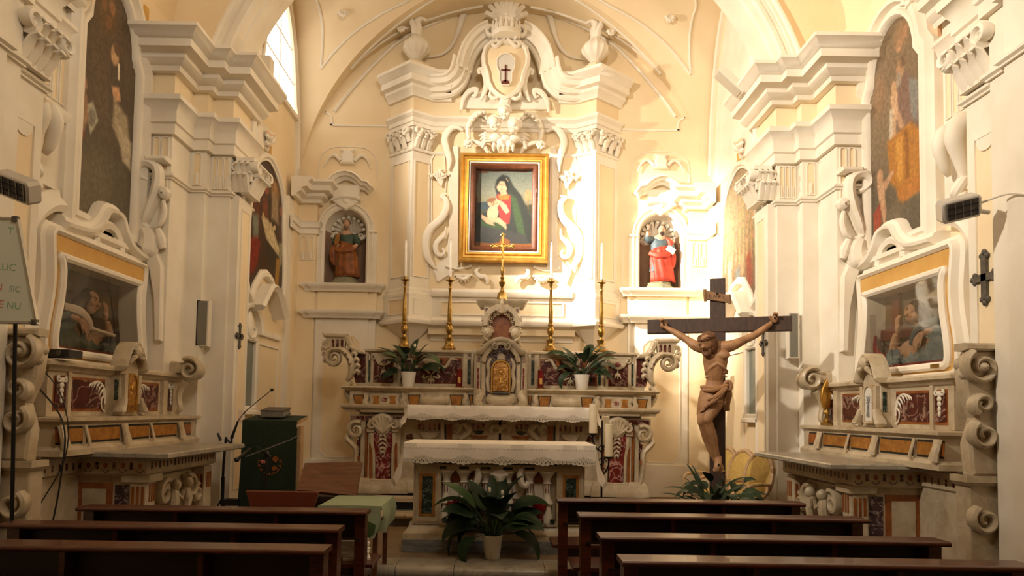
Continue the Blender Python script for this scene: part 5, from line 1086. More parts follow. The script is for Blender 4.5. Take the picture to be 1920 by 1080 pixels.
def lettering(name, body, size, m, parent, mtx, ext=.0006):   # flat lettering turned into a mesh
    cu = bpy.data.curves.new(name, 'FONT'); cu.body = body; cu.size = size; cu.align_x = 'CENTER'; cu.extrude = ext; cu.resolution_u = 3
    tmp = bpy.data.objects.new('tmp', cu); me = bpy.data.meshes.new_from_object(tmp); bpy.data.objects.remove(tmp); bpy.data.curves.remove(cu)
    me.transform(mtx); off = Vector(parent['_o']) if '_o' in parent else Vector((0, 0, 0)); me.transform(Matrix.Translation(-off)); me.name = name
    me.materials.clear(); me.materials.append(M[m]); o = bpy.data.objects.new(name, me); COL.objects.link(o); o.parent = parent; return o
lettering('carved_inscription', 'N A              S FRANCESCO', .05, 'iron_grey', fa, Matrix.Translation((xf(928), YF-.021, zf(1031))) @ Matrix.Rotation(pi/2, 4, 'X'))
cloth('altar_cloth', 'white lace-edged cloth over the free-standing front altar', xf(757), xf(1111), YF-.09, 8.16, 1.302, .175, .44, None, .055, 8, crease=True)
def red_lamp(px, label):
    x = xf(px); y = YF+.045; z = zf(980)+.001; t = thing('red_lamp', label, 'lamp', (x, y, z), 'red glass lamps at the foot of the front altar'); f = lambda u, v, w: (x+u, y+w, z+v)
    b = MB(f); b.lathe([(0, 0), (.045, 0), (.045, .03), (.035, .045), (0, .045)], (0, 0), 16); b.obj('foot', 'red_glass', t)
    b = MB(f); b.lathe([(0, .045), (.035, .045), (.04, .08), (.07, .13), (.075, .17), (.062, .215), (.055, .22), (.06, .17), (0, .16)], (0, 0), 20); b.obj('bowl', 'red_glass', t)
for px, l in ((848, 'red glass lamp before the front altar, leftmost of four'), (886, 'red glass lamp before the front altar, second from the left'), (972, 'red glass lamp before the front altar, third from the left'), (1011, 'red glass lamp before the front altar, rightmost of four')): red_lamp(px, l)
p3 = P(923, 1045, 7.12)
potted_plant((p3.x, 7.12, .151), .105, .24, 'large leafy plant in a white pot standing on the step before the front altar', 36, 21, L=(.3, .44), Wd=(.17, .23), pet=(.2, .36), extra=[(180, 62, .42, .16, 1.5, .4), (150, 50, .36, .16, 1.6, .34), (95, 84, .3, .13, .5, .36), (20, 35, .36, .15, 1.2, .34), (-20, 50, .36, .17, 1.5, .3)], flowers=3)
# ================================================================== tall candle stand
sx, sy = P(1128, 900, 8.55).x, 8.55
cst = thing('candle_stand', 'black wrought iron candle stand beside the front altar', 'candle stand', (sx, sy, .147))
b = MB(); b.tube([(sx, sy, .2), (sx, sy, 1.55)], .012, 8); b.obj('pole', 'iron', cst)
for i in range(3):
    a = rad(30+120*i); b = MB(); b.tube(cr([(sx, sy, .3), (sx+.1*cos(a), sy+.1*sin(a), .26), (sx+.2*cos(a), sy+.2*sin(a), .16), (sx+.24*cos(a), sy+.24*sin(a), .16)], 4), .011, 6); b.obj('leg', 'iron', cst)
CAN = [(1112, 812, 757, 8.50, 'ivory pillar candle highest on the iron stand, left of its pole'), (1141, 856, 795, 8.42, 'ivory pillar candle lowest on the iron stand, right of its pole'), (1135, 835, 780, 8.72, 'ivory pillar candle partly hidden behind the lowest one on the stand')]
for px, yb_, yt_, yy, lab in CAN:
    p = P(px, yb_, yy); q = P(px, yt_, yy)
    b = MB(); b.tube(cr([(sx, sy, p.z-.22), ((sx+p.x)/2, (sy+yy)/2, p.z-.2), (p.x, yy, p.z-.1), (p.x, yy, p.z-.03)], 4), .009, 6); ar = b.obj('arm', 'iron', cst)
    b = MB(lambda u, v, w: (p.x+u, yy+w, v)); b.lathe([(0, p.z-.035), (.03, p.z-.03), (.06, p.z-.012), (.062, p.z-.002), (0, p.z-.002)], (0, 0), 14); b.obj('cup', 'iron', ar)
    b = MB(); b.tube([(x, sy-.01, z) for x, z in spiral(sx, p.z-.2, .06, .015, 0, 420, 18)], .007, 5); b.obj('curl', 'iron', ar)
    t = thing('pillar_candle', lab, 'candle', (p.x, yy, p.z), 'ivory pillar candles on the iron stand')
    b = MB(lambda u, v, w: (p.x+u, yy+w, v)); b.lathe([(0, p.z), (.05, p.z), (.05, q.z-.006), (.044, q.z), (.02, q.z-.006), (0, q.z-.008)], (0, 0), 18); b.obj('wax', 'candle', t)
    b = MB(); b.tube([(p.x, yy, q.z-.008), (p.x, yy, q.z+.012)], .003, 5); b.obj('wick', 'iron', t)
# ================================================================== large crucifix
def remesh(o, vox, it=4, fac=.5):
    m = o.modifiers.new('remesh', 'REMESH'); m.mode = 'VOXEL'; m.voxel_size = vox; m.use_smooth_shade = True
    if it: k = o.modifiers.new('smooth', 'SMOOTH'); k.iterations = it; k.factor = fac
    return o
YX = 8.0; cxx = P(1345, 700, YX).x; ANG = rad(-20)
CXF = lambda u, v, w: (cxx+u*cos(ANG)+w*sin(ANG), YX+u*sin(ANG)-w*cos(ANG), v)
def cu_(px, py, w=0):                                       # photograph point on the body -> local (u, height, w)
    k = YX/FPX; return ((px-1345)*k/cos(ANG)-w*math.tan(ANG)*.8, 1.65+(776.4-py)*k+(px-1345)*k*.0157, w)
cx_ = thing('crucifix', 'large dark wooden standing cross to the right of the altars', 'crucifix', (cxx, YX, .147))
b = MB(CXF); b.box(-.086, .086, .147, 3.23, -.10, 0, .006); b.obj('upright', 'wood_cross', cx_)
b = MB(CXF); b.box(-.80, .80, 2.60, 2.765, -.11, .012, .006); b.obj('crossbeam', 'wood_cross', cx_)
b = MB(CXF); b.box(-.3, .3, .147, .25, -.25, .2, .01); b.obj('foot_block', 'wood_cross', cx_)
b = MB(CXF); b.ex([(-.15, 3.02), (-.13, 3.09), (.12, 3.02), (.14, 2.93), (-.12, 2.98), (-.135, 2.955)], 0, .03, .006); pq = b.obj('title_plaque', 'wood_plaque', cx_)
b = MB(CXF); b.tube([(-.14, 3.1, .02), (-.13, 2.96, .02)], [.02, .02], 8); b.tube([(.13, 3.03, .02), (.14, 2.92, .02)], [.018, .018], 8); b.obj('plaque_scroll_end', 'wood_plaque', pq)
b = MB(CXF); b.ell((0, 3.045, .035), (.014, .014, .01), 8, 5); b.obj('plaque_nail', 'iron', pq)
b = MB(CXF)                                                 # carved letters INRI
for k, ch in enumerate('INRI'):
    u = -.085+.05*k; v = 3.025-.008*k; h = .034; w_ = .032
    L_ = {'I': [((0, 0), (0, 1))], 'N': [((0, 0), (0, 1)), ((0, 1), (.7, 0)), ((.7, 0), (.7, 1))], 'R': [((0, 0), (0, 1)), ((0, 1), (.6, .9)), ((.6, .9), (.6, .6)), ((.6, .6), (0, .5)), ((.2, .5), (.65, 0))]}[ch]
    for (a0, b0), (a1, b1) in L_: b.tube([(u+a0*h, v-.02+b0*h, w_), (u+a1*h, v-.02+b1*h, w_)], .003, 4)
b.obj('carved_letters', 'wood_hair', pq)
co = thing('carved_figure', 'carved wooden figure of a man in a loincloth hanging with outstretched arms on the cross', 'statue', (cxx, YX-.12, .95))
def chain(b, pl, r, n=10, flat=1): b.tube(cr(pl, 5), r, n, flat)
b = MB(CXF)
sh_l, sh_r = cu_(1306, 650, .15), cu_(1362, 651, .16)
chain(b, [cu_(1334, 655, .14), sh_l, cu_(1291, 638, .12), cu_(1277, 627, .10), cu_(1262, 616, .07), cu_(1254, 610, .05)], [.085, .066, .044, .042, .032, .024])
chain(b, [cu_(1338, 655, .14), sh_r, cu_(1384, 641, .12), cu_(1404, 631, .10), cu_(1423, 617, .07), cu_(1432, 610, .05)], [.085, .066, .046, .043, .033, .025])
# torso: chest, rib arch, hollow belly, hips
chain(b, [cu_(1336, 648, .13), cu_(1336, 662, .14), cu_(1336, 678, .15), cu_(1336, 696, .14), cu_(1336, 714, .12), cu_(1335, 730, .12), cu_(1333, 745, .12)], [.10, .135, .138, .12, .092, .105, .12], 14, .72)
for q in (-1, 1):
    b.ell(cu_(1336+q*11, 668, .225), (.075, .05, .035), 10, 7)
    chain(b, [cu_(1337, 683, .235), cu_(1337+q*9, 690, .225), cu_(1337+q*18, 700, .17)], [.018, .02, .018])
    for j in range(3): chain(b, [cu_(1337+q*12, 694+6*j, .205-.01*j), cu_(1337+q*19, 697+6*j, .16)], [.010, .010], 6)
chain(b, [cu_(1334, 650, .15), cu_(1328, 642, .18), cu_(1324, 640, .2)], [.06, .055, .055])
# legs
chain(b, [cu_(1341, 745, .13), cu_(1333, 762, .2), cu_(1320, 784, .26), cu_(1321, 792, .25), cu_(1330, 818, .19), cu_(1337, 845, .15), cu_(1340, 856, .14)], [.088, .08, .056, .05, .054, .037, .031])
chain(b, [cu_(1325, 745, .12), cu_(1318, 766, .17), cu_(1312, 788, .2), cu_(1314, 796, .19), cu_(1322, 820, .14), cu_(1331, 846, .10), cu_(1335, 856, .09)], [.082, .074, .053, .048, .05, .035, .03])
chain(b, [cu_(1341, 854, .13), cu_(1340, 864, .17), cu_(1337, 874, .2), cu_(1335, 880, .21)], [.04, .042, .04, .018], 10, .75)
chain(b, [cu_(1337, 855, .09), cu_(1342, 866, .12), cu_(1345, 876, .15), cu_(1346, 882, .16)], [.036, .04, .038, .018], 10, .75)
for px0, py0, pw in ((1335, 879, .21), (1346, 881, .16)):
    for j in range(5): b.tube([cu_(px0-4+2*j, py0-3, pw), cu_(px0-4.6+2.2*j, py0+2.5-.5*abs(j-1), pw+.01)], [.012, .008], 6)
# head, bowed to the left
hx = cu_(1320, 647, .25)
def H(u, v, w, k=.88):                                     # head frame: turned to its right, bowed forward and tilted
    u, v, w = u*k, v*k, w*k; u, w = u*.82-w*.57, u*.57+w*.82; v, w = v*.93-w*.36, v*.36+w*.93; return (hx[0]+u*.96-v*.28, hx[1]+v*.96+u*.28, hx[2]+w)
b.ell(H(0, .02, 0), (.082, .105, .095), 14, 10); b.ell(H(0, -.07, .03), (.055, .06, .055), 10, 7)
b.tube([H(0, .035, .09), H(0, -.01, .125), H(0, -.022, .105)], [.012, .02, .015], 7)
for q in (-1, 1): b.ell(H(q*.04, .045, .085), (.03, .012, .02), 7, 5); b.ell(H(q*.038, -.01, .08), (.025, .022, .018), 7, 5)
b.ell(H(0, -.05, .09), (.03, .012, .018), 7, 5)
# hands: palm, curled fingers and thumb
for (hx_, q) in ((cu_(1250, 606, .045), -1), (cu_(1437, 604, .045), 1)):
    b.ell((hx_[0], hx_[1]+.005, hx_[2]), (.04, .045, .022), 9, 6)
    for j in range(4):
        s0 = (hx_[0]+q*(.024-.014*j), hx_[1]+.03+.004*j, hx_[2]+.005); L = [.062, .07, .066, .052][j]
        b.tube([s0, (s0[0]+q*.012, s0[1]+L*.55, s0[2]+.028), (s0[0]+q*.008, s0[1]+L*.5, s0[2]+.055), (s0[0]+q*.004, s0[1]+L*.22, s0[2]+.064)], [.0095, .009, .0085, .007], 7)
    b.tube([(hx_[0]-q*.03, hx_[1]-.01, hx_[2]+.01), (hx_[0]-q*.05, hx_[1]+.02, hx_[2]+.03), (hx_[0]-q*.04, hx_[1]+.045, hx_[2]+.045)], [.013, .0105, .008], 7)
remesh(b.obj('body', 'wood_corpus', co), .0075, 3)
# hair, beard and crown of thorns
b = MB(CXF); b.ell(H(0, .055, -.035), (.092, .085, .085), 12, 8)
for q in (-1, 1):
    for j in range(3): b.tube(cr([H(q*(.07+.006*j), .07, .02-.03*j), H(q*.092, .0, .02-.03*j), H(q*.085, -.07, .02-.025*j), H(q*.075-.02, -.13-.02*j, .04-.02*j)], 4), [.022, .026, .024, .01], 7)
b.tube(cr([H(-.06, -.05, .06), H(-.04, -.1, .08), H(0, -.12, .09), H(.04, -.1, .08), H(.06, -.05, .06)], 4), [.018, .026, .03, .026, .018], 7); b.tube([H(0, -.1, .08), H(-.005, -.15, .07)], [.03, .012], 7)
for q in (-1, 1): b.tube([H(0, -.032, .11), H(q*.035, -.05, .09)], [.01, .008], 6)
remesh(b.obj('hair', 'wood_hair', co), .007, 1)
for j in range(3):
    b = MB(CXF); P_ = []
    for i in range(25):
        a = 2*pi*i/24; P_.append(H(.098*cos(a), .075+.012*sin(a*5+j*2.1)+.01*j, .1*sin(a)+.0+.012*cos(a*5+j*2.1)-.01))
    b.tube(P_, .0135, 6); b.obj('thorn_strand', 'wood_hair', co)
# loincloth with folds and knot
b = MB(CXF)
def ring(py, w_, rx, rz, px): return (px, py, w_, rx, rz)
lv = [(1335, 723, .13, .13, .105), (1334, 733, .135, .15, .12), (1332, 744, .14, .158, .128), (1329, 755, .155, .152, .13), (1326, 763, .165, .135, .118)]
vs = []; nA = 36
for k, (px, py, w_, rx, rz) in enumerate(lv):
    c = cu_(px, py, w_)
    for i in range(nA):
        a = 2*pi*i/nA; fld = 1+.05*sin(a*7+k*1.2)*(k > 0); dz = -.02*k*cos(a)*(1 if k > 2 else .3); vs.append((c[0]+rx*fld*cos(a), c[1]+dz*-1.2, c[2]+rz*fld*sin(a)))
b.add(vs, [(k*nA+i, k*nA+(i+1) % nA, (k+1)*nA+(i+1) % nA, (k+1)*nA+i) for k in range(4) for i in range(nA)]); lc = b.obj('loincloth', 'wood_corpus', co, 60)
for a0, a1 in (((1310, 726, .2), (1356, 722, .2)), ((1312, 732, .24), (1352, 724, .25)), ((1312, 764, .3), (1350, 728, .27)), ((1318, 750, .3), (1346, 730, .28))):
    b = MB(CXF); p, q = cu_(*a0), cu_(*a1); m_ = tuple((p[i]+q[i])/2 for i in range(3)); b.tube(cr([p, (m_[0], m_[1]-.03, m_[2]+.06), q], 6), [.018, .026, .02], 7); b.obj('cloth_fold', 'wood_corpus', lc)
b = MB(CXF); k0 = cu_(1354, 725, .22); b.tube([(k0[0]+.035*cos(t), k0[1]+.05*sin(t), k0[2]) for t in [i*2*pi/14 for i in range(14)]], .022, 8, closed=True); b.tube(cr([k0, cu_(1356, 740, .2), cu_(1353, 755, .16), cu_(1357, 770, .12)], 4), [.02, .04, .05, .03], 8, .5); b.obj('cloth_knot', 'wood_corpus', lc)
for px, py, w_ in ((1251, 604, .05), (1437, 602, .05), (1340, 868, .2)): b = MB(CXF); q = cu_(px, py, w_); b.tube([(q[0], q[1], q[2]-.03), (q[0], q[1], q[2]+.035)], [.006, .006], 6); b.ell((q[0], q[1], q[2]+.035), .012, 7, 5); b.obj('nail', 'iron', co)
# foliage at the foot of the cross
fp = P(1330, 985, 7.75)
t = thing('foot_foliage', 'spiky green potted foliage at the foot of the large cross', 'plant', (fp.x, 7.7, .147))
b = MB(lambda u, v, w: (fp.x+u, 7.7+w, .147+v)); b.lathe([(0, 0), (.13, 0), (.17, .42), (.15, .42), (.14, .36), (0, .36)], (0, 0), 18); b.obj('pot', 'brown_red', t)
r = random.Random(5)
for i in range(64):
    az = i*2.4; k = (i+.5)/64; b = MB()
    if i < 20: leaf_mesh(b, (fp.x+.05*cos(az), 7.7+.05*sin(az), .52), az, rad(88-50*k*3), r.uniform(.34, .5), r.uniform(.03, .05), r.uniform(.5, 1.5), r.uniform(.12, .25))
    else: leaf_mesh(b, (fp.x+.10+.08*cos(az), 7.7+.08*sin(az), .56), az, rad(88-58*k), r.uniform(.16, .25), r.uniform(.08, .12), r.uniform(.8, 1.8), r.uniform(.15, .42))
    b.obj('leaf', 'leaf', t, 60, False)
# ================================================================== armchairs with oval yellow backs
def armchair(label):
    t = thing('oval_back_armchair', label, 'chair', (0, 0, 0), 'oval-backed yellow armchairs at the right'); n = 28
    oval = [(.235*cos(2*pi*i/n), .74+.29*sin(2*pi*i/n)) for i in range(n)]
    bk = lambda u, v, w: (u, .24+(v-.45)*.22-w, v)          # chair faces -y locally
    b = MB(bk); b.mould(oval, [(-.022, -.02), (-.022, .02), (0, .03), (.022, .02), (.022, -.02)], closed=True); b.obj('back_frame', 'chair_wood', t)
    b = MB(bk); b.ex([(x*.93, .74+(z-.74)*.93) for x, z in oval], -.015, .02, .012, .03); b.obj('back_pad', 'chair_fabric', t)
    b = MB(PL()); b.ex([(-.27, -.25), (.27, -.25), (.24, .24), (-.24, .24)], .36, .42, .01); b.obj('seat_frame', 'chair_wood', t)
    b = MB(PL()); b.ex([(-.255, -.24), (.255, -.24), (.225, .2), (-.225, .2)], .41, .47, .025, .02); b.obj('seat', 'chair_fabric', t)
    for sx_ in (-1, 1):
        for yy in (-.22, .22): b = MB(); b.tube([(sx_*.24, yy, .4), (sx_*.245, yy, .2), (sx_*.25, yy+(.05 if yy > 0 else 0), 0)], [.026, .02, .014], 8); b.obj('leg', 'chair_wood', t)
        b = MB(); b.tube(cr([(sx_*.235, .26, .66), (sx_*.28, .1, .67), (sx_*.29, -.08, .66), (sx_*.28, -.16, .6), (sx_*.26, -.14, .42)], 4), [.018, .02, .022, .018, .018], 8); b.obj('arm', 'chair_wood', t)
        b = MB(); b.tube([(sx_*.285, .1, .685), (sx_*.29, -.06, .68)], [.02, .02], 8, .7); b.obj('arm_pad', 'chair_fabric', t)
    return t
a0 = armchair('yellow oval-backed armchair farthest to the left, nearest the large cross'); a0.location = (2.86, 9.62, .147); a0.rotation_euler = (0, 0, rad(-68))
dup(a0, (2.9, 9.06, .147), rad(-68), 'yellow oval-backed armchair in the middle of the row of three'); dup(a0, (2.92, 8.5, .147), rad(-68), 'yellow oval-backed armchair half hidden behind the right side altar table')
# ================================================================== lectern under a green cloth
lx0, lx1 = P(455, 860, 8.45).x, P(557, 860, 8.45).x; lz = P(505, 786, 8.45).z; lcx = (lx0+lx1)/2
le = thing('lectern', 'wooden lectern covered by a dark green cloth with an embroidered emblem', 'lectern', (lcx, 8.6, .147))
b = MB(); b.box(lx0-.02, lx0+.02, 8.5, 8.64, .147, lz-.08); b.box(lx1-.02, lx1+.02, 8.5, 8.64, .147, lz-.08); b.obj('side_panel', 'chair_wood', le)
b = MB(); b.box(lx0, lx1, 8.52, 8.62, .147, lz-.1); b.obj('body', 'chair_wood', le)
b = MB(); b.add([(lx0-.01, 8.42, lz-.02), (lx1+.01, 8.42, lz-.02), (lx1+.01, 8.85, lz+.04), (lx0-.01, 8.85, lz+.04), (lx0-.01, 8.42, lz-.06), (lx1+.01, 8.42, lz-.06), (lx1+.01, 8.85, lz-.0), (lx0-.01, 8.85, lz-.0)], [(0, 1, 2, 3), (4, 7, 6, 5), (0, 4, 5, 1), (1, 5, 6, 2), (2, 6, 7, 3), (3, 7, 4, 0)]); b.obj('desk_top', 'chair_wood', le)
b = MB(); nC = 30; vs = []
for i in range(nC+1):
    u = i/nC; x = lx0+(lx1-lx0)*u; fo = .006*sin(u*17)
    vs += [(x, 8.86, lz+.045), (x, 8.41, lz-.012), (x-.0, 8.40, lz-.05), (x+.01*(u-.5), 8.40+fo*.5, lz-.5), (x-.03*(1-u), 8.40+fo, .32)]
b.add(vs, [(i*5+k, i*5+k+1, i*5+k+6, i*5+k+5) for i in range(nC) for k in range(4)]); clo = b.obj('green_cloth', 'cloth_green', le, 60)
ex_, ez = P(505, 868, 8.38).x, P(505, 868, 8.38).z
b = MB(FW(8.392)); b.tube([(u, v, 0) for u, v in arc(ex_, ez, .14, 160, 380, 24, .14)], .004, 5, .4)
for i in range(9): a = rad(170+200*i/8); b.ell((ex_+.125*cos(a), ez+.13*sin(a), 0), (.014, .01, .004), 6, 4)
b.obj('embroidered_wreath', 'marble_orange', clo)
b = MB(FW(8.392)); b.ex([(ex_+.02, ez+.05), (ex_+.07, ez+.09), (ex_+.11, ez+.05), (ex_+.07, ez)], -.002, .006); b.ex([(ex_+.02, ez-.06), (ex_+.06, ez-.03), (ex_+.1, ez-.06), (ex_+.05, ez-.1)], -.002, .006); b.obj('embroidered_lozenge', 'marble_orange', clo)
b = MB(FW(8.392)); b.ell((ex_-.08, ez+.01, 0), (.03, .025, .006), 8, 5); b.obj('embroidered_rose', 'ink_red', clo)
t = thing('closed_book', 'thick grey book lying on top of the green lectern', 'book', (lcx, 8.6, lz+.03))
b0, b1 = P(487, 780, 8.5).x, P(532, 780, 8.5).x
b = MB(lambda u, v, w: (u, 8.5+v, lz+.02+w+v*.14)); b.box(b0, b1, 0, .3, .0, .012); b.box(b0, b1, 0, .3, .075, .087); b.obj('cover', 'iron_grey', t)
b = MB(lambda u, v, w: (u, 8.5+v, lz+.02+w+v*.14)); b.box(b0+.01, b1-.012, .004, .29, .012, .075); b.obj('pages', 'speaker_grille', t)
# ================================================================== microphones
def tube3(name, m, pl, r, par, n=8, k=4): b = MB(); b.tube(cr(pl, k), r, n); return b.obj(name, m, par)
g0 = P(438, 826, 8.42); mx, my = P(418, 900, 8.42).x, 8.42
ms = thing('gooseneck_microphone', 'black gooseneck microphone on a stand between the left side altar and the lectern', 'microphone', (mx, my, .147))
tube3('pole', 'black_plastic', [(mx, my, .3), (mx, my, .9), (mx+.02, my, 1.28)], .016, ms); tube3('lower_sleeve', 'black_plastic', [(mx, my, .25), (mx, my, .8)], .022, ms)
for a in (200, 330, 80): tube3('leg', 'black_plastic', [(mx, my, .55), (mx+.1*cos(rad(a)), my+.1*sin(rad(a)), .36), (mx+.3*cos(rad(a)), my+.3*sin(rad(a)), .16)], .013, ms)
n1, n2, n3 = P(434, 822, 8.42), P(446, 790, 8.42), P(510, 731, 8.42)
tube3('sleeve', 'black_plastic', [tuple(n1), tuple(n2)], [.02, .012], ms); tube3('gooseneck', 'iron_grey', [tuple(n2), tuple(P(458, 774, 8.42)), tuple(P(482, 753, 8.42)), tuple(n3)], .006, ms)
tube3('bracket', 'black_plastic', [(mx+.02, my, 1.26), (n1.x, my, n1.z-.06), tuple(n1)], .012, ms)
b = MB(); b.ell(tuple(n3), (.022, .022, .02), 10, 7); b.obj('capsule', 'black_plastic', ms)
tube3('upper_clip', 'black_plastic', [tuple(P(408, 812, 8.42)), tuple(P(414, 826, 8.42))], [.012, .018], ms); b = MB(); q = P(434, 938, 8.3); b.box(q.x-.08, q.x+.08, 8.25, 8.35, q.z-.06, q.z+.02, .01); b.obj('cable_box', 'black_plastic', ms)
bx, by = P(499, 880, 7.0).x, 7.0; hz = P(499, 852, 7.0).z
ms = thing('boom_microphone', 'microphone on a boom stand in front of the green lectern', 'microphone', (bx, by, .147))
tube3('pole', 'black_plastic', [(bx, by, .17), (bx, by, .8), (bx, by, hz)], .011, ms)
for a in (90, 210, 330): tube3('leg', 'black_plastic', [(bx, by, .3), (bx+.3*cos(rad(a)), by+.3*sin(rad(a)), .16)], .01, ms)
m0, m1 = P(460, 857, 6.9), P(557, 820, 7.1)
tube3('boom', 'iron_grey', [tuple(m0), tuple(P(508, 839, 7.0)), tuple(m1)], .008, ms); tube3('boom_weight', 'black_plastic', [tuple(P(548, 823, 7.08)), tuple(m1)], .014, ms)
b = MB(); b.ell((bx, by, hz), (.03, .025, .04), 10, 7); b.tube([(bx+.03, by-.02, hz-.02), (bx+.06, by-.03, hz-.03)], [.015, .02], 8); b.obj('swivel', 'black_plastic', ms)
h0, h1 = P(444, 862, 6.88), P(470, 841, 6.9)
tube3('microphone_body', 'iron_grey', [tuple(h0), tuple(h1)], [.016, .011], ms); b = MB(); b.ell(tuple(h0), (.028, .026, .026), 10, 8); b.obj('microphone_head', 'black_plastic', ms)
tube3('cable', 'black_plastic', [tuple(h1), tuple(P(485, 838, 6.9)), tuple(P(495, 860, 6.95)), tuple(P(493, 890, 6.98)), (bx-.02, by, .4)], .004, ms)
# ================================================================== chair, slanted desk, green table, papers on the left
c0, c1 = P(460, 920, 6.2), P(598, 922, 6.2); ccx = (c0.x+c1.x)/2; cw = c1.x-c0.x
t = thing('wooden_chair', 'reddish-brown wooden chair with a flared back behind the first left pew', 'chair', (ccx, 6.3, 0))
b = MB(FW(6.2)); b.ex([(c0.x, c0.z), (c1.x, c0.z), (c1.x-.07, c0.z-.24), (c1.x-.09, c0.z-.3), (c0.x+.09, c0.z-.3), (c0.x+.07, c0.z-.24)], -.025, 0, .008); b.obj('backrest', 'brown_red', t)
b = MB(); b.box(ccx-.24, ccx+.24, 6.2, 6.62, .43, .46); b.obj('seat', 'brown_red', t)
for sx_ in (-1, 1):
    for yy in (6.22, 6.58): b = MB(); b.box(ccx+sx_*.22-.018, ccx+sx_*.22+.018, yy-.018, yy+.018, 0, .43 if yy > 6.4 else .66); b.obj('leg', 'brown_red', t)
q = [P(571, 868, 8.0), P(679, 866, 8.0), P(668, 929, 7.55), P(557, 918, 7.55)]
t = thing('slanted_desk', 'brown wooden reading desk with a slanted top, left of the high altar', 'desk', (q[0].x+.3, 7.7, .147))
dn = Vector((0, .03, -.03)); b = MB(); b.add([tuple(p) for p in q]+[tuple(p+dn) for p in q], [(0, 1, 2, 3), (7, 6, 5, 4), (0, 4, 5, 1), (1, 5, 6, 2), (2, 6, 7, 3), (3, 7, 4, 0)]); b.obj('slanted_top', 'wood_board', t)
b = MB(); b.box(q[3].x+.1, q[2].x-.06, 7.62, 7.95, .147, q[2].z-.04); b.obj('body', 'wood_pew_shaded', t)
b = MB(); b.box(q[3].x+.04, q[2].x, 7.56, 7.62, q[2].z-.07, q[2].z-.02); b.obj('book_ledge', 'wood_pew_shaded', t)
tz = .79; t = thing('cloth_covered_table', 'small low table under a pale green cloth behind the first left pew', 'table', (-1.4, 6.45, 0))
tx0, tx1 = P(613, 940, 6.5).x, P(726, 940, 6.5).x; tc = (tx0+tx1)/2
b = MB(); b.box(tx0+.03, tx1-.02, 6.22, 6.86, tz-.03, tz-.004); b.obj('table_top', 'wood_board', t)
for x_ in (tx0+.07, tx1-.06):
    for y_ in (6.26, 6.8): b = MB(); b.box(x_-.02, x_+.02, y_-.02, y_+.02, 0, tz-.03); b.obj('leg', 'wood_board', t)
b = MB(); nC = 24; vs = []
for i in range(nC+1):
    u = i/nC; y = 6.18+.72*u; wv = .02*sin(u*7); vs += [(tx0+.0, y, tz-.12), (tx0+.01, y, tz), ((tx0+tx1)/2, y, tz+.002), (tx1, y, tz), (tx1+.025+wv*.5, y, tz-.1), (tx1-.0+wv-.12*max(0, .4-u), y, tz-.22-.06*sin(pi*u))]
b.add(vs, [(i*6+k, i*6+k+1, i*6+k+7, i*6+k+6) for i in range(nC) for k in range(5)])
vs = []
for i in range(nC+1): u = i/nC; x = tx0+(tx1-tx0)*u; vs += [(x, 6.18, tz), (x, 6.165+.006*sin(u*9), tz-.13), (x-.05*u*u, 6.16+.01*sin(u*11), tz-.2-.08*u)]
b.add(vs, [(i*3+k, i*3+k+1, i*3+k+4, i*3+k+3) for i in range(nC) for k in range(2)]); cc = b.obj('pale_green_cloth', 'cloth_pale_green', t, 60)
b = MB(FW(6.15)); u0, v0 = tx1-.1, tz-.19; b.ex([(u0-.07, v0-.04), (u0-.05, v0+.05), (u0+.0, v0+.06), (u0+.06, v0+.03), (u0+.05, v0-.04), (u0, v0-.08)], 0, .004); b.obj('printed_leaf', 'leaf_light', cc)
r = random.Random(2)
pz = .452
for i in range(7):
    px_ = P(640, 1040, 5.2).x+r.uniform(-.03, .03); a = r.uniform(-.5, .3)
    fr = lambda u, v, w, a=a, px_=px_, pz=pz: (px_+u*cos(a)-v*sin(a), 5.6+u*sin(a)+v*cos(a), pz+w+u*.0)
    t = thing('booklet', 'paper booklet in the loose pile on the first left pew, '+['lowest', 'second from the bottom', 'third from the bottom', 'middle one', 'third from the top', 'second from the top', 'topmost'][i], 'booklet', (px_, 5.6, pz), 'paper booklets piled on the left pew')
    b = MB(fr); b.box(-.11, .11, -.07, .07, 0, .02, .004); b.obj('pages', 'book_white', t); b = MB(fr); b.box(-.112, -.106, -.071, .071, -.0005, .0215); b.obj('spine', 'iron_grey', t); pz += .0225
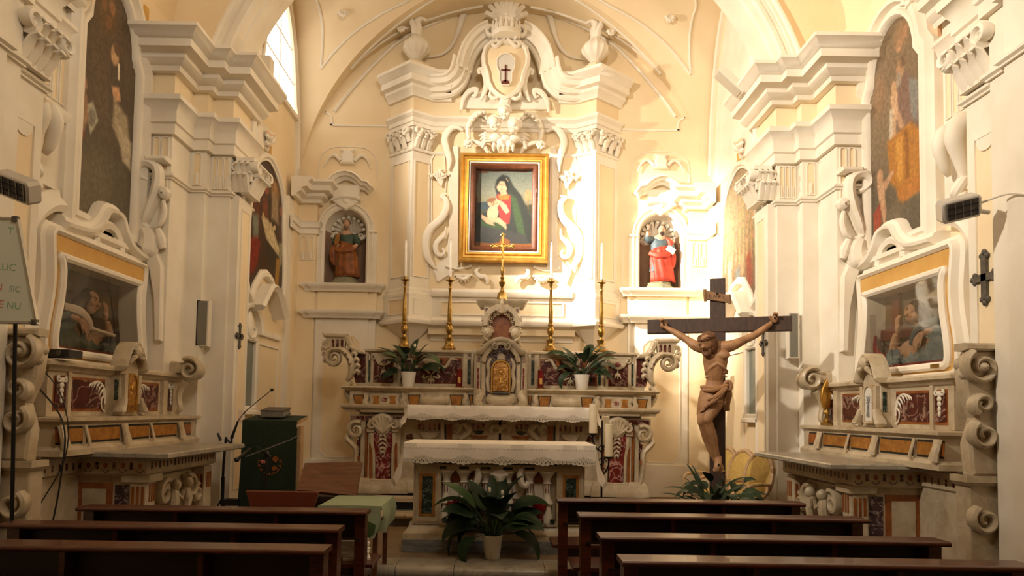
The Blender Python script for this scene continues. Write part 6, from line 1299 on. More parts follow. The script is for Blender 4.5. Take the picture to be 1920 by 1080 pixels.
# ================================================================== pews
def pew(L, label):
    t = thing('pew', label, 'pew', (0, 0, 0), 'dark wooden pews'); h = L/2
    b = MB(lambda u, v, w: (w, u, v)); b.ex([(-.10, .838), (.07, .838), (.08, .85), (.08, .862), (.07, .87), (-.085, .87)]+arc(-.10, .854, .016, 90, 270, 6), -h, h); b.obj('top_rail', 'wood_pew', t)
    b = MB(); b.box(-h+.06, h-.06, .045, .065, .66, .838); b.obj('back_panel', 'wood_pew_shaded', t)
    b = MB(); b.box(-h+.06, h-.06, -.06, .065, .645, .662); b.obj('book_shelf', 'wood_pew_shaded', t)
    for x in (-h*.34, h*.36): b = MB(); b.box(x-.016, x+.016, -.05, .05, .662, .838); b.obj('divider', 'wood_pew', t)
    for s in (-1, 1):
        b = MB(); b.ex([(s*(h-.02), -.045), (s*(h-.1), -.045), (s*(h-.1), .07), (s*(h-.02), .07)], 0, .84); b.obj('post', 'wood_pew', t)
        b = MB(); b.box(s*(h-.07)-.02, s*(h-.07)+.02, .35, .40, 0, .42); b.obj('front_leg', 'wood_pew', t)
        b = MB(lambda u, v, w: (w, u, v)); b.ex([(.06, .30), (.40, .30), (.40, .42), (.06, .42)], s*(h-.07)-.02, s*(h-.07)+.02); b.obj('seat_support', 'wood_pew', t)
        b = MB(); b.box(s*(h-.1)-.02, s*(h-.1)+.02, -.24, -.04, .06, .17); b.obj('kneeler_bracket', 'wood_pew_shaded', t)
    b = MB(); b.box(-h-.03, h+.03, .03, .42, .42, .45, .006); b.obj('seat', 'wood_pew', t)
    b = MB(); b.box(-h+.08, h-.08, .02, .045, .33, .42); b.obj('seat_apron', 'wood_pew_shaded', t)
    b = MB(); b.box(-h+.05, h-.05, -.25, -.12, .17, .2, .006); b.obj('kneeler', 'wood_pew', t)
    b = MB(); b.box(-h+.08, h-.08, -.02, .0, .12, .24); b.obj('stretcher', 'wood_pew_shaded', t)
    return t
pw = pew(2.2, 'dark wooden pew of the right block, the one nearest the altar'); pw.location = (1.62, 6.3, 0)
dup(pw, (1.71, 5.4, 0), None, 'dark wooden pew of the right block, second from the altar'); dup(pw, (1.74, 4.5, 0), None, 'dark wooden pew of the right block, third from the altar'); dup(pw, (1.755, 3.8, 0), None, 'dark wooden pew of the right block, closest to the bottom edge')
dup(pw, (-2.1, 5.4, 0), None, 'dark wooden pew of the left block, the one nearest the altar'); dup(pw, (-2.13, 4.62, 0), None, 'dark wooden pew of the left block, in the middle of three'); dup(pw, (-2.05, 3.95, 0), None, 'dark wooden pew of the left block, closest to the bottom edge')
# ================================================================== marble side altars against the nave walls
def side_altar(s, label):
    t = thing('side_altar', label, 'altar', (s*-4.0, 7.25, 0)); inl = 'marble_yellow'
    def B(name, m, x0, x1, y0, y1, z0, z1, par=t, b=0):       # box given with left-side coordinates, mirrored for the right
        q = MB(PLs(s)); q.box(x0, x1, y0, y1, z0, z1) if not b else q.ex(rpts(x0, x1, y0, y1), z0, z1, b); return q.obj(name, m, par)
    F = lambda X: SW(X, s)                                    # facing the nave
    N = lambda Y: FWs(Y, s)                                   # facing the camera
    def yp(px, X): return Q(px, 770, X).y
    def zp(px, py, X): return Q(px, py, X).z
    # base and body
    B('base_step', 'marble', -4.34, -3.2, 6.3, 8.2, 0, .16); B('body', 'marble', -4.34, -3.45, 6.55, 8.0, .16, 1.02)
    B('side_wing', 'marble', -4.34, -3.94, 5.9, 8.55, 0, 1.16)
    b = MB(PLs(s)); b.mould([(-4.3, 8.04), (-3.3, 8.04), (-3.3, 6.5), (-4.3, 6.5)][::1], [(-.2, .99), (.0, .99), (.02, 1.01), (.02, 1.15), (-.2, 1.15)]); fr = b.obj('frieze', 'marble', t)
    b = MB(PLs(s)); b.mould([(-3.94, 8.5), (-3.94, 5.9)], [(-.2, 1.0), (.0, 1.0), (.03, 1.02), (.03, 1.13), (.06, 1.16), (.06, 1.2), (-.2, 1.2)]); b.obj('wing_frieze', 'marble', t)
    for i in range(12):
        x = -4.22+.92*i/11.5
        if i % 2 == 0: b = MB(N(6.48)); b.box(x-.014, x+.014, 1.05, 1.115, 0, .004); b.obj('dark_slot', 'marble_red', fr)
        else: b = MB(N(6.48)); b.ex(arc(x, 1.085, .02, 0, 360, 12, .026)[:-1], 0, .004); b.obj('brown_oval', 'marble_orange', fr); b = MB(N(6.48)); b.tube([(u, v, 0) for u, v in arc(x, 1.055, .034, 190, 350, 8)], .004, 5); b.obj('swag', 'iron_grey', fr)
    for i in range(19):
        y = 6.58+1.4*i/18
        if 5 < i < 14 or i % 2 == 0: b = MB(F(-3.28)); b.box(y-.013, y+.013, 1.05, 1.115, 0, .004); b.obj('dark_slot', 'marble_red', fr)
        else: b = MB(F(-3.28)); b.ex(arc(y, 1.085, .02, 0, 360, 12, .026)[:-1], 0, .004); b.obj('brown_oval', 'marble_orange', fr)
    for i in range(5):
        y = 6.0+.1*i; b = MB(F(-3.91)); b.box(y-.012, y+.012, 1.05, 1.11, 0, .004); b.obj('dark_slot', 'marble_red', fr)
    # table slab with moulded edge
    slab = [(-4.3, 8.22), (-3.02, 8.2), (-3.02, 6.34), (-3.72, 6.38), (-3.9, 6.3), (-4.3, 6.3)]
    b = MB(PLs(s)); b.ex(slab, 1.17, 1.215, .0); b.obj('table_slab', 'marble_slab', t)
    b = MB(PLs(s)); b.mould(slab, [(-.3, 1.15), (-.05, 1.15), (-.01, 1.16), (.012, 1.172), (.012, 1.205), (.0, 1.2165), (-.3, 1.2165)][::1], closed=False); b.obj('slab_edge', 'marble_slab', t)
    # end faces: white panel with orange border, inlaid cup and leaves
    b = MB(N(6.55)); b.box(-3.96, -3.62, .2, .92, 0, .008); b.obj('orange_border', 'marble_orange', t); b = MB(N(6.55)); b.box(-3.90, -3.68, .2, .86, .006, .014); b.obj('white_panel', 'marble', t)
    b = MB(N(6.55)); b.ex([(-4.16, .92), (-4.0, .92), (-4.0, .83), (-4.04, .76), (-4.08, .74), (-4.12, .76), (-4.16, .83)], 0, .008); b.obj('orange_cup', 'marble_orange', t)
    b = MB(N(6.55)); b.ex([(-4.15, .6), (-4.02, .6), (-4.03, .2), (-4.14, .2)], 0, .006); b.obj('dark_panel', 'marble_red', t)
    for q in (-1, 1):
        b = MB(N(6.54)); b.tube([(u, v, .01) for u, v in cr([(-4.08+q*.09, .86), (-4.08+q*.075, .76), (-4.08+q*.03, .69), (-4.08, .66)], 4)], [.012, .016, .016, .012], 6, .7); b.obj('inlay_swag', 'marble', t)
        for j in range(3): b = MB(N(6.54)); b.tube([(-4.08, .66-.07*j, .01), (-4.08+q*.035, .63-.07*j, .02), (-4.08+q*.05, .58-.07*j, .01)], [.01, .018, .005], 6, .6); b.obj('inlay_leaf', 'marble', t)
    # fluted corner brackets under the slab
    for y in (6.62, 7.9):
        b = MB(F(-3.45)); b.ex([(y-.09, .98), (y+.09, .98), (y+.08, .7), (y+.1, .55), (y+.06, .45), (y-.06, .45), (y-.1, .55), (y-.08, .7)], 0, .16, .02); br = b.obj('bracket', 'marble', t)
        for k in (-.045, 0, .045): b = MB(F(-3.29)); b.ex([(y+k-.013, .74), (y+k+.013, .74), (y+k+.013, .9)]+arc(y+k, .9, .013, 0, 180, 6), 0, .005); b.obj('flute', 'marble_orange', br)
        b = MB(N(y-.1)); b.box(-3.44, -3.3, .5, .97, -.02, .004); bn = b.obj('bracket_side', 'marble', br)
        for k in (-.045, 0, .045): b = MB(N(y-.104)); c = -3.37+k; b.ex([(c-.013, .72), (c+.013, .72), (c+.013, .88)]+arc(c, .88, .013, 0, 180, 6), 0, .005); b.obj('flute', 'marble_orange', br)
    B('corner_block', 'marble', -3.52, -3.26, 6.5, 6.76, .93, 1.0)
    b = MB(N(6.55)); b.ex([(-3.6, .25), (-3.47, .25), (-3.47, .9), (-3.6, .9)], 0, .006); b.obj('purple_inlay', 'marble_purple', t)
    # carved group of scrolls and figures on the front
    cv = MB(F(-3.44)); cv.box(6.8, 7.75, .2, .95, 0, .02); cg = cv.obj('carved_panel', 'marble', t); r = random.Random(4)
    for (y, z, rr, a0, dr) in ((6.98, .78, .13, 60, 1), (7.55, .78, .13, 120, -1), (7.12, .5, .11, -60, -1), (7.42, .5, .11, 240, 1), (7.72, .7, .1, 90, 1), (6.86, .55, .09, 90, -1)):
        b = MB(F(-3.40)); b.tube([(u, v, .05) for u, v in spiral(y, z, rr, .02, a0, a0+dr*480, 26)], [.035, .03, .016], 7, 1.6); b.obj('carved_scroll', 'marble', cg)
    for q in (-1, 1):                                        # two winged putti
        c = 7.27+q*.14; b = MB(F(-3.40)); b.ell((c, .84, .1), (.05, .06, .055), 9, 7); b.tube([(c, .8, .08), (c+q*.01, .68, .09), (c+q*.02, .58, .08)], [.04, .06, .045], 8); b.tube([(c, .76, .1), (c-q*.08, .7, .13), (c-q*.1, .78, .13)], [.025, .022, .018], 7)
        b.tube([(c+q*.02, .6, .08), (c-q*.03, .46, .12), (c+q*.03, .34, .1)], [.04, .032, .024], 7); b.tube([(c+q*.03, .74, .06), (c+q*.12, .82, .05), (c+q*.2, .74, .04)], [.02, .04, .015], 7, .5); b.obj('carved_putto', 'marble', cg)
    for i in range(9):
        y = 6.85+.1*i; b = MB(F(-3.42)); z0 = .3+.05*r.random(); b.tube([(y, z0-.08, .03), (y+r.uniform(-.04, .04), z0, .08), (y+r.uniform(-.06, .06), z0+.08, .05)], [.02, .035, .01], 6); b.obj('carved_leaf', 'marble', cg)
    b = MB(F(-3.42)); b.ex([(7.2, .62), (7.34, .62), (7.36, .74), (7.27, .8), (7.18, .74)], 0, .08, .02, .02); b.obj('carved_shield', 'marble', cg)
    # gradine with yellow panels
    XG = -3.75; GA = 5.92; GZ = 8.55
    B('gradine', 'marble', -4.3, XG, GA, GZ, 1.2, 1.49)
    b = MB(PLs(s)); b.mould([(-4.2, GZ+.0), (XG, GZ), (XG, GA), (-4.2, GA)], [(-.2, 1.47), (.0, 1.47), (.03, 1.49), (.05, 1.5), (.05, 1.525), (.02, 1.535), (-.2, 1.54)]); b.obj('gradine_shelf', 'marble', t)
    b = MB(PLs(s)); b.mould([(-4.2, GZ), (XG, GZ), (XG, GA), (-4.2, GA)], [(-.2, 1.2), (.04, 1.2), (.04, 1.25), (.015, 1.28), (-.2, 1.28)]); b.obj('gradine_base', 'marble', t)
    for i, (a, c) in enumerate(((62, 104), (121, 155), (161, 224), (236, 279), (282, 331), (340, 358))):
        y0, y1 = yp(a, XG), yp(c, XG); y0 = max(y0, GA+.03)
        b = MB(F(XG)); b.ex([(y0, 1.455), (y1, 1.455), (y1+.015, 1.30), (y0+.025, 1.30)], 0, .004); pb = b.obj('panel_border', 'marble_black', t)
        b = MB(F(XG)); b.ex([(y0+.004, 1.435), (y1-.004, 1.435), (y1+.009, 1.32), (y0+.024, 1.32)], .003, .01); b.obj('yellow_panel', 'marble_orange' if i in (0, 5) else inl, pb)
    for a in (112, 158, 230, 280.5, 335):
        y = yp(a, XG); wd = .05 if a in (112, 230, 335) else .02; b = MB(F(XG)); b.tube(cr([(y, 1.46, .02), (y, 1.40, .035), (y+.01, 1.33, .05), (y+.02, 1.28, .055)], 4), [wd, wd*.9, wd, wd*1.2], 8, .6); b.obj('post_scroll', 'marble', t)
    # dorsal with red panels
    XD = -3.925; DZ0, DZ1 = 1.54, 1.96
    B('dorsal', 'marble', -4.33, XD, 6.0, 8.5, DZ0, DZ1)
    b = MB(PLs(s)); b.mould([(-4.2, 8.5), (XD, 8.5), (XD, 6.0), (-4.2, 6.0)], [(-.2, 1.93), (.0, 1.93), (.03, 1.95), (.05, 1.98), (.07, 1.99), (.07, 2.02), (.05, 2.04), (-.2, 2.05)]); b.obj('dorsal_coping', 'marble', t)
    for (y0, y1) in ((6.08, 6.26), (6.32, 6.87), (7.42, 7.95), (8.14, 8.3)):
        b = MB(F(XD)); b.box(y0, y1, 1.585, 1.9, 0, .005); pb = b.obj('panel_border', 'marble_orange', t)
        b = MB(F(XD)); b.box(y0+.015, y1-.015, 1.61, 1.875, .004, .012); b.obj('red_panel', 'marble_red', pb)
    for (y, q) in ((6.17, 0), (8.22, 0)):                    # white drops
        b = MB(F(XD))
        for j in range(5): b.ell((y, 1.86-.045*j, .02), (.035-.005*j, .028, .014), 8, 5)
        for k in (-1, 1): b.tube([(u, v, .02) for u, v in spiral(y+k*.04, 1.87, .03, .008, 90, 90-k*420, 14)], .01, 5)
        b.obj('inlay_drop', 'marble_white', t)
    for (y, k) in ((6.87, -1), (7.42, 1)):                   # curling white plumes beside the tabernacle
        st = cr([(y+k*.01, 1.66, .016), (y+k*.02, 1.76, .018), (y+k*.07, 1.84, .02), (y+k*.16, 1.87, .02), (y+k*.25, 1.85, .018)], 4)
        b = MB(F(XD)); b.tube(st, [.012, .014, .012, .006], 6, .6); b.obj('inlay_plume', 'marble_white', t)
        for j in range(6):
            p = st[6+j*2 if 6+j*2 < len(st) else -1]; L = .085-.008*j; b = MB(F(XD)); b.tube(cr([p, (p[0]+k*L*.55, p[1]-L*.35, .02), (p[0]+k*L*.8, p[1]-L*.95, .016)], 4), [.009, .011, .003], 5, .6); b.obj('inlay_plume', 'marble_white', t)
        b = MB(F(XD)); b.tube([(u, v, .016) for u, v in cr([(y+k*.06, 1.8), (y+k*.03, 1.74), (y+k*.07, 1.7), (y+k*.06, 1.62), (y+k*.01, 1.58)], 4)], [.012, .012, .01, .008, .012], 6, .6); b.obj('inlay_stem', 'marble_white', t)
    B('post', 'marble', XD-.02, XD+.04, 8.0, 8.1, 1.54, 1.94); B('post', 'marble', XD-.02, XD+.02, 6.265, 6.315, 1.54, 1.94)
    # tabernacle
    yc = 7.14; XT = -3.78
    tb = B('tabernacle', 'marble', -4.2, XT-.06, yc-.17, yc+.17, 1.54, 2.02)
    b = MB(F(XT-.06)); b.ex([(yc-.166, 1.543), (yc+.166, 1.543), (yc+.166, 2.0), (yc+.13, 2.1), (yc, 2.2), (yc-.13, 2.1), (yc-.166, 2.0)], -.1, .02, .01); b.obj('tabernacle_front', 'marble', tb)
    hood = cr([(yc-.22, 1.99), (yc-.17, 2.0), (yc-.12, 2.11), (yc-.06, 2.21), (yc, 2.25), (yc+.06, 2.21), (yc+.12, 2.11), (yc+.17, 2.0), (yc+.22, 1.99)], 4)
    b = MB(F(XT-.06)); b.mould(hood, [(0, -.08), (0, .06), (.02, .09), (.04, .1), (.05, .08), (.05, -.08)]); b.obj('tabernacle_hood', 'marble', tb)
    b = MB(F(XT)); b.ell((yc, 2.2, .03), (.06, .07, .05), 9, 7); b.ell((yc, 2.19, .075), (.012, .018, .012), 6, 4)
    for j in range(8): a = pi*j/7; b.ell((yc+.055*cos(a), 2.22+.06*sin(a), .03), .022, 6, 4)
    for k in (-1, 1): b.tube([(yc+k*.03, 2.15, .03), (yc+k*.09, 2.13, .04), (yc+k*.12, 2.07, .02)], [.02, .03, .01], 7)
    b.obj('cherub_head', 'marble', tb)
    ds = [(yc-.075, 1.6), (yc+.075, 1.6), (yc+.075, 1.88)]+arc(yc, 1.88, .075, 0, 180, 10)[1:]
    b = MB(F(XT-.04)); b.ex([(yc+(u-yc)*1.35, 1.58+(v-1.58)*1.06) for u, v in ds], 0, .01); b.obj('door_surround', 'marble_yellow', tb)
    b = MB(F(XT-.03)); b.ex(ds, 0, .02, .006); dr = b.obj('tabernacle_door', 'gilt_door' if s == 1 else 'medallion', tb)
    b = MB(F(XT-.03)); b.mould(ds, [(0, 0), (0, .03), (-.02, .03), (-.02, 0)], closed=True); b.obj('door_moulding', 'gold' if s == 1 else 'marble', dr)
    b = MB(F(XT-.01)); b.ell((yc, 1.82, 0), (.03, .04, .012), 9, 6); b.tube([(yc, 1.78, 0), (yc, 1.65, .004)], [.012, .02], 6)
    for j in range(10): a = 2*pi*j/10; b.tube([(yc+.03*cos(a), 1.82+.035*sin(a), 0), (yc+.06*cos(a), 1.82+.06*sin(a), 0)], .004, 4)
    b.obj('door_relief', 'gold' if s == 1 else 'marble_grey', dr)
    for k in (-1, 1):
        b = MB(F(XT-.06)); b.box(yc+k*.13-.028, yc+k*.13+.028, 1.66, 1.96, 0, .06); b.obj('side_pilaster', 'marble', tb)
        b = MB(N(yc-.171) if k < 0 else N(yc+.16)); b.box(XT-.10, XT-.06, 1.7, 1.9, 0, .006); b.obj('green_strip', 'marble_green', tb)
        b = MB(F(XT-.04)); b.tube([(u, v, .03) for u, v in cr([(yc+k*.15, 1.72), (yc+k*.18, 1.64), (yc+k*.22, 1.58), (yc+k*.18, 1.55)], 4)], [.03, .04, .05, .02], 8, 1.3); b.obj('volute_foot', 'marble', tb)
    # far end: ribbed roll ending in a volute
    ye = 8.32; b = MB(N(8.5)); 
    for j in range(5): b.tube([(-4.15, 2.17, .0+.05*j), (-3.78, 2.12, .0+.05*j)], [.045, .045], 8)
    b.box(-4.2, -3.78, 2.04, 2.16, 0, .25); b.obj('ribbed_roll', 'marble', t)
    b = MB(N(8.24)); b.tube([(u, v, 0) for u, v in spiral(-3.70, 2.08, .14, .02, 120, 120-560, 30)], [.035, .03, .018], 8, 2.0); vt = b.obj('end_volute', 'marble', t)
    b = MB(N(8.24)); b.ex([(-3.70+.12*cos(rad(a)), 2.08+.12*sin(rad(a))) for a in range(0, 360, 20)], -.16, -.02); b.obj('volute_drum', 'marble', vt)
    b = MB(N(8.24)); b.tube([(u, v, 0) for u, v in cr([(-3.74, 1.94), (-3.8, 1.86), (-3.82, 1.74), (-3.8, 1.62), (-3.84, 1.56)], 4)], [.04, .035, .03, .03, .02], 7, 1.5); b.obj('end_scroll', 'marble', vt)
    # near end: large bracket with volutes
    b = MB(N(5.5)); b.ex([(-3.99, 1.2), (-3.70, 1.2), (-3.68, 1.45), (-3.74, 1.65), (-3.66, 1.85), (-3.64, 2.05), (-3.7, 2.18), (-3.99, 2.2)], -.06, .06, .02); bk = b.obj('end_bracket', 'marble', t)
    for (x, z, r0, a0, a1) in ((-3.76, 2.05, .14, 60, -460), (-3.76, 1.76, .08, -60, 420), (-3.77, 1.52, .11, 60, -420)):
        b = MB(N(5.42)); b.tube([(u, v, .0) for u, v in spiral(x, z, r0, .02, a0, a1, 30)], [.03, .026, .016], 8, 2.0); b.obj('bracket_volute', 'marble', bk)
    b = MB(N(5.42)); b.ell((-3.76, 2.05, .03), (.035, .035, .05), 9, 6); b.obj('volute_eye', 'marble', bk)
    b = MB(N(5.44)); b.box(-4.0, -3.63, 2.18, 2.24, -.1, .04, .015); b.obj('bracket_cap', 'marble', bk)
    for k in range(2): b = MB(SW(-3.66, s)); b.ell((5.47+.06*k, 2.0+.08*k, .0), (.045, .05, .04), 8, 6); b.obj('bracket_leaf', 'marble', bk)
    b = MB(N(5.52)); b.box(-4.02, -3.68, 0, 1.2, -.1, .06, .01); bb = b.obj('bracket_base', 'marble', t); b = MB(N(5.44)); b.tube([(u, v, .0) for u, v in spiral(-3.78, .86, .11, .02, 60, -460, 26)], [.03, .025, .015], 8, 2); b.obj('base_volute', 'marble', bb)
    b = MB(PLs(s)); b.mould([(-3.68, 5.62), (-3.68, 5.46), (-4.02, 5.46)], [(-.1, 1.12), (.02, 1.12), (.05, 1.15), (.05, 1.2), (-.1, 1.2)]); b.obj('base_moulding', 'marble', bb)
    b = MB(N(6.45)); b.box(-4.1, -4.07, .1, .98, -.55, .005) if False else b.box(-3.96, -3.945, .1, .95, -.4, -.3); b.obj('red_strip', 'marble_red', t)
    return t
side_altar(1, 'marble side altar with a gilt tabernacle door against the left nave wall'); side_altar(-1, 'marble side altar with a white tabernacle door against the right nave wall')
# small things on the side altars
pj = thing('projector', 'flat black projector box on the near end of the left side altar', 'projector', (-3.98, 6.15, 2.05))
b = MB(); b.box(-4.15, -3.75, 6.0, 6.2, 2.056, 2.125, .008); b.obj('body', 'black_plastic', pj)
b = MB(FW(6.0)); b.ex(arc(-3.83, 2.09, .022, 0, 360, 14)[:-1], 0, .015); b.obj('lens', 'iron_grey', pj)
b = MB(); b.tube(cr([(-4.1, 6.0, 2.07), (-4.05, 5.93, 1.9), (-3.68, 5.85, 1.5), (-3.66, 5.82, 1.0), (-3.72, 5.78, .4), (-3.7, 5.75, .01)], 6), .007, 6); b.tube(cr([(-4.08, 5.99, 2.07), (-3.7, 5.86, 1.7), (-3.64, 5.84, 1.2), (-3.85, 5.7, .6), (-3.9, 5.65, .02)], 6), .005, 6); tag(b.obj('power_cable', 'black_plastic'), 'thin black cable hanging from the projector down the left side altar', 'cable')
q = Q(1531, 800, 3.72)
t = thing('gilt_reliquary', 'gilded leaf-shaped reliquary on the shelf of the right side altar', 'reliquary', (3.84, q.y, 1.54)); f = lambda u, v, w: (3.84+u, q.y+w, 1.541+v)
b = MB(f); b.lathe([(0, 0), (.07, 0), (.07, .02), (.03, .05), (.02, .12), (.035, .15), (.015, .2), (0, .2)], (0, 0), 14); b.obj('foot', 'brass', t)
b = MB(lambda u, v, w: (3.84+u*.9, q.y+u*.4-w, 1.541+v)); b.ex([(-.05, .19), (.05, .19), (.1, .3), (.08, .42), (0, .55), (-.08, .42), (-.1, .3)], -.02, .02, .01, .01); b.obj('leaf_plaque', 'gold', t)
# ================================================================== fittings of the side walls
DK = (64, 52, 40)
def nave_painting(s, label, shapes, bgf):
    X0 = -4.35; dz = .12 if s == 1 else 0; f = lambda u, v, w: SW(-4.35, s)(u-dz, v+(v-3.6)*dz*.6, w); y0, y1, z0 = 6.96, 7.98, 3.6; yc = (y0+y1)/2
    t = thing('arched_painting', label, 'painting', (s*-4.3, yc, 3.5))
    out = [(y0, z0), (y1, z0), (y1, 5.35), (y1-.05, 5.42), (y1-.09, 5.47)]+[(yc+(y1-yc-.09)*cos(rad(a)), 5.47+.55*sin(rad(a))) for a in range(12, 169, 12)]+[(y0+.09, 5.47), (y0+.05, 5.42), (y0, 5.35)]
    def ins(u, v):
        if v < 5.4: return True
        h = (y1-y0)/2-.07; return abs(u-yc) < h and (v < 5.47 or ((u-yc)/h)**2+((v-5.47)/.56)**2 < 1)
    sh = shapes if s == 1 else shapes
    canvas('canvas', t, f, y0-.02 if s == 1 else y1+.02, y1+.02 if s == 1 else y0-.02, z0, 6.04, .06, 100, 220, bgf, sh, ins, seed=3+s, mott=.13, rough=.45, gain=1.3 if s == 1 else 1.0)
    b = MB(f); b.mould(out, [(.0, 0), (.0, .09), (-.03, .13), (-.07, .13), (-.09, .10), (-.13, .10), (-.15, .17), (-.20, .17), (-.22, .12), (-.24, .1), (-.24, 0)], closed=True); b.obj('stucco_frame', 'stucco', t)
    pk = [(y0-.3, 3.38), (y0-.02, 3.40), (y0+.16, 3.45), (y0+.3, 3.57), (yc-.13, 3.68), (yc, 3.71), (yc+.13, 3.68), (y1-.3, 3.57), (y1-.16, 3.45), (y1+.02, 3.40), (y1+.2, 3.38)]
    b = MB(f); b.mould(cr(pk, 3), [(-.05, 0), (-.05, .16), (-.02, .22), (.01, .23), (.03, .18), (.07, .16), (.09, .1), (.09, 0)]); pd = b.obj('sill_pediment', 'stucco', t)
    lo = [(y0+.16, 3.34)]+[(yc+.3*cos(rad(a)), 3.34+.3*sin(rad(a))) for a in range(180, -1, -12)]+[(y1-.16, 3.34)]
    b = MB(f); b.ex([(yc-.33, 3.3)]+arc(yc, 3.32, .33, 180, 0, 14)+[(yc+.33, 3.3)], 0, .10, .02); b.mould(arc(yc, 3.33, .2, 180, 0, 14), [(0, .08), (0, .15), (.05, .17), (.08, .14), (.08, .08)]); b.obj('sill_lunette', 'stucco', pd)
    # keystone scroll at the arch crown
    b = MB(f); b.tube([(u, v, .16) for u, v in spiral(y0+.06, 5.98, .09, .02, 0, 420, 20)], [.03, .015], 7, 1.5); b.obj('frame_scroll', 'stucco', t)
    for k in (-1, 1):
        b = MB(f); b.ex([(yc+k*.6, 5.42), (yc+k*.74, 5.42), (yc+k*.74, 6.0), (yc+k*.5, 6.0), (yc+k*.58, 5.8)], 0, .05); b.obj('pink_spandrel', 'stucco_pink', t)
        b = MB(f); b.box(yc+k*.685-.05, yc+k*.685+.05, 5.75, 6.2, .05, .07); b.obj('gilt_strip', 'gold_paint', t)
    return t
nave_painting(1, 'dark arched painting of a praying monk above the left side altar', [
  ('e', .5, .35, .5, .4, 0, (74, 62, 48), .9), ('e', .42, .14, .16, .08, 0, (84, 66, 44), .8), ('e', .5, .1, .05, .03, 0, (120, 84, 56), .6), ('e', .36, .11, .04, .03, 0, (104, 76, 52), .6), ('e', .45, .17, .05, .03, 20, (98, 70, 48), .6),
  ('p', [(.5, .26), (.62, .22), (.76, .3), (.86, .46), (.92, .66), (.7, .72), (.56, .62), (.5, .46)], (66, 56, 46), .05), ('e', .58, .28, .075, .045, 10, (150, 122, 92), .4), ('e', .62, .25, .07, .025, 0, (80, 62, 46), .5),
  ('p', [(.64, .3), (.67, .3), (.68, .37), (.65, .37)], (190, 180, 156), .02), ('p', [(.54, .42), (.68, .4), (.72, .45), (.6, .48)], (156, 120, 90), .03), ('p', [(.6, .46), (.86, .5), (.92, .6), (.74, .64), (.58, .58)], (124, 112, 92), .05), ('p', [(.66, .56), (.96, .6), (.96, .72), (.8, .7)], (138, 128, 108), .05),
  ('p', [(.12, .58), (.24, .54), (.34, .6), (.22, .68)], (132, 128, 110), .02), ('e', .23, .61, .06, .035, 20, (96, 92, 84), .3), ('e', .06, .5, .07, .04, 0, (140, 108, 80), .5), ('p', [(.0, .52), (.14, .54), (.18, .62), (.1, .7), (0, .68)], (122, 94, 70), .04), ('p', [(0, .74), (.08, .72), (.1, .9), (0, .92)], (130, 92, 68), .03), ('e', .04, .7, .08, .03, 0, (110, 50, 34), .6),
  ('p', [(.45, .7), (.9, .72), (.95, .95), (.5, .95)], (72, 66, 54), .08), ('e', .3, .85, .3, .12, 0, (82, 74, 58), .8)],
  [(0, (70, 56, 38)), (.3, (60, 50, 40)), (.6, (56, 50, 42)), (1, (78, 70, 56))])
nave_painting(-1, 'arched painting of a bearded saint carrying a child above the right side altar', [
  ('e', .5, .3, .55, .35, 0, (126, 106, 82), .9), ('e', .62, .1, .12, .06, 0, (150, 118, 86), .7), ('e', .58, .14, .05, .03, 0, (166, 128, 96), .5), ('e', .68, .1, .05, .03, 0, (160, 120, 90), .5), ('e', .2, .3, .12, .1, 0, (138, 110, 84), .7),
  ('p', [(.5, .32), (.72, .28), (.9, .4), (.94, .6), (.7, .62), (.52, .5)], (122, 96, 84), .05), ('e', .6, .25, .075, .045, -10, (164, 128, 96), .3), ('e', .57, .295, .05, .035, 0, (150, 134, 116), .5), ('e', .66, .225, .06, .03, 0, (118, 94, 72), .5),
  ('p', [(.74, .32), (.9, .36), (.88, .54), (.78, .5)], (126, 124, 118), .04), ('e', .48, .315, .05, .034, 0, (188, 150, 116), .3), ('p', [(.42, .34), (.54, .34), (.56, .46), (.44, .46)], (192, 156, 122), .03), ('p', [(.42, .44), (.52, .44), (.5, .56), (.42, .58)], (186, 150, 118), .03), ('p', [(.5, .44), (.58, .44), (.66, .52), (.58, .52)], (180, 142, 110), .03), ('p', [(.4, .4), (.46, .4), (.44, .62), (.38, .6)], (186, 172, 150), .03),
  ('p', [(.34, .54), (.76, .52), (.98, .6), (.96, .8), (.7, .84), (.4, .74)], (166, 112, 48), .04), ('p', [(.5, .56), (.62, .56), (.62, .76), (.52, .74)], (190, 136, 62), .05), ('p', [(.5, .78), (.98, .76), (.96, .84), (.56, .86)], (170, 110, 50), .04), ('p', [(.66, .54), (.72, .54), (.74, .76), (.68, .76)], (132, 84, 36), .04),
  ('e', .2, .68, .06, .035, 0, (180, 140, 106), .3), ('p', [(.14, .71), (.28, .71), (.3, .82), (.2, .84)], (184, 146, 112), .03), ('p', [(.26, .72), (.44, .68), (.46, .7), (.3, .76)], (180, 140, 108), .02), ('p', [(.2, .82), (.3, .82), (.36, .94), (.28, .95)], (178, 138, 106), .03), ('p', [(.06, .84), (.2, .8), (.22, .9), (.08, .98)], (150, 72, 52), .03),
  ('p', [(.3, .86), (.6, .84), (.58, .9), (.3, .96)], (104, 92, 74), .03), ('e', .96, .4, .05, .12, 0, (170, 130, 104), .6)],
  [(0, (108, 90, 66)), (.3, (120, 102, 80)), (.6, (104, 88, 70)), (.85, (96, 86, 70)), (1, (84, 74, 60))])
def ogee(y0, y1, z0, z1, k=.05):                           # picture-case outline, wider below, with wavy flanks and rounded corners
    R = [(y1+.02, z0+.03), (y1+k*.9, z0+.12), (y1+k*.6, z0+.3), (y1-.02, z0+.55), (y1-.035, z0+.8), (y1-.0, z1-.06), (y1-.02, z1)]
    return [(y0+.05, z0)]+[(y1-.05, z0)]+cr(R, 3)+[((y0+y1)-u, v) for u, v in reversed(cr(R, 3))]
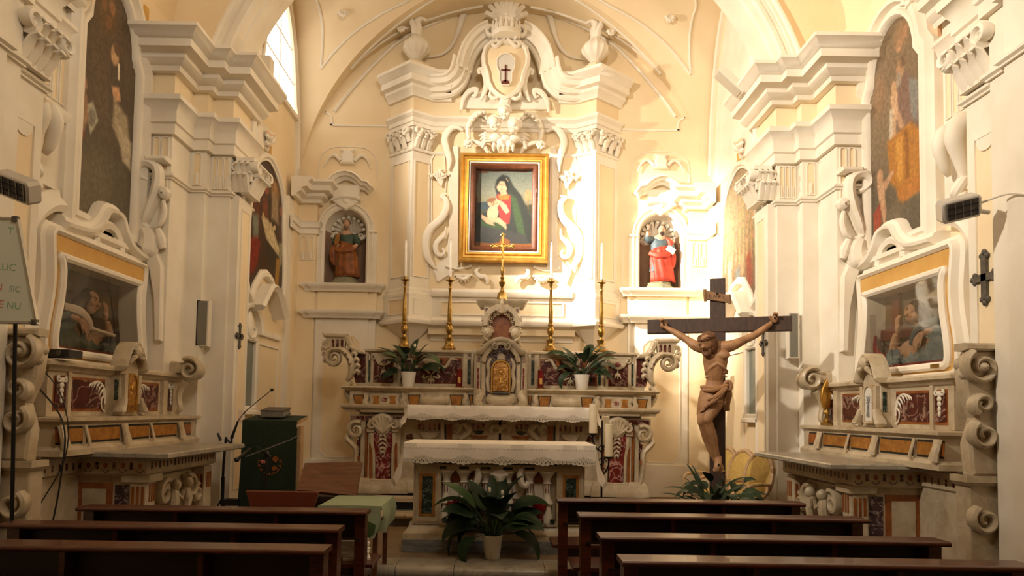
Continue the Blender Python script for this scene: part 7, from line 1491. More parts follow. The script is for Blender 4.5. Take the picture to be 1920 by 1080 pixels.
def glass_case(s, label, flabel):
    f = SW(-4.35, s); y0, y1, z0, z1 = 6.40, 7.90, 2.10, 3.07
    t = thing('glass_case', label, 'display case', (s*-4.2, 7.14, 2.08))
    oi, oo = ogee(y0+.04, y1-.04, z0+.04, z1-.04), ogee(y0-.07, y1+.07, z0-.03, z1+.17)
    b = MB(f); n_ = len(oi); b.add([(u, v, .2) for u, v in oi]+[(u, v, .2) for u, v in oo]+[(u, v, 0) for u, v in oi]+[(u, v, 0) for u, v in oo], [q for i in range(n_) for j in [(i+1) % n_] for q in ((i, j, n_+j, n_+i), (2*n_+i, 2*n_+j, j, i), (n_+i, n_+j, 3*n_+j, 3*n_+i))]); b.obj('gilt_field', 'gold_paint', t)
    b = MB(f); b.mould(ogee(y0-.07, y1+.07, z0-.03, z1+.17), [(.01, .0), (.01, .21), (-.015, .24), (-.04, .23), (-.06, .17), (-.10, .15), (-.10, 0)], closed=True); b.obj('outer_moulding', 'stucco', t)
    b = MB(f); b.mould(ogee(y0, y1, z0, z1), [(.0, .19), (.0, .225), (.02, .25), (.05, .25), (.075, .225), (.075, .0)], closed=True); b.obj('inner_frame', 'stucco', t)
    gi = [(7.14+(u-7.14)*.95, 2.59+(v-2.59)*.93) for u, v in ogee(y0, y1, z0, z1)]
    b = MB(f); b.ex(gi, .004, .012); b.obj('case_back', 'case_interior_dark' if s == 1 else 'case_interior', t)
    b = MB(f); b.ex(gi, .215, .219); b.obj('glass_pane', 'case_glass', t)
    b = MB(f); ny = y0+.13; b.box(ny-.06, ny+.06, z0+.015, z0+.055, .25, .262); b.obj('name_plate', 'brass', t)
    b = MB(f); b.box(y0+.03, y1-.03, z0+.06, z0+.10, .012, .2); b.obj('case_floor', 'red_cloth', t)
    # half-length figure resting behind the glass
    g = thing('devotional_figure', flabel, 'statue', (s*-4.12, 7.1, z0+.1)); bz = z0+.1
    hy = 6.95 if s == 1 else 7.02; m = 1 if s == 1 else -1
    S = lambda u, v, w: f(u, v, .014+w)
    tl = .35 if s == 1 else .95; hc = (7.13, bz+.50) if s == 1 else (7.12, bz+.52)      # the head tilts onto the raised hand
    H2 = lambda u, v, w: (hc[0]+u*cos(tl)+v*sin(tl), hc[1]+v*cos(tl)-u*sin(tl), .08+w)
    b = MB(S); b.ell(H2(0, 0, 0), (.095, .11, .075), 14, 10); b.ell(H2(0, .05, -.01), (.085, .08, .07), 12, 8); b.ell(H2(0, -.075, .02), (.055, .055, .05), 10, 7)
    b.tube([H2(0, .02, .07), H2(0, -.035, .10), H2(0, -.045, .085)], [.012, .019, .014], 7)
    for q in (-1, 1): b.ell(H2(q*.045, -.03, .05), (.03, .03, .025), 8, 6)
    b.tube([(hc[0]-.03, hc[1]-.1, .06), (7.02, bz+.3, .05), (6.98, bz+.2, .06)], [.05, .055, .09], 10, .5)
    b.ell((7.02, bz+.14, .06), (.44, .14, .05), 14, 8)
    b.tube(cr([(7.4, bz+.04, .08), (7.42, bz+.18, .12), (7.36, bz+.33, .125)], 4), [.055, .048, .034], 9); b.ell((7.335, bz+.385, .125), (.04, .055, .026), 9, 7)
    for j in range(4): b.tube([(7.33-.018*j+.03, bz+.42, .13), (7.31-.02*j+.03, bz+.485, .14), (7.27-.016*j+.03, bz+.525, .135)], [.013, .012, .008], 6)
    b.tube([(7.31, bz+.38, .14), (7.27, bz+.41, .15)], [.014, .010], 6)
    b.tube(cr([(6.62, bz+.2, .08), (6.72, bz+.28, .12), (6.84, bz+.29, .135)], 4), [.06, .05, .036], 9); b.ell((6.9, bz+.27, .14), (.06, .042, .024), 9, 7)
    for j in range(4): b.tube([(6.93-.012*j, bz+.285-.02*j, .145), (6.99-.016*j, bz+.235-.026*j, .16), (7.02-.02*j, bz+.16-.02*j, .155)], [.014, .012, .008], 6)
    b.tube([(6.87, bz+.24, .15), (6.88, bz+.18, .16), (6.9, bz+.15, .16)], [.015, .012, .009], 6)
    remesh(b.obj('body', 'skin', g), .009, 2)
    b = MB(S); b.ell(H2(0, .06, -.035), (.115, .105, .06), 12, 8)
    for q in (-1, 1): b.tube(cr([H2(q*.09, .06, .0), H2(q*.11, -.04, -.01), H2(q*.1, -.13, -.01)], 4), [.035, .04, .02], 8)
    b.tube(cr([H2(-.06, .04, 0), (hc[0]-.17, hc[1]-.06, .05), (hc[0]-.22, hc[1]-.22, .06)], 4), [.05, .06, .04], 8); b.obj('hair', 'hair_dark', g)
    for q in (-1, 1):
        b = MB(S); b.ell(H2(q*.036, .012, .072), (.017, .008, .007), 7, 4); b.obj('eyelid', 'hair_grey', g)
        b = MB(S); b.tube([H2(q*.02, .035, .074), H2(q*.06, .034, .062)], [.006, .004], 5); b.obj('eyebrow', 'hair_dark', g)
    b = MB(S); b.ell(H2(0, -.068, .074), (.024, .008, .007), 7, 4); b.obj('mouth', 'ink_red', g)
    b = MB(S); nA = 20; vs = []                              # robe over chest and lap
    for i in range(nA+1):
        u = i/nA; top = .06+.30*math.exp(-((u-.42)/.3)**2)
        for j in range(9): v = j/8; vs.append((6.5+.92*u, bz+top*v, .03+.10*cos(v*pi/2)**.7+.014*sin(u*34+v*5)))
    b.add(vs, [(i*9+j, i*9+j+1, (i+1)*9+j+1, (i+1)*9+j) for i in range(nA) for j in range(8)]); b.obj('robe', 'robe_green' if s == 1 else 'robe_lightblue', g, 60)
    for pl, r_ in (([(6.5, bz+.06, .08), (6.62, bz+.22, .1), (6.74, bz+.29, .11)], [.09, .085, .07]), ([(7.3, bz+.03, .1), (7.42, bz+.05, .11), (7.43, bz+.17, .11)], [.08, .09, .07])):
        b = MB(S); b.tube(cr(pl, 5), r_, 10, .7)
        for j in range(5): q = [(p[0]+.03*(j-2)*.8, p[1]-.01*j, p[2]+.055) for p in pl]; b.tube(cr(q, 4), [.012, .016, .006], 5)
        b.obj('sleeve', 'robe_blue' if s == 1 else 'robe_lightblue', g)
    b = MB(S); b.tube(cr([(6.72, bz+.4, .06), (6.9, bz+.38, .1), (7.04, bz+.3, .12), (7.12, bz+.2, .12)], 4), [.04, .05, .045, .02], 9, .7); b.obj('collar', 'paper' if s == 1 else 'robe_blue', g)
    if s == 1:
        t2 = thing('small_cannon_tube', 'pale rolled scroll lying before the figure in the left glass case', 'scroll', (f(7.2, bz+.2, .3))); b = MB(S); b.tube([(6.98, bz+.22, .175), (7.42, bz+.19, .175)], [.02, .02], 10); b.obj('rolled_paper', 'paper', t2); t2.name = 'rolled_scroll'
        t2 = thing('slender_crozier', 'thin dark metal staff leaning inside the left glass case', 'staff', f(7.5, bz, .25)); b = MB(S); b.tube([(7.56, bz, .15), (7.36, bz+.8, .12)], .008, 7); b.ell((7.385, bz+.68, .125), (.03, .03, .02), 8, 5); b.ell((7.5, bz+.22, .14), (.018, .03, .018), 8, 5); b.obj('shaft', 'iron', t2); t2.name = 'metal_staff'
    else:
        t2 = thing('red_cross', 'dark red wooden cross standing inside the right glass case', 'cross', f(7.5, bz, .15)); b = MB(S); b.box(7.46, 7.6, bz, bz+.78, .01, .04); b.box(7.2, 7.82, bz+.3, bz+.42, .012, .042); b.obj('cross_bars', 'cross_red', t2)
        t2 = thing('red_drape', 'dark red cloth sagging beside the cross in the right glass case', 'cloth', f(7.7, bz, .2)); b = MB(S); b.tube(cr([(7.82, bz+.36, .1), (7.76, bz+.2, .13), (7.62, bz+.1, .15), (7.5, bz+.08, .15)], 5), [.02, .04, .06, .05], 9, .6); b.obj('cloth_folds', 'red_cloth', t2)
    t2 = thing('cushion', 'small %s cushion on the floor of the %s glass case' % (('olive', 'left') if s == 1 else ('yellowish', 'right')), 'cushion', f(7.55, bz, .2)); b = MB(S); b.ell((7.6 if s == -1 else 7.62, bz+.04, .11), (.17, .05, .07), 12, 7); b.obj('stuffing', 'marble_yellow' if s == -1 else 'statue_base', t2)
glass_case(1, 'white-framed glass case on a gilt ground above the left side altar', 'painted half-length figure with its cheek on its hand in the left glass case')
glass_case(-1, 'white-framed glass case on a gilt ground above the right side altar', 'painted half-length figure in a pale blue robe leaning back in the right glass case')
# broad stucco bands round the cases and scrolls on the flanks
for s, nm in ((1, 'left'), (-1, 'right')):
    f = SW(-4.35, s); par = bpy.data.objects['wall_'+nm]
    b = MB(f); b.mould(cr([(6.02, 1.2), (6.0, 2.4), (6.1, 2.95), (6.28, 3.3), (6.45, 3.45), (6.6, 3.5)], 5), [(0, 0), (0, .12), (.06, .16), (.14, .1), (.2, .1), (.2, 0)]); b.obj('case_surround', 'stucco', par)
    b = MB(f); b.mould(cr([(8.15, 1.2), (8.13, 2.4), (8.06, 2.95), (8.04, 3.3)], 5), [(0, 0), (0, .06), (-.06, .08), (-.08, 0)][::-1]); b.obj('case_surround', 'stucco', par)
    # far flank: hanging scroll on the face towards the camera
    g = FWs(8.1, s); x0 = lambda px, py: PXZ(px, py, 8.1)
    ft = lambda name, lst, r, w=.05, fl=1: MB(g).tube([(*x0(a, c), w) for a, c in lst] if len(lst) < 3 else [(u, v, w) for u, v in cr([x0(a, c) for a, c in lst], 5)], [q*1.25 for q in r], 8, fl).obj(name, 'stucco', bpy.data.objects['wall_pier_'+nm])
    ft('flank_scroll', [(284, 342), (274, 338), (266, 326), (272, 314), (286, 311), (300, 320), (303, 340), (298, 365), (288, 390), (280, 410), (274, 424)], [.02, .035, .045, .05, .05, .05, .05, .05, .045, .04, .02], .06, 1.6)
    ft('flank_scroll', [(268, 345), (266, 375), (268, 405), (276, 425), (288, 430)], [.02, .03, .035, .035, .02], .05, 1.3)
    ft('flank_flower', [(309, 362), (316, 368), (310, 374)], [.05, .06, .04], .08); ft('flank_scroll', [(312, 380), (314, 400), (308, 420), (298, 428)], [.02, .03, .03, .02], .08)
    ft('flank_leaf', [(276, 432), (284, 450), (282, 470), (270, 475)], [.05, .09, .1, .03], .06); ft('flank_leaf', [(300, 432), (306, 450), (310, 468)], [.03, .05, .03], .06)
    b = MB(g); b.ex([x0(a, c) for a, c in [(272, 474), (296, 470), (308, 500), (306, 640), (294, 640), (292, 560), (284, 510)]], 0, .07, .015); b.obj('flank_tail', 'stucco', bpy.data.objects['wall_pier_'+nm])
    b = MB(g); b.box(-4.2, -3.94, 4.5, 4.56, 0, .16, .02); b.obj('flank_abacus', 'stucco', bpy.data.objects['wall_pier_'+nm])
    # near flank: fluted strip, entablature and volute corbel on the wall
    b = MB(f); b.box(6.28, 6.66, 3.7, 6.1, 0, .05); ns = b.obj('flank_pilaster', 'stucco', par)
    flutes(ns, SW(-4.3, s), 6.3, 6.62, 4.55, 5.15, 3, 0, fill=False)
    b = MB(PLs(s)); b.mould([(-4.3, 6.68), (-4.3, 5.86)], [(0, 5.2), (.04, 5.2), (.06, 5.26), (.10, 5.29), (.10, 5.33), (0, 5.33)]); b.obj('flank_architrave', 'stucco', ns)
    b = MB(PLs(s)); b.mould([(-4.3, 6.68), (-4.3, 5.86)], CORN[:1]+[(a*.7, z-.12) for a, z in CORN[1:-1]]+[(0, 5.9)]); b.obj('flank_cornice', 'stucco', ns)
    b = MB(PLs(s)); b.mould([(-4.3, 6.68), (-4.3, 5.86)], [(0, 4.36), (.05, 4.36), (.08, 4.4), (.08, 4.46), (0, 4.46)]); b.obj('flank_astragal', 'stucco', ns)
    du = -.2 if s == 1 else .0
    for (c, wd, bo) in ((6.2, .10, 3.82), (6.42, .075, 3.95)):
        b = MB(SW(-4.3, s)); b.tube(cr([(c+du, 4.36, .0), (c+du-.01, 4.33, .14), (c+du, 4.2, .19), (c+du+.03, 4.02, .13), (c+du+.06, bo, .07)], 5), [wd*.8, wd*1.05, wd, wd*.7, wd*.4], 12, .8); b.obj('volute_corbel', 'stucco', ns)
    for q in (0, 1):
        b = MB(SW(-4.3, s)); b.tube(cr([(6.26+du+.04*q, 3.86-.12*q, .05), (6.24+du, 3.8-.14*q, .11), (6.28+du, 3.72-.14*q, .14), (6.36+du, 3.7-.12*q, .1)], 4), [.03, .05, .06, .03], 9); b.obj('corbel_leaf', 'stucco', ns)
# ================================================================== chancel side paintings
def chancel_painting(s, label, bgf, shapes):
    f = SW(-3.5, s); y0, y1, z0 = 9.22, 10.92, 3.3; yc = (y0+y1)/2
    t = thing('chancel_painting', label, 'painting', (s*-3.46, yc, 3.1))
    L = [(y0, 3.42), (y0-.02, 3.7), (y0+.02, 4.1), (y0+.08, 4.5), (y0+.1, 4.8), (y0+.28, 5.1), (yc-.25, 5.3), (yc, 5.36)]
    out = cr(L, 4)+[((y0+y1)-u, v) for u, v in reversed(cr(L, 4)[:-1])]
    bot = [(y1-.1, 3.2), (y1-.28, 3.12), (y1-.4, 3.3), (yc+.2, 3.52), (yc, 3.56), (yc-.2, 3.52), (y0+.4, 3.3), (y0+.28, 3.12), (y0+.1, 3.2)]
    full = out+bot; V = [(u, v) for u, v in full]
    def ins(u, v):
        c = False
        for i in range(len(V)):
            (ax, ay), (bx, by) = V[i-1], V[i]
            if (ay > v) != (by > v) and u < (bx-ax)*(v-ay)/(by-ay)+ax: c = not c
        return c
    canvas('canvas', t, f, y0-.03 if s == 1 else y1+.03, y1+.03 if s == 1 else y0-.03, 3.1, 5.38, .03, 120, 160, bgf, shapes, ins, seed=9+s, mott=.15, rough=.4)
    b = MB(f); b.mould(full, [(.02, 0), (.02, .05), (.0, .08), (-.05, .08), (-.07, .05), (-.10, .05), (-.10, 0)][::-1], closed=True); b.obj('stucco_frame', 'stucco', t)
    b = MB(f); bb = [(u, v-.12) for u, v in bot[2:7]]; b.mould(cr([(bot[1][0], 3.06)]+bb+[(bot[7][0], 3.06)], 4), [(0, 0), (0, .2), (.04, .24), (.1, .18), (.12, 0)][::-1]); b.obj('sill_pediment', 'stucco', t)
    for k in range(7):                                       # stucco tuft with gilding above the frame
        a = rad(30+20*k); b = MB(f); b.tube([(9.75+.02*k, 5.42, .08), (9.75+.02*k+.14*cos(a), 5.44+.14*sin(a), .14), (9.75+.02*k+.2*cos(a), 5.44+.18*sin(a), .1)], [.03, .05, .02], 7); b.obj('crest_leaf', 'stucco_pink' if k % 3 == 2 else 'stucco', t)
    b = MB(f); b.ex([(9.5, 5.38), (10.0, 5.38), (10.05, 5.6), (9.9, 5.75), (9.6, 5.7), (9.48, 5.5)], 0, .06, .02); b.obj('crest_ground', 'stucco', t)
    b = MB(f); b.ex([(9.98, 5.3), (10.05, 5.3), (10.07, 5.5), (10.0, 5.5)], 0, .07, .01); b.obj('gilt_strip', 'gold_paint', t)
chancel_painting(1, 'dark wavy-edged painting of figures around a table on the left chancel wall', [(0, (58, 40, 26)), (.5, (66, 46, 30)), (1, (62, 44, 26))], [
  ('e', .68, .2, .12, .07, 0, (150, 112, 60), .8), ('e', .68, .17, .04, .03, 0, (168, 124, 86), .4), ('p', [(.6, .22), (.76, .22), (.8, .4), (.6, .4)], (150, 128, 100), .04), ('e', .3, .26, .06, .035, 0, (140, 92, 62), .5), ('e', .46, .24, .06, .035, 0, (150, 80, 50), .5), ('e', .86, .3, .06, .035, 0, (150, 96, 66), .5), ('e', .18, .34, .06, .035, 0, (130, 80, 52), .5),
  ('p', [(.14, .38), (.32, .36), (.34, .52), (.16, .54)], (100, 44, 28), .04), ('p', [(.36, .3), (.5, .3), (.52, .42), (.38, .44)], (112, 56, 34), .04), ('p', [(.8, .36), (.96, .36), (.98, .52), (.84, .5)], (92, 60, 40), .04), ('p', [(.36, .44), (.52, .42), (.86, .56), (.82, .62), (.5, .56)], (204, 188, 150), .03), ('l', [(.4, .42), (.56, .5), (.7, .44)], .02, (196, 176, 138)), ('l', [(.46, .5), (.6, .44), (.74, .52)], .018, (190, 168, 130)),
  ('p', [(.5, .56), (.84, .62), (.8, .74), (.46, .68)], (52, 44, 30), .02), ('p', [(.06, .66), (.26, .56), (.36, .6), (.3, .76), (.14, .86), (.02, .84)], (126, 36, 24), .04), ('p', [(.16, .46), (.3, .44), (.3, .58), (.2, .6)], (116, 124, 110), .04), ('p', [(.82, .52), (.92, .5), (.92, .64), (.84, .7)], (150, 140, 110), .03), ('p', [(.76, .64), (.86, .62), (.84, .82), (.74, .8)], (160, 118, 44), .03), ('p', [(.38, .78), (.5, .76), (.48, .88), (.4, .9)], (168, 150, 116), .03), ('e', .58, .84, .06, .04, 0, (150, 90, 50), .5)])
chancel_painting(-1, 'pale wavy-edged painting of many clouded figures on the right chancel wall', [(0, (150, 128, 100)), (.4, (168, 150, 118)), (.75, (128, 104, 76)), (1, (104, 82, 60))], 
  [('l', [(.15+.09*i, .2+.05*(i % 3)), (.18+.085*i, .42+.03*(i % 2)), (.14+.09*i, .66)], .022, (186-8*(i % 3), 164-6*(i % 4), 128-4*i)) for i in range(9)]+
  [('e', .2+.16*(i % 5), .3+.12*(i//5), .04, .025, 0, (184, 146, 112), .5) for i in range(15)]+
  [('p', [(.2, .62), (.3, .6), (.32, .82), (.22, .84)], (196, 176, 146), .03), ('p', [(.66, .66), (.76, .62), (.8, .84), (.7, .86)], (146, 72, 56), .05), ('p', [(.4, .7), (.52, .68), (.5, .86), (.42, .86)], (120, 130, 126), .04), ('p', [(.52, .62), (.62, .6), (.62, .74), (.54, .76)], (186, 150, 116), .04)])
# stucco doorcase with a glazed wall cupboard under each chancel painting
for s, nm in ((1, 'left'), (-1, 'right')):
    f = SW(-3.5, s); par = bpy.data.objects['wall_chancel_'+nm]
    y0, y1, z0, z1 = 9.3, 9.72, 1.66, 2.55
    b = MB(f); b.box(y0, y1, z0, z1, -.02, .012); wn = tag(b.obj('window_%d' % (2 if s == 1 else 3), 'blue_glass'), kind='structure')
    b = MB(f); b.mould(rpts(y0, y1, z0, z1), [(0, 0), (0, .05), (-.02, .07), (-.07, .06), (-.07, 0)], closed=True); b.obj('window_frame', 'stucco', wn)
    b = MB(f); b.box(y0-.1, y1+.1, z0-.12, z0-.06, 0, .1, .01); b.obj('window_sill', 'stucco', wn)
    b = MB(f); b.mould(arc((y0+y1)/2, 2.68, .34, 0, 180, 16), [(0, 0), (0, .08), (-.05, .1), (-.07, 0)]); b.obj('door_arch', 'stucco', par)
    b = MB(f); c = (y0+y1)/2; b.ex(cr([(c-.14, 2.62), (c-.12, 2.8), (c, 2.98), (c+.12, 2.8), (c+.14, 2.62), (c, 2.57)], 3, True), 0, .05, .02, .02); b.obj('door_crest', 'stucco', par)
    for k in (-1, 1): b = MB(f); b.tube([(u, v, .06) for u, v in cr([(c, 2.6), (c+k*.1, 2.62), (c+k*.14, 2.72), (c+k*.06, 2.75)], 4)], [.02, .03, .03, .01], 7); b.obj('crest_scroll', 'stucco', par)
    b = MB(f); b.mould(rpts(9.95, 10.8, .95, 2.55), [(0, 0), (0, .02), (-.025, .02), (-.025, 0)], closed=True); b.obj('wall_panel', 'stucco', par)
    b = MB(f); b.box(9.95, 10.85, 2.68, 2.76, 0, .04, .01); b.obj('wall_fillet', 'stucco', par)
b = MB(SW(-3.4, 1)); b.box(8.98, 9.14, 1.42, 1.62, .007, .009); nt = b.obj('notice_sheet', 'paper'); tag(nt, 'small printed notice on the pier behind the gooseneck microphone', 'notice')
for i in range(7): b = MB(SW(-3.39, 1)); b.box(9.0, 9.12-.02*(i % 3), 1.45+.022*i, 1.456+.022*i, 0, .001); b.obj('print_line', 'ink_red', nt)
# ================================================================== speakers, heaters, crosses, whiteboard, floodlight
def speaker(s, px0, py0, px1, py1, label):
    Y = 8.6; x0, x1, z0, z1 = rect(px0, py0, px1, py1, Y); t = thing('column_speaker', label, 'speaker', ((x0+x1)/2, Y, z0), 'slim column speakers')
    b = MB(FW(Y)); b.box(x0, x1, z0, z1, -.09, 0, .006); b.obj('cabinet', 'speaker_body', t)
    b = MB(FW(Y)); b.box(x0+.02, x1-.02, z0+.015, z1-.015, 0, .006, .003); b.obj('grille', 'speaker_grille', t)
    b = MB(); c = (x0+x1)/2; b.tube([(c, Y+.08, z1-.1), (c-.0, 8.74, z1-.1)], .012, 6); b.box(c-.05, c+.05, 8.735, 8.75, z1-.16, z1-.04); b.obj('bracket', 'speaker_body', t)
    b = MB(); q = c-s*.12; b.tube(cr([(c-s*.06, Y+.06, z1-.08), (q, 8.72, z1-.02), (q+s*.02, 8.73, z1-.15), (q-s*.04, 8.73, z1-.25)], 4), .006, 5); b.obj('cable', 'iron', t)
speaker(1, 367, 562, 391, 649, 'slim white column speaker with a grey grille on the left pier'); speaker(-1, 1478, 586, 1499, 672, 'slim white column speaker with a grey grille on the right pier')
def heater(s, px0, py0, px1, py1, Y, label):                 # short tube heater tipped downwards
    a, c = P(px0, py0, Y), P(px1, py1, Y-.05); t = thing('quartz_heater', label, 'heater', tuple((a+c)/2), 'wall heaters')
    ax = (c-a); L = ax.length; ax.normalize(); up = Vector((0, -.45, .9)); up = (up-ax*up.dot(ax)).normalized(); nr = ax.cross(up).normalized()
    if nr.y > 0: nr = -nr
    fr = lambda u, v, w: tuple(a+ax*u+up*v+nr*w)
    prof = arc(.0, .0, .085, 90, 270, 8)+[]
    b = MB(fr); b.ex([(0.02, -.085), (L-.02, -.085), (L, -.06), (L, .06), (L-.02, .085), (.02, .085), (0, .06), (0, -.06)], -.11, .0, .01); b.obj('housing', 'heater_body', t)
    b = MB(fr); b.ex([(.03, -.065), (L-.03, -.065), (L-.03, .065), (.03, .065)], 0, .005); gr = b.obj('reflector', 'heater_front', t)
    for k in range(5): b = MB(fr); u = .03+(L-.06)*k/4; b.tube([(u, -.066, .008), (u, .066, .008)], .004, 5); b.obj('guard_bar', 'alu', gr)
    for v in (-.025, .025): b = MB(fr); b.tube([(.03, v, .004), (L-.03, v, .004)], .008, 6); b.obj('heating_tube', 'iron', gr)
    w0 = Vector((s*-3.795, Y+.1, (a.z+c.z)/2+.02)); b = MB(); m_ = (a+c)/2-nr*.1; b.tube([tuple(m_), tuple(w0)], .018, 8); b.obj('bracket', 'heater_body', t)
    b = MB(); e = a if s == 1 else c; b.tube(cr([tuple(e-nr*.05), (s*-3.76, e.y-.12, e.z+.05), (s*-3.785, e.y-.4, e.z-.06), (s*-3.785, e.y-.75, e.z-.2)], 5), .009, 6); b.obj('cable', 'speaker_body', t)
heater(1, -14, 340, 52, 366, 5.0, 'white tube heater mounted on the left near pier'); heater(-1, 1768, 402, 1842, 384, 5.25, 'white tube heater with a trailing cable on the right near pier')
def wall_cross(fr, u, v, k, label):
    t = thing('wall_cross', label, 'cross', fr(u, v, 0), 'small iron consecration crosses')
    b = MB(fr); b.box(u-.02*k, u+.02*k, v-.12*k, v+.12*k, 0, .025); b.box(u-.075*k, u+.075*k, v-.02*k, v+.02*k, 0, .025); b.obj('bars', 'iron_grey', t)
    for du, dv in ((0, .12), (0, -.12), (.075, 0), (-.075, 0)):
        b = MB(fr); 
        for a in (0, 90, 180): th = rad(a)+math.atan2(dv, du)-pi/2; b.ell((u+du*k+.02*k*cos(th), v+dv*k+.02*k*sin(th), .014), (.018*k, .018*k, .016), 7, 5)
        b.obj('trefoil', 'iron_grey', t)
q = Q(427, 620, -3.29); wall_cross(SW(-3.394, 1), 8.92, q.z, 1.1, 'small iron cross on the inner face of the left pier'); q = Q(1446, 640, 3.39); wall_cross(SW(-3.394, -1), 8.92, q.z, 1.1, 'small iron cross on the inner face of the right pier')
q = Q(1848, 520, 3.97); wall_cross(SW(-3.974, -1), q.y, q.z, 1.5, 'grey iron cross on the right near pier below the heater')
wb_ = thing('whiteboard', 'leaning whiteboard with faint red and green writing at the left edge', 'whiteboard', (-3.5, 4.9, 0)); YB = 4.9
q = [PXZ(-40, 604, YB), PXZ(70, 605, YB), PXZ(34, 412, YB), PXZ(-76, 410, YB)]
b = MB(FW(YB)); b.ex(q, 0, .015); b.obj('board', 'whiteboard', wb_)
b = MB(FW(YB)); b.mould(q, [(.0, -.005), (.0, .025), (-.012, .025), (-.012, -.005)], closed=True); bf = b.obj('board_frame', 'alu', wb_)
for c in (q[1], q[2]): b = MB(FW(YB)); b.box(c[0]-.03, c[0]+.012, c[1]-.02, c[1]+.02, .0, .03, .004); b.obj('corner_cap', 'iron_grey', bf)
b = MB(FW(YB)); b.box(q[0][0], q[1][0]-.02, q[0][1]-.01, q[0][1]+.006, 0, .06); b.obj('pen_tray', 'alu', bf)
for x in (q[0][0]+.05, q[1][0]-.12): b = MB(); b.tube([(x, YB+.05, 0), (x-.06, YB+.02, q[0][1]+.3)], .014, 7); b.obj('easel_leg', 'iron', wb_)
def script(txt, px, py, size, m):
    c = PXZ(px, py, YB); lettering('handwriting', txt, size, m, wb_, Matrix.Translation((c[0], YB-.0155, c[1])) @ Matrix.Rotation(pi/2, 4, 'X') @ Matrix.Rotation(rad(-4), 4, 'Z'), .0002)
script('T', 22, 440, .07, 'ink_green'); script('LUC', 14, 508, .075, 'ink_green'); script('SIC', 30, 548, .06, 'ink_green'); script('NU', 28, 580, .07, 'ink_green'); script('N', 0, 545, .07, 'ink_red'); script('E', 4, 578, .08, 'ink_red')
fl = thing('floodlight', 'white floodlight on a bracket on the right pier cornice', 'floodlight', (2.98, 8.95, 6.0)); a, c = P(1350, 125, 8.9), P(1398, 168, 8.9)
ax = (c-a).normalized(); L = (c-a).length; nr = Vector((ax.z, 0, -ax.x)); fr = lambda u, v, w: tuple(a+ax*u+nr*v*-1+Vector((0, 1, 0))*w)
b = MB(fr); b.box(0, L, -.05, .05, 0, .2); b.obj('housing', 'speaker_body', fl); b = MB(fr); b.box(.03, L-.03, -.062, -.05, .02, .18); b.obj('lens', 'heater_body', fl)
b = MB(); b.tube([tuple(c), (3.2, 9.0, 6.01)], .015, 7); b.box(3.14, 3.3, 8.92, 9.08, 6.0, 6.02); b.obj('bracket', 'speaker_body', fl)
fl = thing('floodlight', 'white floodlight standing on the left pier cornice', 'floodlight', (-3.2, 9.05, 6.0)); b = MB(); b.box(-3.28, -3.12, 8.96, 9.12, 6.08, 6.3, .0); b.obj('housing', 'speaker_body', fl); b = MB(); b.box(-3.26, -3.16, 9.0, 9.1, 6.001, 6.08); b.obj('bracket', 'speaker_body', fl)
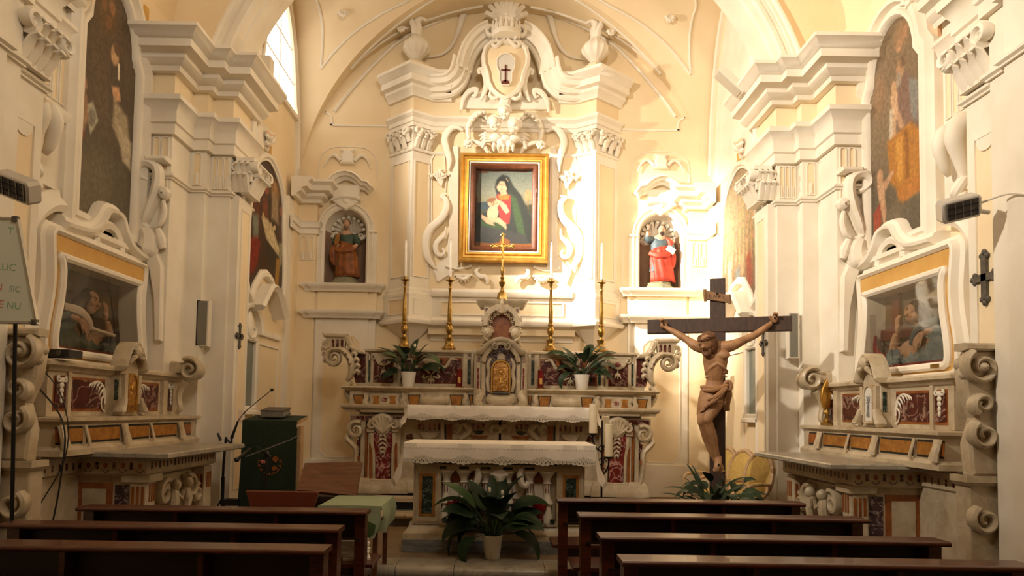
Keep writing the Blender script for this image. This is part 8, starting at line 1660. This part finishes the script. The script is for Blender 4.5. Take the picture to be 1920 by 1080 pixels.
# ================================================================== painted saints in the niches
def robe(b, lv, n=30, k=7, amp=.1, ph=0):                   # stacked folded rings: (x, height, y, rx, ry)
    vs = []
    for j, (x, z, y, rx, ry) in enumerate(lv):
        for i in range(n):
            a = 2*pi*i/n; q = 1+amp*sin(a*k+ph+j*.35)*(.3+.7*(1-j/len(lv))); vs.append((x+rx*q*cos(a), z, y+ry*q*sin(a)))
    fs = [(j*n+i, j*n+(i+1) % n, (j+1)*n+(i+1) % n, (j+1)*n+i) for j in range(len(lv)-1) for i in range(n)]
    fs += [tuple(range(n)), tuple(range((len(lv)-1)*n, len(lv)*n))[::-1]]; b.add(vs, fs)
def saint(x, side, label):
    zb = NB+.012; Y0 = DF-.06+.12
    t = thing('saint_statue', label, 'statue', (x, Y0, zb)); f = lambda u, v, w: (x+u, Y0-w, zb+v)
    b = MB(f); b.lathe([(0, 0), (.27, 0), (.27, .02), (.23, .05), (.2, .09), (.21, .11), (0, .11)], (0, 0), 8); bs = b.obj('pedestal', 'statue_base', t)
    b = MB(f); hd = (.0, 1.03) if side < 0 else (.03, 1.02); sk = 'skin'
    m = 1
    b.ell((hd[0], hd[1], .05), (.058, .078, .065), 12, 9); b.tube([(hd[0], hd[1]+.01, .11), (hd[0], hd[1]-.012, .122)], [.008, .013], 6)
    b.tube([(hd[0], hd[1]-.06, .04), (0, .9, .02)], [.036, .05], 8); b.ell((0, .87, .04), (.11, .07, .065), 10, 7)
    for q in (-1, 1): b.ell((hd[0]+q*.028, hd[1]-.01, .1), (.018, .015, .012), 6, 4)
    if side < 0: arms = [([(-.13, .84, .02), (-.17, .72, .06), (-.13, .64, .12)], (-.12, .64, .14)), ([(.13, .84, .02), (.19, .72, .05), (.16, .62, .12)], (.15, .6, .14))]
    else: arms = [([(-.12, .85, .02), (-.2, .86, .06), (-.21, .98, .08)], (-.2, 1.03, .09)), ([(.13, .84, .02), (.19, .72, .06), (.14, .68, .13)], (.13, .68, .15))]
    for pl, h in arms:
        b.tube(cr(pl, 5), [.05, .042, .028], 9); b.ell(h, (.026, .032, .02), 8, 6)
        for j in range(4): b.tube([(h[0]-.015+.01*j, h[1]+.01, h[2]), (h[0]-.018+.012*j, h[1]+.045-.004*abs(j-1.5), h[2]+.012), (h[0]-.016+.011*j, h[1]+.055, h[2]+.028)], [.0085, .0075, .006], 6)
        b.tube([(h[0]+.02, h[1], h[2]), (h[0]+.036, h[1]+.02, h[2]+.012)], [.009, .007], 6)
    b.tube([(0, .86, .02), (0, .6, .03), (.01, .4, .04)], [.1, .09, .1], 10)
    for q, xx in ((-1, -.06), (1, .09)): b.tube([(xx, .42, .04), (xx, .28, .05)], [.05, .04], 8); b.tube([(xx, .3, .05), (xx, .15, .07)], [.035, .03], 8); b.tube([(xx, .14, .06), (xx+q*.02, .125, .15)], [.03, .02], 8, .7)
    remesh(b.obj('body', sk, t), .008, 2)
    b = MB(f); b.ell((hd[0], hd[1]+.035, .025), (.066, .06, .065), 10, 7)
    for j in range(9): a = pi*j/8; b.ell((hd[0]+.06*cos(a), hd[1]+.03+.045*sin(a), .04), .02, 6, 4)
    b.ell((hd[0], hd[1]-.065, .085), (.04, .035, .03), 8, 6); b.tube([(hd[0], hd[1]-.07, .09), (hd[0], hd[1]-.12, .085)], [.03, .01], 7); b.obj('hair_and_beard', 'hair_grey' if side < 0 else 'hair_dark', t)
    for q in (-1, 1): b = MB(f); b.ell((hd[0]+q*.024, hd[1]+.015, .108), (.01, .005, .006), 6, 4); b.obj('eye', 'hair_dark', t)
    tun, man = ('robe_green', 'robe_ochre') if side < 0 else ('robe_blue', 'robe_red')
    b = MB(f); robe(b, [(.0, .3, .04, .17, .12), (.0, .45, .04, .155, .115), (.0, .6, .03, .14, .1), (0, .7, .03, .145, .1), (0, .82, .03, .15, .095), (0, .89, .02, .10, .06)], 32, 9, .06); b.obj('tunic', tun, t, 60)
    for pl, h in arms: b = MB(f); p = cr(pl, 5); b.tube(p[:-3], [.062, .066, .06], 10); b.obj('sleeve', tun if side < 0 else 'robe_blue', t)
    b = MB(f)                                               # mantle wrapped round hips and falling to one foot
    lv = [(.05*(1-j/7), .12+.055*j+.02*j, .05, .20-.006*j-.02*(j > 5), .14-.004*j) for j in range(8)]
    n = 30; vs = []
    for j, (xx, z, y, rx, ry) in enumerate(lv):
        for i in range(n+1):
            a = rad(-70+250*i/n) if side < 0 else rad(0-70+250*i/n); a = a if side < 0 else pi-a; q = 1+.09*sin(i*1.35+j*.5); vs.append((xx*m+rx*q*cos(a), z+.10*(i/n)*(j/7), y+ry*q*sin(a)))
    b.add(vs, [(j*(n+1)+i, j*(n+1)+i+1, (j+1)*(n+1)+i+1, (j+1)*(n+1)+i) for j in range(7) for i in range(n)]); mo = b.obj('mantle', man, t, 60)
    so = mo.modifiers.new('solid', 'SOLIDIFY'); so.thickness = .012
    b = MB(f); q = -1 if side < 0 else 1
    b.tube(cr([(-.17, .62, .08), (-.05, .56, .16), (.1, .58, .16), (.18, .66, .08)], 5), [.05, .055, .05, .04], 9, .7); b.tube(cr([(q*.18, .7, .06), (q*.21, .56, .08), (q*.2, .42, .07), (q*.17, .32, .08)], 5), [.04, .06, .06, .02], 9, .7)
    if side > 0: b.tube(cr([(.1, .88, .04), (.17, .8, .06), (.19, .68, .06)], 4), [.03, .06, .05], 9)
    b.obj('mantle_roll', man, t)
    return t
L_ = saint(-NX, -1, 'painted statue of a bearded saint in green and ochre robes in the left niche'); saint(NX, 1, 'painted statue of a bearded saint in red and blue robes in the right niche')
f = lambda u, v, w: (-NX+u, DF+.06-w, NB+.012+v)
bk = thing('held_book', 'ochre book held against the chest of the saint in the left niche', 'book', f(-.13, .68, .15)); b = MB(f); b.add([(-.18, .66, .14), (-.09, .64, .2), (-.07, .84, .16), (-.16, .86, .1), (-.19, .66, .12), (-.10, .64, .17), (-.08, .84, .13), (-.17, .86, .08)], [(0, 1, 2, 3), (7, 6, 5, 4), (0, 4, 5, 1), (1, 5, 6, 2), (2, 6, 7, 3), (3, 7, 4, 0)]); b.obj('cover', 'marble_yellow', bk)
f = lambda u, v, w: (NX+u, DF+.06-w, NB+.012+v)
bk = thing('held_volume', 'pale book under the arm of the saint in the right niche', 'book', f(.16, .66, .16)); b = MB(f); b.ex([(.07, .66), (.13, .74), (.25, .66), (.2, .57)], .12, .17, .008); b.obj('cover', 'paper', bk)
bk = thing('sword_blade', 'short metal blade raised in the hand of the saint in the right niche', 'sword', f(-.19, 1.06, .1)); b = MB(f); b.tube([(-.2, 1.03, .1), (-.15, 1.14, .09)], [.012, .005], 6, .5); b.box(-.225, -.165, 1.035, 1.045, .09, .11); b.obj('blade', 'alu', bk)
